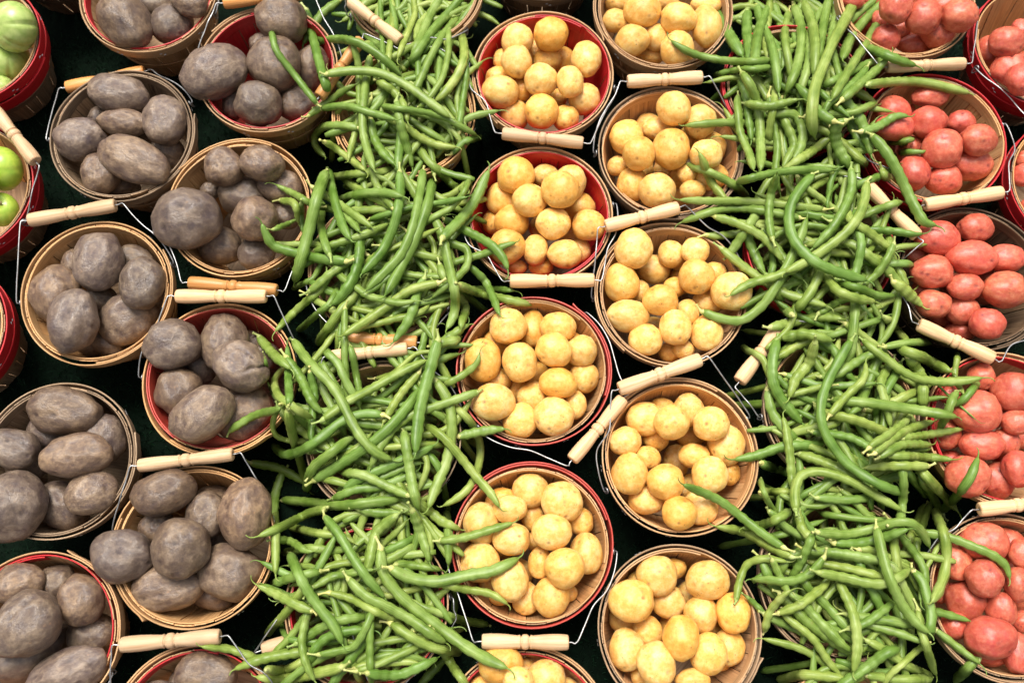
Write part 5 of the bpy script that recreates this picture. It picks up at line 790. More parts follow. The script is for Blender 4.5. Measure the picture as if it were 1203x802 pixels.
 (50,[4988,2308,736,4764,2208,730,4417,2227,737,3975,2384,718]),
 (42,[4296,2008,715,4182,2355,724,4017,2569,734,3711,2766,753]),
 (52,[4614,1689,729,4285,1806,724,4105,1990,752,3993,2322,738]),
 (43,[4321,1977,741,4466,2388,761,4611,2681,753,4712,2874,796]),
 (47,[3655,2018,702,3975,2186,766,4106,2413,737,4092,2775,813]),
 (51,[4775,1746,803,4663,1890,747,4393,2077,776,3984,2239,740]),
 (51,[4208,1926,810,4237,2285,771,4214,2554,772,4121,2902,815]),
 (49,[4066,1708,722,4174,2087,781,4201,2379,764,4165,2771,736]),
 (43,[5000,2355,820,4675,2301,786,4418,2375,796,4146,2617,837]),
 (51,[3476,2178,817,3774,2412,804,4047,2611,777,4397,2897,746]),
 (51,[3747,2050,804,4139,2068,793,4395,2201,788,4635,2512,819]),
 (43,[4349,1845,838,4374,2315,814,4319,2662,820,4153,3052,815]),
 (51,[3592,1856,771,3712,2055,825,3927,2238,817,4248,2440,871]),
 (40,[4033,1857,883,4497,1987,824,4730,2248,812,4806,2724,855]),
 (50,[4752,2437,832,4300,2516,823,3958,2563,836,3526,2599,812]),
 (50,[3828,1621,782,4081,1854,854,4141,2116,844,4012,2463,890]),
 (44,[4104,2205,855,4472,2366,857,4673,2584,836,4738,2883,813]),
 (50,[3454,2312,894,3807,2307,844,4025,2454,853,4156,2795,838]),
 (43,[4768,1706,830,4618,1827,847,4336,1963,867,3919,2023,903]),
 (40,[4078,2114,918,4220,2544,855,4408,2824,881,4649,2954,833]),
 (41,[4048,1519,847,3922,1863,869,3858,2164,879,3800,2571,829]),
 (43,[4077,2161,833,4535,2226,894,4880,2263,885,5027,2292,913]),
 (48,[4182,1721,946,4174,2178,907,4181,2521,892,4209,2977,882]),
 (50,[4307,1493,922,4267,1728,904,4208,2070,910,4111,2523,859]),
 (47,[4780,2466,910,4432,2348,897,4165,2381,903,3857,2580,949]),
 (47,[4155,1683,973,4140,2115,903,4043,2422,916,3804,2783,932]),
 (46,[3913,2000,892,4293,2084,931,4556,2208,916,4864,2445,919]),
 (48,[4576,2256,985,4252,2468,929,4143,2726,936,4218,3086,923]),
 (48,[3755,1641,934,3905,1874,939,4167,2001,939,4566,1970,923]),
 (47,[4497,1842,909,4695,2247,962,4665,2573,940,4394,2934,901]),
 (46,[4422,2092,975,4042,2341,943,3788,2567,969,3622,2808,941]),
 (45,[4822,1726,989,4506,1778,952,4311,1928,956,4165,2229,1012]),
 (47,[4914,2294,975,4547,2587,957,4222,2710,963,3753,2733,958]),
 (41,[4139,-279,608,4215,64,617,4206,327,613,4109,665,660]),
 (42,[3375,297,626,3706,344,619,3908,485,624,4068,779,633]),
 (52,[3496,-291,634,3903,-222,650,4247,-138,636,4706,-27,615]),
 (48,[3911,98,668,4159,324,656,4266,547,637,4283,882,703]),
 (46,[3752,-349,611,3728,13,636,3577,228,658,3324,353,687]),
 (44,[3866,-380,651,4139,-47,660,4198,262,652,4071,674,714]),
 (40,[4101,-8,664,4011,433,653,3844,724,651,3643,817,725]),
 (44,[3889,-529,704,3881,-271,674,3871,36,679,3822,443,693]),
 (43,[3952,-23,730,4238,185,697,4360,414,689,4373,767,699]),
 (44,[3330,-21,746,3565,269,701,3830,387,693,4225,381,744]),
 (46,[3970,-547,700,4130,-284,694,4330,-114,691,4667,0,657]),
 (49,[4348,8,729,4152,289,699,4082,533,697,4096,874,712]),
 (43,[3400,-191,724,3569,-37,706,3825,-3,727,4153,-144,665]),
 (50,[3826,317,723,4248,121,733,4588,141,716,4778,345,681]),
 (44,[3613,61,754,3757,392,744,3887,629,717,4089,928,759]),
 (46,[3831,-529,735,3984,-361,730,3955,-46,735,3672,291,683]),
 (49,[4639,7,767,4438,345,756,4330,619,748,4226,930,785]),
 (41,[4057,-252,711,3796,72,747,3662,352,751,3575,759,763]),
 (50,[4364,-493,772,4306,-209,746,4362,38,758,4578,305,704]),
 (46,[4487,114,733,4159,426,772,3887,627,771,3552,780,716]),
 (49,[3519,-362,802,3706,-126,789,3947,-39,781,4292,-107,726]),
 (40,[4684,-223,828,4558,134,785,4353,356,793,3990,543,735]),
 (43,[3599,-81,844,3723,255,787,3888,464,793,4184,663,769]),
 (42,[3773,-387,819,3975,-79,788,4211,53,793,4580,63,786]),
 (47,[3825,186,791,4140,377,792,4249,619,802,4177,956,824]),
 (51,[3413,-256,871,3652,-32,814,3714,212,807,3603,541,866]),
 (45,[3822,-283,822,4119,38,832,4427,103,816,4777,-50,766]),
 (45,[3318,353,862,3778,386,818,4073,551,826,4338,915,807]),
 (43,[4370,-355,896,4054,-161,854,3840,17,835,3591,292,831]),
 (45,[3973,58,809,4261,285,856,4480,452,838,4697,620,855]),
 (41,[3975,-98,820,3759,197,863,3561,386,850,3341,545,875]),
 (41,[4521,-174,807,4230,48,855,3972,132,874,3605,123,902]),
 (48,[4627,204,875,4248,433,883,3930,518,885,3487,509,813]),
 (46,[4125,-510,846,3863,-150,878,3722,151,879,3614,583,867]),
 (50,[3681,175,898,4095,172,874,4406,189,872,4818,235,925]),
 (46,[3804,-227,887,3849,213,904,3903,540,896,4001,971,938]),
 (44,[4028,-598,925,4032,-268,918,4060,70,895,4129,517,960]),
 (44,[3879,394,887,4238,518,915,4509,605,924,4717,617,898]),
 (50,[3829,-398,920,3647,-3,918,3586,316,907,3608,750,886]),
 (46,[4692,-204,868,4342,-68,940,4196,159,914,4216,533,915]),
 (49,[3611,-65,955,3911,230,939,4111,474,948,4344,825,972]),
 (46,[3456,-354,987,3666,-279,944,3926,-108,940,4261,138,902]),
 (49,[4756,-47,922,4515,232,934,4263,326,933,3898,269,920]),
 (52,[3347,-101,944,3604,243,955,3672,552,952,3631,891,952]),
 (43,[4369,-304,925,4192,9,959,3961,128,965,3604,93,1022]),
 (52,[4309,-129,1030,4166,219,958,4033,467,988,3821,779,1025]),
 (42,[4744,-2052,606,4431,-1902,610,4094,-1818,626,3631,-1776,662]),
 (50,[4206,-2114,605,4000,-1818,642,3796,-1643,657,3472,-1484,659]),
 (46,[3532,-2285,672,3937,-2288,702,4205,-2160,687,4458,-1843,641]),
 (41,[4503,-2011,720,4243,-1783,719,4149,-1549,715,4178,-1205,675]),
 (43,[3919,-2435,795,3731,-2065,772,3709,-1760,763,3841,-1367,746]),
 (44,[4659,-2317,842,4493,-2126,799,4214,-2005,810,3803,-1985,809]),
 (41,[4399,-1706,832,4041,-1581,851,3874,-1362,850,3872,-1095,780]),
 (50,[3634,-2526,901,3750,-2418,882,3884,-2133,873,3982,-1721,879]),
 (46,[4293,-2333,931,4274,-1929,897,4215,-1632,907,4078,-1250,939]),
 (40,[3252,-1711,906,3601,-1726,950,3868,-1723,951,4223,-1699,911]),
 (51,[-1862,7044,1189,-1462,7330,1208,-1284,7644,1117,-1244,8133,925]),
 (50,[-928,7111,1224,-923,7511,1174,-828,7793,1061,-591,8116,924]),
 (48,[-1429,7257,1122,-1554,7598,1171,-1756,7769,1060,-2114,7833,922]),
 (46,[-2009,6975,1150,-1736,7385,1207,-1444,7604,1113,-974,7750,921]),
 (42,[-1684,7103,1170,-1929,7495,1202,-1950,7832,1081,-1758,8252,917]),
 (50,[-1607,7092,1223,-1911,7369,1246,-2005,7654,1137,-1925,8058,924]),
 (44,[-491,7180,1242,-697,7575,1135,-974,7741,1032,-1420,7737,919]),
 (42,[-2018,6998,1147,-1705,7263,1252,-1576,7535,1150,-1570,7945,918]),
 (49,[-559,6837,1235,-781,7258,1244,-984,7551,1182,-1301,7906,923]),
 (50,[-1324,7161,1156,-1018,7517,1173,-846,7822,1063,-700,8268,924]),
 (50,[-1860,6917,1208,-1566,7160,1264,-1381,7377,1224,-1189,7706,924]),
 (47,[-1210,7397,1276,-1611,7574,1208,-1790,7837,1080,-1811,8274,922]),
 (42,[-1768,7783,933,-1353,7783,933,-1043,7804,933,-632,7860,933]),
 (50,[-1513,7105,1320,-1805,7519,1213,-2146,7654,1090,-2642,7553,924]),
 (48,[-532,5497,1222,-869,5293,1083,-1154,5297,1091,-1486,5511,1222]),
 (40,[-1700,4908,1133,-1508,5280,1208,-1361,5557,1204,-1160,5923,1148]),
 (46,[-2526,4562,1237,-2318,4984,1228,-2044,5193,1214,-1583,5284,1021]),
 (51,[-1713,4551,1254,-1563,4887,1253,-1531,5158,1251,-1599,5520,1225]),
 (50,[-1563,4675,1222,-1884,5042,1244,-2022,5376,1246,-2052,5863,1218]),
 (47,[-1767,4789,1320,-1330,4928,1240,-1071,5145,957,-857,5549,21]),
 (46,[-515,5474,1221,-914,5588,1220,-1170,5759,1225,-1428,6085,1233]),
 (42,[-362,4985,872,-814,5062,1213,-1157,5092,1245,-1616,5096,1232]),
 (52,[-2115,4742,1162,-2081,5232,1246,-2202,5572,698,-2540,5928,25]),
 (42,[-1646,5425,1018,-2025,5564,1276,-2212,5790,1242,-2278,6188,1080]),
 (45,[-1355,4934,1304,-1603,5325,1283,-1906,5470,1255,-2366,5417,20]),
 (48,[-357,5274,1033,-779,5126,1210,-1099,5189,1215,-1432,5488,1262]),
 (48,[-686,4993,1265,-1050,5219,1287,-1336,5367,1297,-1731,5534,1222]),
 (40,[-2634,5599,17,-2199,5380,980,-1847,5408,1282,-1451,5691,1176]),
 (44,[-1062,2475,1100,-1320,2868,1320,-1508,3165,1320,-1752,3566,1167]),
 (44,[-1276,2567,1135,-1112,2932,1218,-870,3092,1262,-469,3100,1320]),
 (43,[-2754,2520,1218,-2401,2700,1320,-2169,2884,1320,-1912,3186,1320]),
 (51,[-2743,2771,1225,-2275,2860,1320,-2004,3079,1320,-1818,3517,1153]),
 (45,[-2466,3217,20,-2085,3256,1320,-1837,3391,1320,-1600,3692,1208]),
 (44,[-1141,2525,1116,-1169,3013,1311,-1081,3366,1305,-826,3784,1220]),
 (44,[-763,2968,1220,-1232,2971,1320,-1544,3119,1320,-1843,3480,1320]),
 (51,[-1078,2276,1166,-1049,2732,1246,-915,3044,1300,-604,3379,1225]),
 (52,[-756,2553,1226,-989,2977,1320,-1028,3332,1320,-891,3797,1295]),
 (50,[-2652,2649,24,-2353,2941,892,-2252,3231,1320,-2303,3647,1097]),
 (44,[-2012,3249,1320,-1622,3183,1320,-1329,3220,1320,-968,3383,1320]),
 (42,[-2818,2601,1320,-2516,2956,1320,-2325,3247,1320,-2118,3665,1156]),
 (43,[-1593,3065,1320,-1952,3054,1320,-2209,3122,1320,-2515,3309,19]),
 (45,[-753,2639,1300,-1239,2690,1320,-1537,2887,1320,-1773,3315,1320]),
 (51,[-1505,497,1150,-1360,948,1227,-1320,1300,1245,-1359,1772,1267]),
 (47,[-2556,328,1237,-2344,648,1237,-2121,825,1237,-1762,961,1237]),
 (49,[-2069,546,1130,-1644,714,1198,-1407,952,1214,-1241,1378,1158]),
 (49,[-2222,158,1217,-1904,516,1213,-1570,607,1225,-1114,460,1259]),
 (47,[-1234,227,1158,-1292,620,1217,-1339,914,1247,-1407,1306,1163]),
 (47,[-1886,1019,1296,-1536,979,1300,-1279,1030,1285,-971,1202,1226]),
 (50,[-1977,459,1190,-1863,832,1294,-1731,1093,1317,-1498,1406,1206]),
 (49,[-764,391,1320,-977,724,1320,-1159,958,1318,-1430,1247,1271]),
 (50,[-1161,926,1320,-1494,1064,1316,-1743,1171,1236,-2073,1319,1137]),
 (50,[-1294,333,1243,-1162,699,1320,-1221,976,1320,-1493,1255,1320]),
 (43,[-1162,36,1164,-1003,503,1299,-1099,845,1320,-1478,1161,1320]),
 (43,[-593,439,1320,-888,686,1320,-1098,882,1320,-1363,1160,1320]),
 (50,[-1798,388,1201,-1659,828,1316,-1604,1169,1320,-1599,1631,1262]),
 (44,[-2419,418,1288,-2280,758,1311,-2066,918,1320,-1701,959,1320]),
 (51,[4693,8121,940,4403,8413,940,4135,8562,940,3733,8655,940]),
 (49,[3753,7496,1264,4159,7754,1099,4401,8017,1008,4623,8443,928]),
 (42,[3098,8085,933,3426,8277,933,3565,8517,933,3571,8897,933]),
 (40,[4520,7714,931,4481,8071,931,4440,8337,931,4371,8690,931]),
 (44,[4353,7512,1260,4055,7896,1095,3835,8186,1005,3547,8577,924]),
 (43,[4879,7901,934,4632,8317,934,4348,8536,934,3882,8668,934]),
 (42,[4299,7986,933,4071,8324,933,3833,8511,933,3450,8651,933]),
 (42,[4051,7757,933,3897,8131,933,3673,8325,933,3282,8425,933]),
 (45,[4292,7863,935,4612,8107,935,4873,8258,935,5243,8415,935]),
 (45,[4582,7534,935,4279,7813,935,4168,8093,935,4198,8504,935]),
 (50,[4066,7504,1264,4075,7873,1100,3968,8122,1009,3695,8370,928]),
 (51,[2925,7996,940,3164,8290,940,3421,8392,940,3797,8342,940]),
 (46,[4474,7815,936,4014,7843,936,3684,7942,936,3284,8172,936]),
 (50,[4133,8055,939,4301,8442,939,4537,8642,939,4946,8745,939]),
 (45,[4011,5299,1114,4275,5676,1237,4570,5839,1306,5029,5864,1320]),
 (50,[4688,5281,1320,4721,5695,1296,4821,5988,1243,5047,6337,1300]),
 (42,[5168,5838,17,4802,5944,1284,4518,5975,1261,4138,5952,1226]),
 (43,[4077,5460,1240,3740,5603,1236,3475,5670,1306,3111,5706,1320]),
 (45,[3953,5947,1237,3477,5961,1231,3184,6146,1231,2967,6569,1237]),
 (43,[4193,5971,1281,3705,5989,1290,3340,6020,1301,2855,6083,1320]),
 (46,[4503,5381,1258,4483,5761,1287,4463,6046,1298,4429,6425,1293]),
 (42,[4962,5142,1320,4649,5469,1320,4329,5534,1311,3913,5354,1197]),
 (45,[3811,5357,1252,3734,5786,1307,3716,6111,1319,3742,6546,1265]),
 (47,[4308,5017,1213,4338,5371,1313,4465,5600,1320,4748,5814,1320]),
 (51,[3242,4822,1238,3385,5250,1263,3599,5506,1287,3994,5724,1025]),
 (48,[3803,5043,1182,3785,5399,1304,3865,5651,1320,4084,5932,1320]),
 (49,[4116,5440,1302,3812,5703,1320,3737,5983,1320,3868,6363,1263]),
 (41,[3935,5542,1320,3881,5920,1320,3964,6188,1311,4223,6468,1264]),
 (44,[4506,3313,1237,4084,3400,1227,3789,3528,1227,3439,3778,1236]),
 (51,[4782,3531,963,4294,3487,1210,3973,3642,1213,3703,4051,1174]),
 (44,[4649,3188,1219,4821,3504,1175,4975,3725,1259,5212,3996,1320]),
 (45,[3798,2668,1204,4059,2987,1227,4142,3279,1249,4088,3688,1268]),
 (42,[4214,2783,1209,4499,3020,1210,4752,3127,1208,5120,3166,18]),
 (44,[4262,2718,1264,3905,3045,1221,3650,3303,954,3326,3664,19]),
 (51,[4594,2909,1144,4867,3215,1280,5011,3485,1320,5114,3881,1320]),
 (48,[3331,2739,1234,3624,3128,1251,3945,3282,1250,4432,3266,1235]),
 (44,[4196,3259,1320,4614,3518,1320,4938,3695,1320,5381,3909,1147]),
 (48,[4334,3405,1320,4029,3620,1300,3906,3864,1271,3913,4236,1247]),
 (49,[3810,3369,1023,4181,3549,1280,4484,3590,1320,4889,3516,1233]),
 (43,[4391,3426,1320,4009,3611,1293,3744,3785,1210,3422,4061,1065]),
 (48,[3295,3049,1320,3566,3276,1297,3699,3502,1285,3764,3850,1292]),
 (49,[4178,3395,1023,3864,3634,1285,3666,3853,1233,3462,4191,1119]),
 (51,[3839,1261,1225,4165,1423,1225,4433,1453,1229,4787,1368,1243]),
 (41,[4917,1131,17,4511,945,1197,4193,996,1219,3865,1299,1235]),
 (50,[3686,1009,1194,3918,1286,1273,4032,1530,1260,4094,1885,1238]),
 (44,[3776,1282,1320,4195,1230,1296,4498,1303,1263,4846,1541,1230]),
 (41,[4864,1056,638,4531,1289,1202,4280,1463,1256,3944,1693,1320]),
 (50,[3370,740,1075,3665,979,1241,3904,1134,1280,4243,1306,1226]),
 (52,[3522,806,1260,3597,1175,1240,3633,1454,1222,3654,1830,1141]),
 (47,[5284,1326,22,4924,1354,795,4705,1500,1210,4538,1820,1199]),
 (47,[3219,1263,22,3656,1191,1207,3955,1310,1320,4222,1663,1320]),
 (49,[3496,1100,1223,3825,1274,1320,4077,1394,1320,4420,1539,1120]),
 (44,[4238,1357,1295,4622,1462,1262,4838,1657,1206,4982,2028,1107]),
 (52,[3297,750,1247,3375,1149,1219,3554,1388,1215,3916,1576,1123]),
 (43,[3347,1183,1281,3676,1045,1316,3936,1074,1320,4226,1282,1305]),
 (42,[4135,1028,1267,4151,1382,1320,4111,1643,1320,3989,1976,1265]),
 (43,[4571,-1568,1184,4571,-1159,1210,4402,-918,1223,4017,-780,1235]),
 (45,[3909,-709,1257,4318,-669,1233,4623,-623,1211,5026,-539,20]),
 (51,[3637,-1131,1098,3954,-929,1218,4080,-685,1291,4060,-309,1215]),
 (45,[3362,-1324,1210,3607,-963,1259,3901,-848,1292,4327,-945,1220]),
 (51,[4954,-1194,25,4772,-752,984,4723,-399,1199,4780,76,1127]),
 (48,[4645,-1218,1216,4513,-825,1254,4389,-540,1264,4190,-176,1240]),
 (41,[3882,-1526,1248,3668,-1228,1242,3598,-965,1245,3637,-600,1262]),
 (48,[4098,-1310,1203,4453,-1110,1243,4746,-1034,1208,5154,-1038,23]),
 (41,[3241,-1392,1251,3565,-1190,1226,3830,-1084,1198,4204,-1008,1070]),
 (47,[3858,-775,1307,4331,-916,1290,4682,-840,1153,5054,-517,73]),
 (45,[3290,-997,20,3662,-808,1100,3877,-586,1232,4055,-209,1292]),
 (47,[4054,-1200,1177,3761,-840,1239,3472,-652,1234,3024,-532,1222]),
 (43,[4799,-1295,1219,4675,-938,1303,4662,-656,1284,4754,-289,1259]),
 (52,[3718,-1122,1272,4139,-956,1296,4371,-717,1309,4524,-292,1163]),
 (41,[-1221,8975,932,-820,8809,932,-500,8813,932,-103,8988,932]),
 (50,[-2273,8238,939,-2162,8723,939,-2217,9087,939,-2469,9516,939]),
 (51,[-887,7462,1306,-1063,7793,1121,-1276,7969,1019,-1636,8077,927]),
 (44,[-1793,8832,935,-1380,9041,935,-1073,9201,935,-665,9419,935]),
 (41,[-2666,8263,932,-2223,8228,932,-1892,8259,932,-1462,8373,932]),
 (45,[-524,8067,935,-852,8388,935,-1177,8455,935,-1605,8293,935]),
 (41,[-2286,8639,932,-1847,8874,932,-1605,9150,932,-1430,9616,932]),
 (47,[-1916,7615,936,-1604,7871,936,-1495,8145,936,-1547,8545,936]),
 (43,[-480,8478,934,-793,8846,934,-1124,8965,934,-1600,8882,934]),
 (43,[-2408,7990,934,-2282,8458,934,-2153,8798,934,-1936,9232,934]),
 (50,[-1165,7496,1224,-1083,7938,1080,-898,8211,1000,-519,8452,929]),
 (45,[-1094,8390,935,-1369,8778,935,-1475,9114,935,-1475,9590,935]),
 (52,[-1498,7719,940,-1841,7910,940,-1976,8160,940,-1948,8552,940]),
 (40,[-141,8378,932,-513,8547,932,-774,8707,932,-1094,8962,932]),
 (46,[-1522,8495,936,-1843,8877,936,-2153,9078,936,-2632,9214,936]),
 (49,[-1326,7384,1320,-1367,7816,1195,-1272,8120,1055,-993,8452,923]),
 (41,[-1469,8698,932,-1211,9058,932,-910,9163,932,-483,9043,932]),
 (45,[-1500,7941,935,-1687,8332,935,-1654,8644,935,-1390,8987,935]),
 (49,[-838,7777,938,-830,8138,938,-941,8378,938,-1221,8606,938]),
 (43,[-1937,8441,934,-1618,8686,934,-1443,8929,934,-1310,9309,934]),
 (43,[-1686,7289,1320,-1680,7759,1178,-1717,8109,1048,-1823,8566,919]),
 (49,[-183,8666,938,-531,8853,938,-802,8971,938,-1176,9099,938]),
 (45,[-1980,8214,935,-1922,8584,935,-1995,8849,935,-2233,9138,935]),
 (45,[-1263,7362,1320,-1096,7708,1195,-918,7932,1053,-620,8173,920]),
 (51,[-788,6067,1112,-937,6507,1187,-1121,6802,1213,-1450,7130,1199]),
 (50,[-2421,6265,1224,-2001,6541,1255,-1840,6868,1284,-1877,7369,1320]),
 (40,[-1936,6076,1206,-1485,6026,1210,-1152,6080,1188,-740,6271,1120]),
 (41,[-1371,6695,1269,-1321,7117,1287,-1119,7348,1269,-707,7454,17]),
 (47,[-1381,5949,1252,-1546,6322,1274,-1610,6619,1291,-1615,7026,1314]),
 (48,[-1060,5851,1122,-826,6193,1222,-574,6369,1312,-173,6472,1320]),
 (43,[-1833,6288,1250,-1775,6692,1312,-1621,6951,1320,-1293,7195,1139]),
 (40,[-2108,5399,1320,-1789,5713,1284,-1478,5820,1233,-1033,5766,1061]),
 (40,[-600,6502,1216,-908,6774,1210,-1049,7043,1219,-1096,7451,1250]),
 (44,[-2751,6328,19,-2439,6524,1216,-2184,6631,1279,-1825,6716,1320]),
 (46,[-732,6062,1062,-1126,6137,1241,-1343,6332,1270,-1461,6715,1296]),
 (52,[-1979,6536,1320,-1653,6846,1320,-1349,6982,1320,-900,7019,1275]),
 (43,[-2404,5766,1213,-2050,5954,1250,-1826,6152,1283,-1597,6481,1320]),
 (42,[-605,6003,1218,-872,6414,1307,-1123,6681,1320,-1517,6972,1320]),
 (50,[-2319,6589,1103,-1969,6701,1293,-1759,6873,1320,-1580,7195,1320]),
 (49,[-1761,5309,1320,-1489,5693,1313,-1296,5989,1301,-1055,6393,1227]),
 (40,[-1136,6469,1241,-1167,6837,1320,-1280,7086,1320,-1535,7353,1308]),
 (51,[-2601,6141,1217,-2190,6276,1270,-1934,6469,1320,-1691,6827,1320]),
 (42,[-573,5540,18,-706,5993,1216,-919,6268,1268,-1323,6511,1276]),
 (52,[-1958,6440,1320,-1729,6870,1320,-1707,7227,1320,-1881,7681,925]),
 (45,[-1199,6104,1288,-1593,5935,1250,-1909,5939,1178,-2299,6115,1080]),
 (44,[-742,6297,1320,-768,6717,1308,-672,7012,1282,-405,7337,1194]),
 (45,[-1733,6739,1320,-2107,6701,1320,-2360,6808,1320,-2595,7101,1320]),
 (47,[-1906,6296,1240,-1554,6331,1320,-1312,6433,1320,-1042,6662,1320]),
 (41,[-817,3829,1248,-903,4286,1228,-809,4614,1220,-491,4954,1216]),
 (43,[-2874,4461,1219,-2474,4457,1213,-2190,4545,1208,-1863,4775,1207]),
 (42,[-824,3653,1320,-1265,3536,1320,-1604,3552,1303,-2032,3707,1186]),
 (48,[-1714,3983,1286,-1583,4362,1320,-1630,4651,1320,-1873,4969,1299]),
 (47,[-1861,3369,1320,-2120,3779,1309,-2287,4103,1284,-2470,4552,1279]),
 (52,[-350,3923,25,-770,3930,1210,-1051,4058,1219,-1331,4372,1254]),
 (46,[-1545,4249,1291,-1860,4636,1282,-2206,4727,1279,-2671,4547,1277]),
 (48,[-2358,3268,1320,-1944,3416,1320,-1739,3662,1320,-1671,4096,1282]),
 (47,[-1970,3850,1260,-1658,4227,1270,-1363,4439,1225,-906,4614,1086]),
 (49,[-1531,4145,1320,-2004,4191,1320,-2339,4306,1320,-2740,4560,1226]),
 (49,[-1759,3579,1320,-1372,3635,1320,-1095,3726,1320,-750,3910,1271]),
 (47,[-1403,4402,1293,-1647,4713,1320,-1741,4990,1320,-1736,5384,1319]),
 (52,[-2687,3992,1236,-2263,3785,1320,-1922,3816,1320,-1543,4099,1320]),
 (48,[-1196,3687,1320,-1066,4102,1306,-954,4408,1262,-785,4809,1216]),
 (48,[-2745,4243,1227,-2338,4492,1320,-2001,4606,1320,-1527,4657,1320]),
 (44,[-2104,3592,1320,-1744,3651,1320,-1511,3788,1314,-1283,4074,1233]),
 (42,[-1796,4222,1277,-1525,4559,1320,-1275,4764,1294,-892,4964,1202]),
 (45,[-2702,3459,20,-2507,3861,1236,-2337,4149,1320,-2080,4514,1217]),
 (50,[-851,4051,1164,-1245,4016,1320,-1536,4065,1320,-1896,4230,1320]),
 (47,[-2258,4335,1320,-2021,4659,1320,-1788,4848,1320,-1422,5013,1320]),
 (49,[-1764,2806,1320,-1995,3236,1320,-2041,3594,1320,-1925,4068,1267]),
 (41,[-1100,4017,1320,-1033,4368,1320,-1121,4613,1320,-1396,4841,1320]),
 (44,[-2820,4186,1251,-2526,4386,1320,-2267,4421,1320,-1931,4305,1264]),
 (42,[-1530,3357,1075,-1544,3748,1320,-1510,4039,1320,-1406,4416,1320]),
 (44,[-434,1685,20,-761,2033,1219,-988,2309,1288,-1265,2699,1320]),
 (50,[-1695,1441,1242,-1804,1871,1267,-1914,2185,1239,-2098,2589,1140]),
 (47,[-921,959,22,-1284,1160,1320,-1453,1412,1320,-1502,1823,1277]),
 (48,[-1881,2278,1265,-1481,2572,1320,-1257,2865,1320,-1079,3329,1320]),
 (41,[-1460,1521,1320,-1957,1598,1289,-2260,1809,1249,-2506,2247,1217]),
 (50,[-1259,1258,1241,-1207,1664,1245,-1264,1963,1250,-1459,2323,1258]),
 (49,[-1178,1658,1305,-1568,1875,1312,-1786,2124,1267,-1948,2539,1183]),
 (48,[-1789,1090,1276,-1765,1533,1320,-1592,1806,1320,-1202,2017,1312]),
 (41,[-999,1797,1177,-1166,2125,1200,-1327,2348,1200,-1583,2612,1173]),
 (42,[-2771,1852,1198,-2359,1917,1273,-2091,2070,1284,-1826,2392,1215]),
 (47,[-890,1224,1238,-1213,1451,1301,-1395,1680,1320,-1544,2046,1320]),
 (43,[-2268,2213,1164,-1819,2317,1274,-1474,2328,1297,-1019,2254,1174]),
 (47,[-1651,1207,1275,-2045,1302,1309,-2340,1380,1231,-2730,1491,22]),
 (48,[-1364,1926,1320,-982,1943,1320,-735,2077,1310,-513,2390,1320]),
 (49,[-2633,2060,1226,-2318,2271,1299,-2168,2507,1320,-2111,2882,1320]),
 (49,[-2086,842,1320,-1677,1087,1320,-1347,1221,1320,-883,1330,1300]),
 (49,[-767,2229,1223,-1141,2435,1312,-1348,2674,1320,-1498,3074,1320]),
 (45,[-1457,1524,1320,-1757,1777,1320,-1981,1968,1320,-2278,2224,1320]),
 (49,[-878,1063,23,-900,1448,1258,-1058,1680,1315,-1408,1841,1320]),
 (51,[-1317,2301,1320,-1677,2363,1320,-1948,2406,1320,-2310,2459,1320]),
 (50,[-1210,1254,1295,-1637,1484,1320,-1963,1647,1320,-2405,1849,1287]),
 (51,[-456,1971,25,-868,2139,1320,-1139,2329,1320,-1438,2659,1125]),
 (43,[-1234,1923,1320,-1712,1973,1320,-2063,2049,1320,-2519,2200,1320]),
 (47,[-1776,1114,1320,-1484,1362,1320,-1268,1552,1320,-985,1811,1233]),
 (45,[-1001,-521,1083,-1016,-93,1191,-1086,219,1254,-1255,613,1271]),
 (45,[-1925,358,1219,-2343,193,1261,-2675,197,1318,-3088,373,1320]),
 (42,[-1026,-663,1218,-1424,-687,1217,-1719,-650,1223,-2099,-530,1240]),
 (49,[-933,482,1320,-1379,450,1320,-1691,558,1299,-2022,859,1294]),
 (43,[-1955,-541,1317,-2393,-581,1252,-2715,-524,1203,-3113,-337,18]),
 (42,[-1232,-937,1251,-1109,-513,1224,-1117,-185,1216,-1262,233,1216]),
 (48,[-2124,-358,1266,-2034,140,1297,-2177,477,1263,-2597,760,22]),
 (49,[-1789,-1413,24,-1847,-952,1212,-1953,-622,1320,-2173,-213,1245]),
 (44,[-1200,-403,1193,-1277,31,1211,-1359,351,1228,-1502,768,1260]),
 (42,[-1819,-40,1295,-2284,-112,1256,-2632,-70,1235,-3068,108,1218]),
 (50,[-1397,-1362,24,-1386,-857,1226,-1169,-564,1262,-689,-405,1201]),
 (46,[-1259,-111,1258,-1657,100,1264,-1884,346,1259,-2063,760,1221]),
 (47,[-2845,-1160,1222,-2512,-890,1266,-2233,-734,1320,-1829,-590,1320]),
 (42,[-1312,-600,1190,-1485,-258,1247,-1673,-43,1266,-1988,174,1261]),
 (48,[-1979,-263,1282,-2151,108,1299,-2394,282,1293,-2801,326,1152]),
 (42,[-2190,-910,1077,-1814,-766,1314,-1583,-575,1305,-1373,-231,1286]),
 (48,[-1759,7,1320,-1464,297,1320,-1359,582,1320,-1392,995,1320]),
 (48,[-1574,-390,1274,-2006,-303,1320,-2328,-226,1296,-2752,-107,1223]),
 (42,[-557,-409,18,-948,-535,1248,-1241,-473,1308,-1547,-198,1314]),
 (49,[-2148,-52,1320,-2067,321,1320,-1918,561,1295,-1622,800,1250]),
 (43,[-2605,-1067,18,-2214,-915,1234,-1925,-791,1320,-1546,-611,1271]),
 (45,[-728,-356,1261,-1012,15,1296,-1271,247,1320,-1671,488,1160]),
 (51,[-1804,-392,1320,-2109,-73,1320,-2419,14,1316,-2846,-99,1243]),
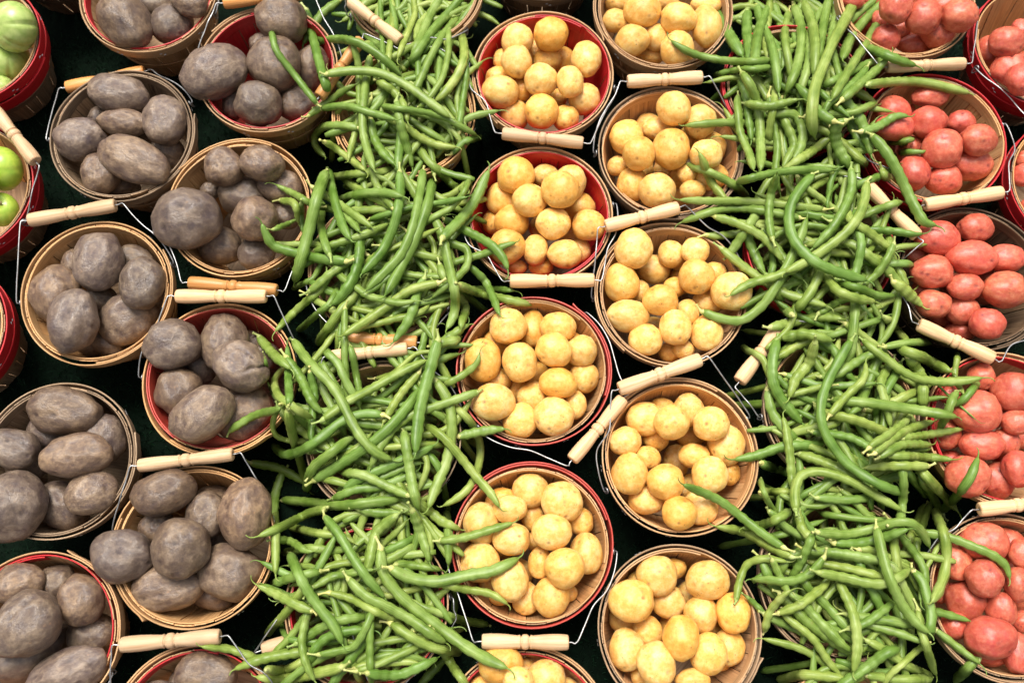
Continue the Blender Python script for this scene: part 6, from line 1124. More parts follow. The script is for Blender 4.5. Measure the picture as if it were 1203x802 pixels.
 (46,[-1932,-909,1320,-1596,-746,1318,-1322,-717,1298,-960,-806,1221]),
 (52,[4256,9457,940,4540,9684,940,4801,9735,940,5150,9633,940]),
 (42,[3814,9851,933,3395,9888,933,3081,9911,933,2662,9934,933]),
 (41,[4741,8949,932,4304,9092,932,4049,9314,932,3847,9727,932]),
 (43,[3904,9695,933,4218,10071,933,4342,10412,933,4341,10902,933]),
 (49,[2945,9157,938,3325,9228,938,3615,9239,938,3999,9197,938]),
 (44,[5435,9222,934,4997,9242,934,4712,9392,934,4449,9743,934]),
 (44,[5015,6727,1220,4596,6919,1253,4420,7202,1252,4433,7663,920]),
 (43,[2983,6715,1240,3343,7018,1254,3437,7344,1249,3296,7792,919]),
 (47,[3740,6245,1320,4136,6182,1320,4428,6235,1275,4777,6434,1222]),
 (47,[4306,6883,1279,4265,7326,1257,4146,7634,1140,3878,7989,922]),
 (43,[2952,6301,1301,3388,6512,1286,3596,6799,1278,3661,7279,1273]),
 (47,[4816,6142,1160,4674,6594,1276,4456,6868,1284,4046,7107,1286]),
 (49,[3182,7463,1255,3549,7382,1298,3826,7413,1312,4165,7576,1320]),
 (50,[4367,6346,1264,4013,6204,1320,3739,6244,1320,3440,6480,1320]),
 (43,[4432,6679,1320,4495,7099,1319,4410,7400,1290,4137,7726,919]),
 (41,[3826,6661,1259,3463,6912,1320,3145,6982,1320,2710,6907,1320]),
 (49,[4091,6040,1073,4400,6263,1320,4493,6521,1320,4396,6889,1320]),
 (41,[3683,6974,1320,3908,7345,1307,4097,7611,1224,4374,7946,917]),
 (45,[3127,5904,1220,3363,6168,1320,3485,6402,1320,3564,6748,1320]),
 (49,[4872,6704,1064,4517,6833,1320,4357,7054,1320,4350,7433,1320]),
 (50,[3252,6699,1264,3643,6955,1320,3805,7255,1320,3807,7723,924]),
 (40,[4613,6131,1216,4236,6334,1320,3933,6435,1320,3510,6501,1256]),
 (46,[4703,7099,1261,4402,7304,1320,4290,7544,1272,4326,7907,921]),
 (43,[2991,6283,1320,3292,6578,1320,3352,6876,1317,3189,7265,1236]),
 (41,[4124,6392,1320,4542,6513,1320,4865,6528,1320,5292,6445,1320]),
 (51,[3760,6916,1271,3795,7332,1320,3762,7641,1192,3641,8040,924]),
 (51,[3925,5912,1320,3854,6300,1320,3752,6576,1320,3555,6918,1320]),
 (50,[5059,6931,1246,4749,7110,1308,4564,7302,1282,4397,7618,924]),
 (49,[2821,7104,23,3245,7040,1259,3525,7174,1312,3744,7543,1237]),
 (47,[4780,6783,1320,4290,6688,1320,3928,6764,1320,3516,7046,1320]),
 (45,[4899,4114,1088,4964,4593,1185,4873,4938,1284,4579,5322,1320]),
 (46,[3391,4324,1129,3688,4597,1211,3913,4798,1239,4217,5062,1228]),
 (49,[4720,3449,1320,4475,3770,1320,4364,4049,1311,4322,4451,1285]),
 (47,[3641,4731,1283,4137,4791,1293,4414,5022,1317,4561,5499,1320]),
 (43,[3204,3643,33,3417,4021,1207,3503,4333,1213,3511,4767,1156]),
 (49,[4720,3696,1223,4818,4179,1248,5076,4423,1295,5563,4494,1320]),
 (45,[4321,5220,1164,3951,5093,1233,3662,5097,1282,3295,5231,1320]),
 (49,[3822,4035,1214,4053,4318,1263,4222,4533,1276,4441,4826,1263]),
 (48,[4889,4446,1155,4601,4692,1210,4479,4943,1198,4463,5321,1113]),
 (47,[4375,4072,1320,4099,4448,1320,3801,4620,1279,3336,4669,1170]),
 (44,[4626,3365,1320,4619,3807,1320,4759,4099,1320,5110,4368,1320]),
 (43,[4611,4684,1266,4293,4925,1296,4017,5034,1266,3620,5076,1112]),
 (44,[2994,3607,1320,3407,3824,1320,3733,3949,1302,4185,4065,1221]),
 (48,[4709,4013,1320,4740,4436,1320,4872,4720,1320,5176,5016,1320]),
 (48,[3123,4786,1313,3575,4815,1310,3904,4897,1314,4317,5084,1239]),
 (45,[3862,3577,1320,4137,3869,1320,4381,4044,1320,4745,4213,1320]),
 (40,[4509,4636,1320,4605,5081,1320,4622,5421,1308,4573,5873,16]),
 (42,[3607,3947,1269,3711,4330,1283,3930,4515,1306,4325,4553,1320]),
 (43,[4909,3844,1218,4717,4158,1320,4569,4391,1320,4367,4699,1320]),
 (51,[4427,4666,1320,4076,4947,1320,3857,5202,1320,3635,5593,1320]),
 (44,[4062,3794,1141,4014,4156,1274,4124,4396,1320,4428,4597,1320]),
 (43,[4560,4071,1191,4586,4561,1313,4656,4921,1320,4815,5386,1320]),
 (45,[4281,4640,1320,3805,4673,1320,3451,4728,1320,2988,4843,1320]),
 (46,[4864,3660,1320,4558,3861,1320,4423,4093,1320,4401,4458,1266]),
 (41,[5208,1919,1232,5007,2358,1240,4733,2583,1262,4264,2695,1314]),
 (43,[2934,2661,19,3345,2593,1208,3620,2716,1230,3845,3066,1269]),
 (45,[4990,1694,1233,4649,1600,1296,4387,1610,1320,4054,1730,1320]),
 (49,[4535,2343,1266,4519,2812,1304,4464,3159,1320,4334,3609,1320]),
 (48,[3226,1616,23,3577,1961,1177,3921,2064,1252,4404,1969,1276]),
 (51,[4782,1576,1320,4858,1963,1275,4899,2255,1205,4933,2648,1130]),
 (52,[4169,1831,1236,4149,2319,1320,4038,2666,1320,3773,3076,1320]),
 (45,[3826,1577,1222,4111,1810,1320,4206,2060,1320,4148,2423,1286]),
 (45,[5344,2505,1220,5028,2728,1221,4759,2830,1225,4375,2871,1238]),
 (51,[2904,2538,25,3362,2358,1193,3724,2370,1245,4169,2581,1285]),
 (42,[5314,1772,1218,4839,1731,1320,4542,1906,1320,4348,2342,1281]),
 (52,[4717,2945,1106,4368,2990,1261,4113,3057,1283,3786,3188,1316]),
 (50,[4318,1550,1320,3920,1715,1320,3627,1851,1307,3243,2048,1226]),
 (47,[4809,1922,1320,5007,2248,1308,5200,2458,1276,5508,2682,1221]),
 (46,[3730,1911,1292,3947,2298,1300,4148,2563,1306,4460,2878,1286]),
 (49,[4486,999,1246,4392,1463,1320,4302,1807,1320,4155,2257,1320]),
 (46,[4021,2318,1320,4407,2544,1320,4536,2838,1307,4440,3275,1291]),
 (40,[2999,1995,1232,3433,2043,1233,3713,2203,1240,3973,2553,1260]),
 (46,[4466,1454,1320,4583,1910,1320,4667,2252,1282,4772,2711,1176]),
 (50,[3579,2626,1266,3943,2708,1293,4149,2887,1312,4281,3236,1279]),
 (45,[4485,1516,1320,4213,1842,1320,3975,2051,1320,3618,2279,1235]),
 (44,[5251,2243,1219,4983,2495,1320,4761,2659,1320,4440,2840,1320]),
 (45,[4092,2277,1320,3737,2405,1320,3509,2570,1311,3278,2869,1296]),
 (45,[4966,1573,1254,4625,1687,1320,4456,1887,1320,4403,2243,1320]),
 (45,[5431,366,1296,5031,444,1264,4727,455,1254,4322,404,1256]),
 (41,[3059,180,1249,3363,389,1228,3601,529,1222,3931,694,1226]),
 (43,[4542,-809,1310,4350,-513,1320,4222,-282,1319,4073,37,1275]),
 (46,[4671,430,1178,4363,656,1195,4093,740,1200,3712,729,1197]),
 (43,[3012,90,1233,3344,-92,1241,3613,-57,1257,3889,202,1291]),
 (49,[4829,-548,1223,4826,-146,1227,4704,125,1234,4404,393,1248]),
 (45,[3967,496,1260,3666,798,1269,3505,1073,1241,3390,1483,20]),
 (43,[3421,-167,1142,3784,-376,1260,4087,-360,1320,4427,-115,1213]),
 (51,[4728,-53,1267,4417,276,1292,4306,590,1291,4338,1042,1270]),
 (41,[3320,-347,1217,3473,91,1270,3666,377,1255,4016,682,1234]),
 (46,[3736,-390,1320,4199,-242,1320,4439,19,1320,4550,492,1271]),
 (42,[4108,430,1267,4085,783,1293,3987,1027,1320,3758,1297,1320]),
 (47,[3475,-590,1278,3675,-224,1280,3873,17,1285,4193,285,1296]),
 (48,[5062,-336,1242,4908,100,1198,4793,428,1147,4641,864,1077]),
 (45,[2815,602,20,3225,673,1206,3528,749,1188,3923,881,1162]),
 (46,[3535,-403,1110,3988,-491,1297,4316,-405,1320,4666,-104,1151]),
 (41,[5027,961,17,4627,861,1232,4327,909,1316,3978,1126,1320]),
 (48,[3625,-483,1286,3637,-66,1303,3474,187,1295,3089,347,1271]),
 (46,[4040,-524,1320,4213,-86,1320,4272,262,1320,4254,733,1320]),
 (40,[4519,366,1320,4119,343,1320,3840,438,1286,3539,701,1235]),
 (44,[4668,160,1320,4192,102,1320,3863,224,1320,3541,580,1188]),
 (46,[4828,-35,1297,4461,217,1320,4245,469,1320,4050,869,1320]),
 (46,[2936,126,1271,3288,338,1320,3581,425,1320,3992,439,1320]),
 (41,[4725,-1049,1292,4550,-640,1320,4328,-396,1320,3935,-187,1315]),
 (42,[4478,-2371,1180,4391,-1923,1237,4228,-1626,1248,3894,-1314,1218]),
 (42,[3650,-2023,1239,3515,-1691,1262,3376,-1461,1278,3143,-1189,1156]),
 (50,[4309,-2761,1224,4239,-2404,1245,4189,-2136,1267,4126,-1779,1304]),
 (43,[3831,-1654,1273,4167,-1436,1304,4289,-1172,1320,4238,-775,1320]),
 (43,[3499,-2226,1187,3855,-2032,1252,3984,-1769,1266,3920,-1368,1235]),
 (50,[4260,-2074,1271,4668,-2074,1238,4973,-2054,1214,5378,-2003,24]),
 # visible small ends
 (56,[5029,2863,1286,4943,2737,1353,4850,2614,1392,4762,2492,1419,4670,2353,1419,4622,2244,1384,4617,2150,1249]),
 (52,[-1712,1727,1461,-1601,1743,1474,-1492,1749,1488,-1392,1758,1493,-1274,1773,1466,-1123,1793,1383,-1001,1803,1318,-905,1815,1229,-812,1822,1086]),
 (58,[4615,836,1444,4659,702,1386,4655,559,1409,4634,397,1477,4660,207,1428,4689,77,1380,4747,-57,1341]),
 (57,[4002,-246,1419,4115,-274,1467,4242,-295,1479,4372,-309,1487,4537,-329,1491,4686,-367,1462,4820,-395,1419]),
 (53,[3523,6433,1097,3352,6328,1237,3215,6287,1304,3072,6261,1356,2935,6247,1385,2746,6227,1413,2600,6212,1418,2473,6210,1399,2371,6209,1367]),
 (61,[-3601,1730,159,-3501,1712,121,-3374,1699,83,-3235,1666,60,-3070,1587,49,-2950,1517,48,-2858,1452,47]),
 (49,[-2069,3039,1502,-2036,2934,1486,-2023,2820,1382,-2006,2691,1294,-1962,2518,1319,-1940,2389,1369,-1957,2269,1313]),
 (48,[3017,1164,1636,3174,1226,1223,3293,1253,964,3341,1254,952,3346,1234,1145,3390,1221,1270,3436,1221,1269,3496,1225,1230,3608,1247,1019]),
 (47,[-880,2587,1221,-796,2600,1349,-693,2659,1345,-602,2718,1343,-495,2794,1380,-437,2872,1414,-418,2963,1440]),
 (38,[-2340,3643,1215,-2270,3767,1286,-2217,3901,1335,-2197,4063,1345,-2181,4215,1352,-2153,4413,1364,-2135,4584,1359,-2158,4757,1335,-2198,4934,1306]),
 (51,[3960,4451,1271,4030,4365,1417,4140,4334,1443,4262,4330,1430,4399,4330,1402,4587,4321,1381,4714,4311,1381,4820,4296,1386,4932,4254,1393]),
 (54,[3254,121,1115,3262,214,1264,3293,308,1370,3357,413,1379,3452,456,1379,3603,469,1380,3720,487,1378,3831,524,1371,3941,568,1362]),
 (58,[3040,-247,1315,3139,-297,1296,3261,-348,1263,3385,-399,1234,3511,-456,1261,3592,-507,1334,3697,-564,1323]),
 (46,[3908,4451,1371,4025,4453,1441,4158,4457,1452,4301,4445,1437,4453,4444,1403,4650,4435,1379,4792,4423,1375,4927,4406,1374,5064,4384,1374]),
 (49,[4002,2521,1504,3919,2515,1470,3826,2497,1433,3718,2475,1397,3582,2443,1361,3491,2423,1315,3407,2417,1276]),
 (51,[-2889,-724,1163,-2795,-643,1216,-2685,-541,1256,-2602,-436,1260,-2507,-301,1299,-2426,-203,1334,-2346,-129,1200]),
 (46,[-2793,4975,1565,-2831,4988,1400,-2859,4986,1255,-2862,4923,1211,-2848,4815,1227,-2840,4750,1233,-2826,4692,1237]),
 (50,[4516,4290,1476,4608,4251,1445,4698,4210,1421,4787,4182,1410,4882,4173,1419,4996,4170,1451,5100,4169,1455,5203,4182,1420,5379,4237,1224]),
 (59,[-3170,1617,45,-3208,1537,51,-3233,1444,57,-3255,1335,68,-3249,1194,120,-3217,1088,231,-3186,988,404]),
 (64,[3102,4683,1323,3159,4608,1289,3201,4519,1264,3246,4406,1251,3296,4266,1246,3328,4168,1247,3369,4076,1251]),
 (61,[4450,7195,1273,4474,7040,1375,4534,6943,1382,4604,6862,1383,4692,6792,1385,4817,6725,1368,4929,6684,1325,5028,6652,1279,5125,6616,1240]),
 (54,[-1411,324,1406,-1342,338,1335,-1258,329,1286,-1159,317,1278,-1034,299,1299,-936,282,1279,-865,269,1234]),
 (53,[4509,365,1491,4593,265,1524,4653,140,1497,4721,13,1456,4807,-157,1419,4865,-296,1435,4880,-403,1495]),
 (62,[3404,2933,1326,3523,2989,1320,3660,3075,1325,3810,3129,1383,3901,3159,1466]),
 (42,[-1560,3450,1437,-1442,3541,1430,-1318,3612,1417,-1181,3651,1396,-991,3708,1371,-845,3768,1307,-723,3836,1187]),
 (48,[-1188,6971,1377,-1076,6833,1422,-982,6706,1427,-909,6619,1343,-810,6479,1292,-707,6335,1319,-625,6226,1310]),
 (51,[-2553,-56,1335,-2471,59,1386,-2401,174,1423,-2336,296,1433,-2257,455,1415,-2193,588,1418,-2132,698,1440]),
 (38,[4578,4212,1536,4701,4339,1482,4820,4471,1427,4914,4623,1385,4978,4782,1406,5021,4900,1462,5069,5010,1505]),
 (53,[-2544,5900,1498,-2488,5934,1337,-2414,5909,1251,-2309,5829,1250,-2169,5697,1314,-2065,5587,1393,-1973,5491,1458]),
 (43,[-1546,1954,1372,-1442,1838,1443,-1341,1750,1424,-1212,1688,1401,-1081,1636,1390,-1058,1504,1388,-1101,1371,1380,-1155,1251,1372,-1243,1150,1371]),
 (48,[-1958,6617,1395,-2020,6523,1379,-2079,6429,1362,-2121,6329,1344,-2149,6225,1318,-2184,6078,1290,-2209,5940,1305,-2222,5818,1346,-2225,5678,1398]),
 (45,[-2356,3764,1110,-2192,3662,1260,-2039,3581,1365,-1900,3546,1373,-1763,3518,1367,-1578,3478,1358,-1439,3436,1372,-1304,3423,1401,-1167,3458,1420]),
 (58,[-1458,6303,1470,-1502,6204,1402,-1532,6090,1359,-1539,5957,1352,-1545,5753,1383,-1551,5597,1407,-1544,5468,1418]),
 (47,[3890,976,1100,3939,937,1250,4013,916,1355,4116,899,1371,4237,882,1387,4390,864,1405,4512,859,1392,4642,860,1348,4789,863,1264]),
 (51,[-1725,4447,1385,-1581,4423,1379,-1440,4393,1378,-1300,4354,1383,-1108,4300,1391,-962,4274,1356,-839,4259,1303]),
 (71,[4427,6576,1409,4527,6475,1392,4622,6375,1362,4692,6251,1339,4761,6073,1343,4816,5931,1350,4890,5826,1335]),
 (50,[4077,-284,1388,4197,-344,1407,4314,-386,1435,4437,-423,1474,4597,-473,1507,4730,-525,1533,4821,-572,1581]),
 (56,[5629,2448,1454,5536,2357,1526,5478,2268,1567,5457,2180,1511,5483,2100,1312,5473,2038,1228,5450,1959,1184]),
 (61,[4496,2255,1292,4621,2260,1301,4737,2278,1321,4842,2329,1352,4985,2402,1379,5115,2464,1363,5225,2537,1340]),
 (54,[-1794,214,1362,-1686,283,1362,-1580,343,1359,-1463,405,1373,-1318,488,1352,-1198,562,1290,-1104,625,1233]),
 (51,[-1391,4641,1372,-1312,4543,1317,-1230,4433,1295,-1143,4310,1315,-1027,4142,1354,-939,4022,1353,-859,3920,1353]),
 (39,[-3137,4604,1572,-3103,4636,1521,-3086,4693,1431,-3071,4784,1273,-3030,4869,1149,-2983,4884,1165,-2916,4872,1243]),
 (53,[4207,505,1443,4362,492,1438,4494,437,1428,4643,369,1402,4825,279,1355,4885,142,1339,4917,4,1344]),
 (50,[5117,-436,1250,5195,-501,1245,5272,-565,1244,5347,-629,1251,5430,-703,1281,5493,-760,1320,5557,-818,1351]),
 (45,[-2696,3807,1226,-2585,3721,1267,-2459,3641,1299,-2327,3553,1355,-2172,3454,1405,-2052,3406,1397,-1930,3365,1390]),
 (40,[4062,7459,1314,4059,7284,1325,4051,7109,1337,4034,6930,1352,4016,6761,1363,4000,6545,1359,3992,6381,1360,3951,6220,1373,3873,6063,1391]),
 (55,[3526,1953,1244,3627,1972,1304,3745,1992,1360,3866,2012,1411,4015,2040,1447,4137,2118,1419,4259,2216,1377]),
 (48,[-2569,1720,1222,-2423,1745,1288,-2279,1746,1346,-2138,1740,1370,-1999,1739,1374,-1814,1731,1375,-1677,1739,1379,-1554,1791,1386,-1433,1858,1392]),
 (48,[3852,2285,1371,3917,2176,1377,3979,2071,1382,4041,1967,1388,4110,1848,1394,4187,1692,1408,4231,1585,1418,4287,1478,1410,4400,1400,1337]),
 (46,[3127,380,1524,3187,274,1465,3238,145,1458,3274,14,1583,3341,-71,1630]),
 (60,[4540,1332,1273,4598,1345,1264,4676,1368,1262,4754,1390,1267,4855,1420,1270,4901,1433,1344,4871,1435,1535]),
 (54,[4312,3356,1428,4403,3289,1426,4516,3216,1390,4635,3142,1347,4766,3053,1319,4861,2967,1263,5001,2901,1069]),
 (54,[3147,966,1455,3241,896,1409,3347,794,1371,3464,717,1344,3612,644,1324,3725,582,1310,3863,564,1288]),
 (41,[-2244,348,1154,-2223,216,1339,-2214,91,1361,-2168,-31,1373,-2123,-149,1381,-2066,-303,1400,-2020,-422,1421,-1981,-539,1439,-1952,-658,1423]),
 (51,[3565,3832,1264,3660,3919,1289,3768,4024,1299,3874,4128,1316,4001,4250,1351,4109,4338,1376,4222,4425,1394]),
 (52,[3507,-252,1242,3603,-305,1321,3705,-360,1368,3819,-417,1373,3938,-475,1361,4095,-555,1350,4206,-615,1356,4328,-631,1373,4455,-625,1399]),
 (40,[3140,1374,1216,3059,1254,1553,3044,1152,1685,3115,1081,1546,3204,1019,1396,3288,924,1306,3339,852,1288,3410,797,1275,3488,748,1262]),
 (48,[-2491,1458,1240,-2379,1509,1237,-2250,1584,1276,-2108,1654,1367,-1949,1737,1433,-1852,1831,1409,-1767,1944,1365]),
 (57,[3711,5572,1392,3827,5575,1386,3947,5584,1368,4079,5603,1328,4218,5597,1339,4314,5570,1396,4421,5559,1420]),
 (51,[3872,5438,1375,3915,5330,1358,3951,5187,1370,3987,5044,1382,4035,4882,1379,4073,4755,1380,4109,4624,1393]),
 (47,[-1838,311,1337,-1744,396,1330,-1638,455,1320,-1515,505,1338,-1355,571,1367,-1241,640,1308,-1155,712,1222]),
 (47,[-1670,6476,1313,-1530,6376,1361,-1400,6297,1367,-1276,6218,1356,-1114,6115,1338,-989,6051,1294,-881,5995,1241]),
 (45,[-1544,6379,1449,-1396,6391,1411,-1249,6384,1368,-1106,6347,1329,-924,6307,1289,-851,6164,1264,-818,6045,1197]),
 (38,[4873,-585,1501,4841,-649,1358,4724,-728,1389,4591,-810,1449,4476,-905,1420,4413,-991,1391,4393,-1106,1289]),
 (37,[-2878,2282,1670,-2945,2222,1489,-3020,2130,1346,-3056,2033,1246,-3031,1944,1118,-2940,1918,942,-2799,1883,1043,-2649,1833,1204,-2535,1802,1214]),
 (46,[-1960,-555,1392,-1846,-594,1361,-1736,-602,1338,-1616,-578,1322,-1500,-560,1310,-1335,-534,1303,-1211,-517,1308,-1102,-484,1316,-995,-428,1324]),
 (37,[-1788,2709,1098,-1661,2710,1198,-1541,2719,1314,-1441,2759,1442,-1363,2843,1421,-1258,2956,1383,-1150,2995,1373,-1032,3001,1377,-931,3019,1387]),
 (55,[4006,3513,1355,4081,3565,1365,4190,3632,1317,4308,3702,1281,4384,3709,1414,4426,3690,1537,4513,3682,1561]),
 (57,[-2196,5021,1234,-2079,4993,1283,-1958,4983,1319,-1819,4972,1361,-1667,4963,1389,-1562,4979,1395,-1453,5021,1398]),
 (51,[4792,-128,1303,4912,-164,1296,5018,-192,1288,5151,-225,1271,5318,-269,1268,5434,-301,1286,5524,-330,1308]),
 (38,[4498,3910,1384,4617,3817,1377,4696,3697,1368,4753,3557,1349,4835,3427,1300,4834,3237,1256,4790,3083,1256,4759,2925,1266,4751,2768,1276]),
 (53,[-2473,2612,1364,-2424,2507,1358,-2353,2388,1365,-2280,2266,1375,-2195,2128,1378,-2145,2019,1347,-2116,1919,1229]),
 (46,[-1759,-48,1386,-1624,-50,1354,-1489,-37,1329,-1357,-2,1306,-1185,42,1266,-1059,77,1193,-936,66,1070]),
 (60,[2907,5149,1249,2856,5245,1231,2786,5364,1209,2713,5473,1245,2623,5573,1399,2561,5650,1511,2513,5725,1556]),
 (39,[4262,6467,1537,4272,6355,1471,4300,6253,1415,4330,6128,1368,4360,5991,1324,4376,5803,1301,4364,5658,1323,4356,5507,1341,4433,5451,1153]),
 (52,[3759,1127,1433,3856,1123,1414,3969,1112,1405,4088,1103,1410,4236,1111,1413,4379,1131,1333,4523,1155,1199]),
 (50,[-1809,-883,1470,-1679,-850,1446,-1554,-809,1419,-1432,-755,1389,-1268,-685,1347,-1144,-633,1304,-1039,-571,1239]),
 (47,[3520,932,1249,3599,1000,1284,3679,1081,1315,3768,1169,1346,3859,1246,1369,3986,1346,1378,4085,1423,1376,4195,1487,1368,4315,1544,1350]),
 (54,[-1386,2735,1401,-1273,2775,1376,-1159,2814,1363,-1039,2853,1368,-897,2910,1342,-785,2971,1261,-674,3001,1244]),
 (45,[-1070,5545,1220,-1084,5678,1220,-1106,5824,1223,-1130,5961,1242,-1151,6125,1285,-1132,6271,1279,-1104,6436,1242]),
 (45,[4095,3221,1220,4182,3231,1363,4318,3278,1367,4456,3324,1365,4634,3383,1371,4775,3430,1372,4909,3501,1340]),
 (62,[-469,8568,948,-531,8483,948,-583,8398,948,-646,8297,948,-728,8176,948,-786,8093,948,-825,8000,948]),
 (41,[4672,2335,1231,4813,2347,1260,4945,2351,1303,5080,2355,1336,5289,2378,1319,5453,2402,1330,5555,2396,1387]),
 (44,[-1069,4845,1424,-996,4771,1347,-952,4681,1306,-900,4557,1298,-827,4389,1268,-776,4275,1245,-747,4169,1232]),
 (17,[5951,3043,-2,5434,2668,1262,5489,2587,1266,5549,2498,1284,5592,2411,1338,5632,2295,1449,5680,2211,1505,5741,2132,1536,5802,2056,1560]),
 (46,[4227,354,1387,4260,205,1379,4339,93,1375,4452,-13,1361,4611,-152,1284,4666,-286,1262,4728,-411,1277]),
 (44,[-3240,4539,1232,-3109,4516,1246,-2960,4510,1261,-2810,4508,1274,-2625,4492,1318,-2487,4420,1362,-2362,4347,1356]),
 (59,[-1881,995,1399,-1767,964,1395,-1631,945,1388,-1470,943,1388,-1351,951,1402]),
 (45,[-1866,-862,1391,-1744,-830,1380,-1630,-820,1357,-1501,-812,1321,-1327,-798,1310,-1187,-801,1315,-1077,-825,1309]),
 (47,[4087,1235,1358,4169,1169,1356,4252,1082,1350,4330,991,1355,4429,887,1345,4545,841,1314,4675,809,1271]),
 (47,[-1751,289,1302,-1714,400,1247,-1663,504,1224,-1578,594,1250,-1458,694,1326,-1368,777,1369,-1292,859,1366]),
 (42,[-1483,3857,1356,-1438,3722,1365,-1381,3598,1370,-1295,3498,1364,-1178,3365,1364,-1087,3256,1378,-1023,3149,1393]),
 (50,[-3068,-778,1134,-3137,-738,1211,-3246,-697,1237,-3364,-659,1262,-3498,-635,1337,-3591,-624,1424,-3670,-611,1464]),
 (41,[-1112,7443,1307,-1037,7394,1316,-963,7326,1316,-883,7260,1306,-775,7187,1303,-694,7133,1306,-639,7061,1310]),
 (63,[-1214,-1187,49,-1142,-1095,49,-1038,-994,49,-920,-881,49,-834,-799,49]),
 (28,[4542,5463,1207,4463,5392,1212,4364,5294,1274,4264,5157,1401,4222,5015,1431,4248,4946,1387,4332,4906,1340]),
 (61,[-994,3084,1391,-918,3090,1460,-834,3110,1451,-737,3141,1407,-685,3228,1233]),
 (41,[4140,-691,1378,4188,-611,1415,4259,-534,1405,4347,-456,1382,4492,-418,1351,4598,-394,1338,4694,-380,1347]),
 (37,[-2216,3116,1394,-2218,3227,1397,-2214,3359,1374,-2210,3494,1354,-2199,3648,1354,-2154,3759,1355,-2096,3871,1344]),
 (48,[3497,8185,937,3399,8201,937,3279,8191,937,3137,8180,937,3038,8194,937]),
 (35,[5331,610,1227,5252,523,1234,5171,417,1249,5085,311,1271,4996,184,1273,4967,72,1270,4946,-46,1279]),
 (55,[-915,3133,1381,-838,3187,1375,-750,3250,1357,-645,3329,1327,-562,3381,1300]),
 (39,[2858,-54,1292,2926,-107,1254,2993,-172,1235,3068,-248,1231,3130,-296,1231]),
]
FILL_HIDDEN = 788

# ------------------------------------------------------------------ helpers
def link(name, me, parent=None, loc=(0, 0, 0), rotz=0.0):
    o = bpy.data.objects.new(name, me); COL.objects.link(o)
    o.location = loc; o.rotation_euler = (0, 0, rotz)
    if parent: o.parent = parent
    return o
def tag(o, label, cat, group=None):
    o["label"] = label; o["category"] = cat
    if group: o["group"] = group
    return o
def mesh_np(name, V, F, mats, UV=None, mi=None, smooth=True):
    me = bpy.data.meshes.new(name); me.from_pydata([tuple(v) for v in V], [], F)
    for m in mats: me.materials.append(m)
    if UV is not None:
        l = me.uv_layers.new(name="UVMap")
        vi = np.empty(len(me.loops), dtype=np.int32); me.loops.foreach_get("vertex_index", vi)
        l.data.foreach_set("uv", np.asarray(UV, dtype=np.float32)[vi].ravel())
    if mi is not None: me.polygons.foreach_set("material_index", mi)
    me.polygons.foreach_set("use_smooth", [smooth] * len(me.polygons)); me.update()
    return me
def catmull(P, n):
    P = np.asarray(P, float)
    if len(P) == 2: P = np.vstack([P[0], (P[0] + P[1]) / 2, P[1]])
    Q = np.vstack([2 * P[0] - P[1], P, 2 * P[-1] - P[-2]])
    d = np.r_[0, np.cumsum(np.linalg.norm(np.diff(P, axis=0), axis=1))]
    out = []
    for x in np.linspace(0, d[-1], n):
        i = max(min(int(np.searchsorted(d, x, side='right')) - 1, len(P) - 2), 0)
        s = (x - d[i]) / max(d[i + 1] - d[i], 1e-9); p0, p1, p2, p3 = Q[i:i + 4]
        out.append(.5 * (2 * p1 + (p2 - p0) * s + (2 * p0 - 5 * p1 + 4 * p2 - p3) * s * s + (3 * p1 - p0 - 3 * p2 + p3) * s ** 3))
    return np.array(out)
def frames(P):
    T = np.gradient(P, axis=0); T /= np.linalg.norm(T, axis=1)[:, None] + 1e-12
    N = np.zeros_like(P); up = np.array([0, 0, 1.0])
    a = up - T[0] * T[0].dot(up); 
    if np.linalg.norm(a) < .05: a = np.array([1, 0, 0]) - T[0] * T[0][0]
    N[0] = a / np.linalg.norm(a)
    for i in range(1, len(P)):
        a = N[i - 1] - T[i] * T[i].dot(N[i - 1]); N[i] = a / (np.linalg.norm(a) + 1e-12)
    return T, N, np.cross(T, N)
def sweep(P, R, sides, prof=None, base=0, v_off=0.0):
    """rings round a path; returns verts, faces, uvs (u along, v round)."""
    P = np.asarray(P); R = np.asarray(R); n = len(P); T, N, B = frames(P)
    a = np.linspace(0, 2 * math.pi, sides, endpoint=False)
    k = np.ones(sides) if prof is None else prof
    V = (P[:, None, :] + R[:, None, None] * k[None, :, None] * (np.cos(a)[None, :, None] * N[:, None, :] + np.sin(a)[None, :, None] * B[:, None, :])).reshape(-1, 3)
    s = np.r_[0, np.cumsum(np.linalg.norm(np.diff(P, axis=0), axis=1))]
    UV = np.stack([np.repeat(s, sides), np.tile(np.abs(a / math.pi - 1) * .02 + v_off, n)], -1)
    F = [(base + i * sides + j, base + i * sides + (j + 1) % sides, base + (i + 1) * sides + (j + 1) % sides, base + (i + 1) * sides + j) for i in range(n - 1) for j in range(sides)]
    F.append(tuple(base + j for j in range(sides))[::-1]); F.append(tuple(base + (n - 1) * sides + j for j in range(sides)))
    return V, F, UV

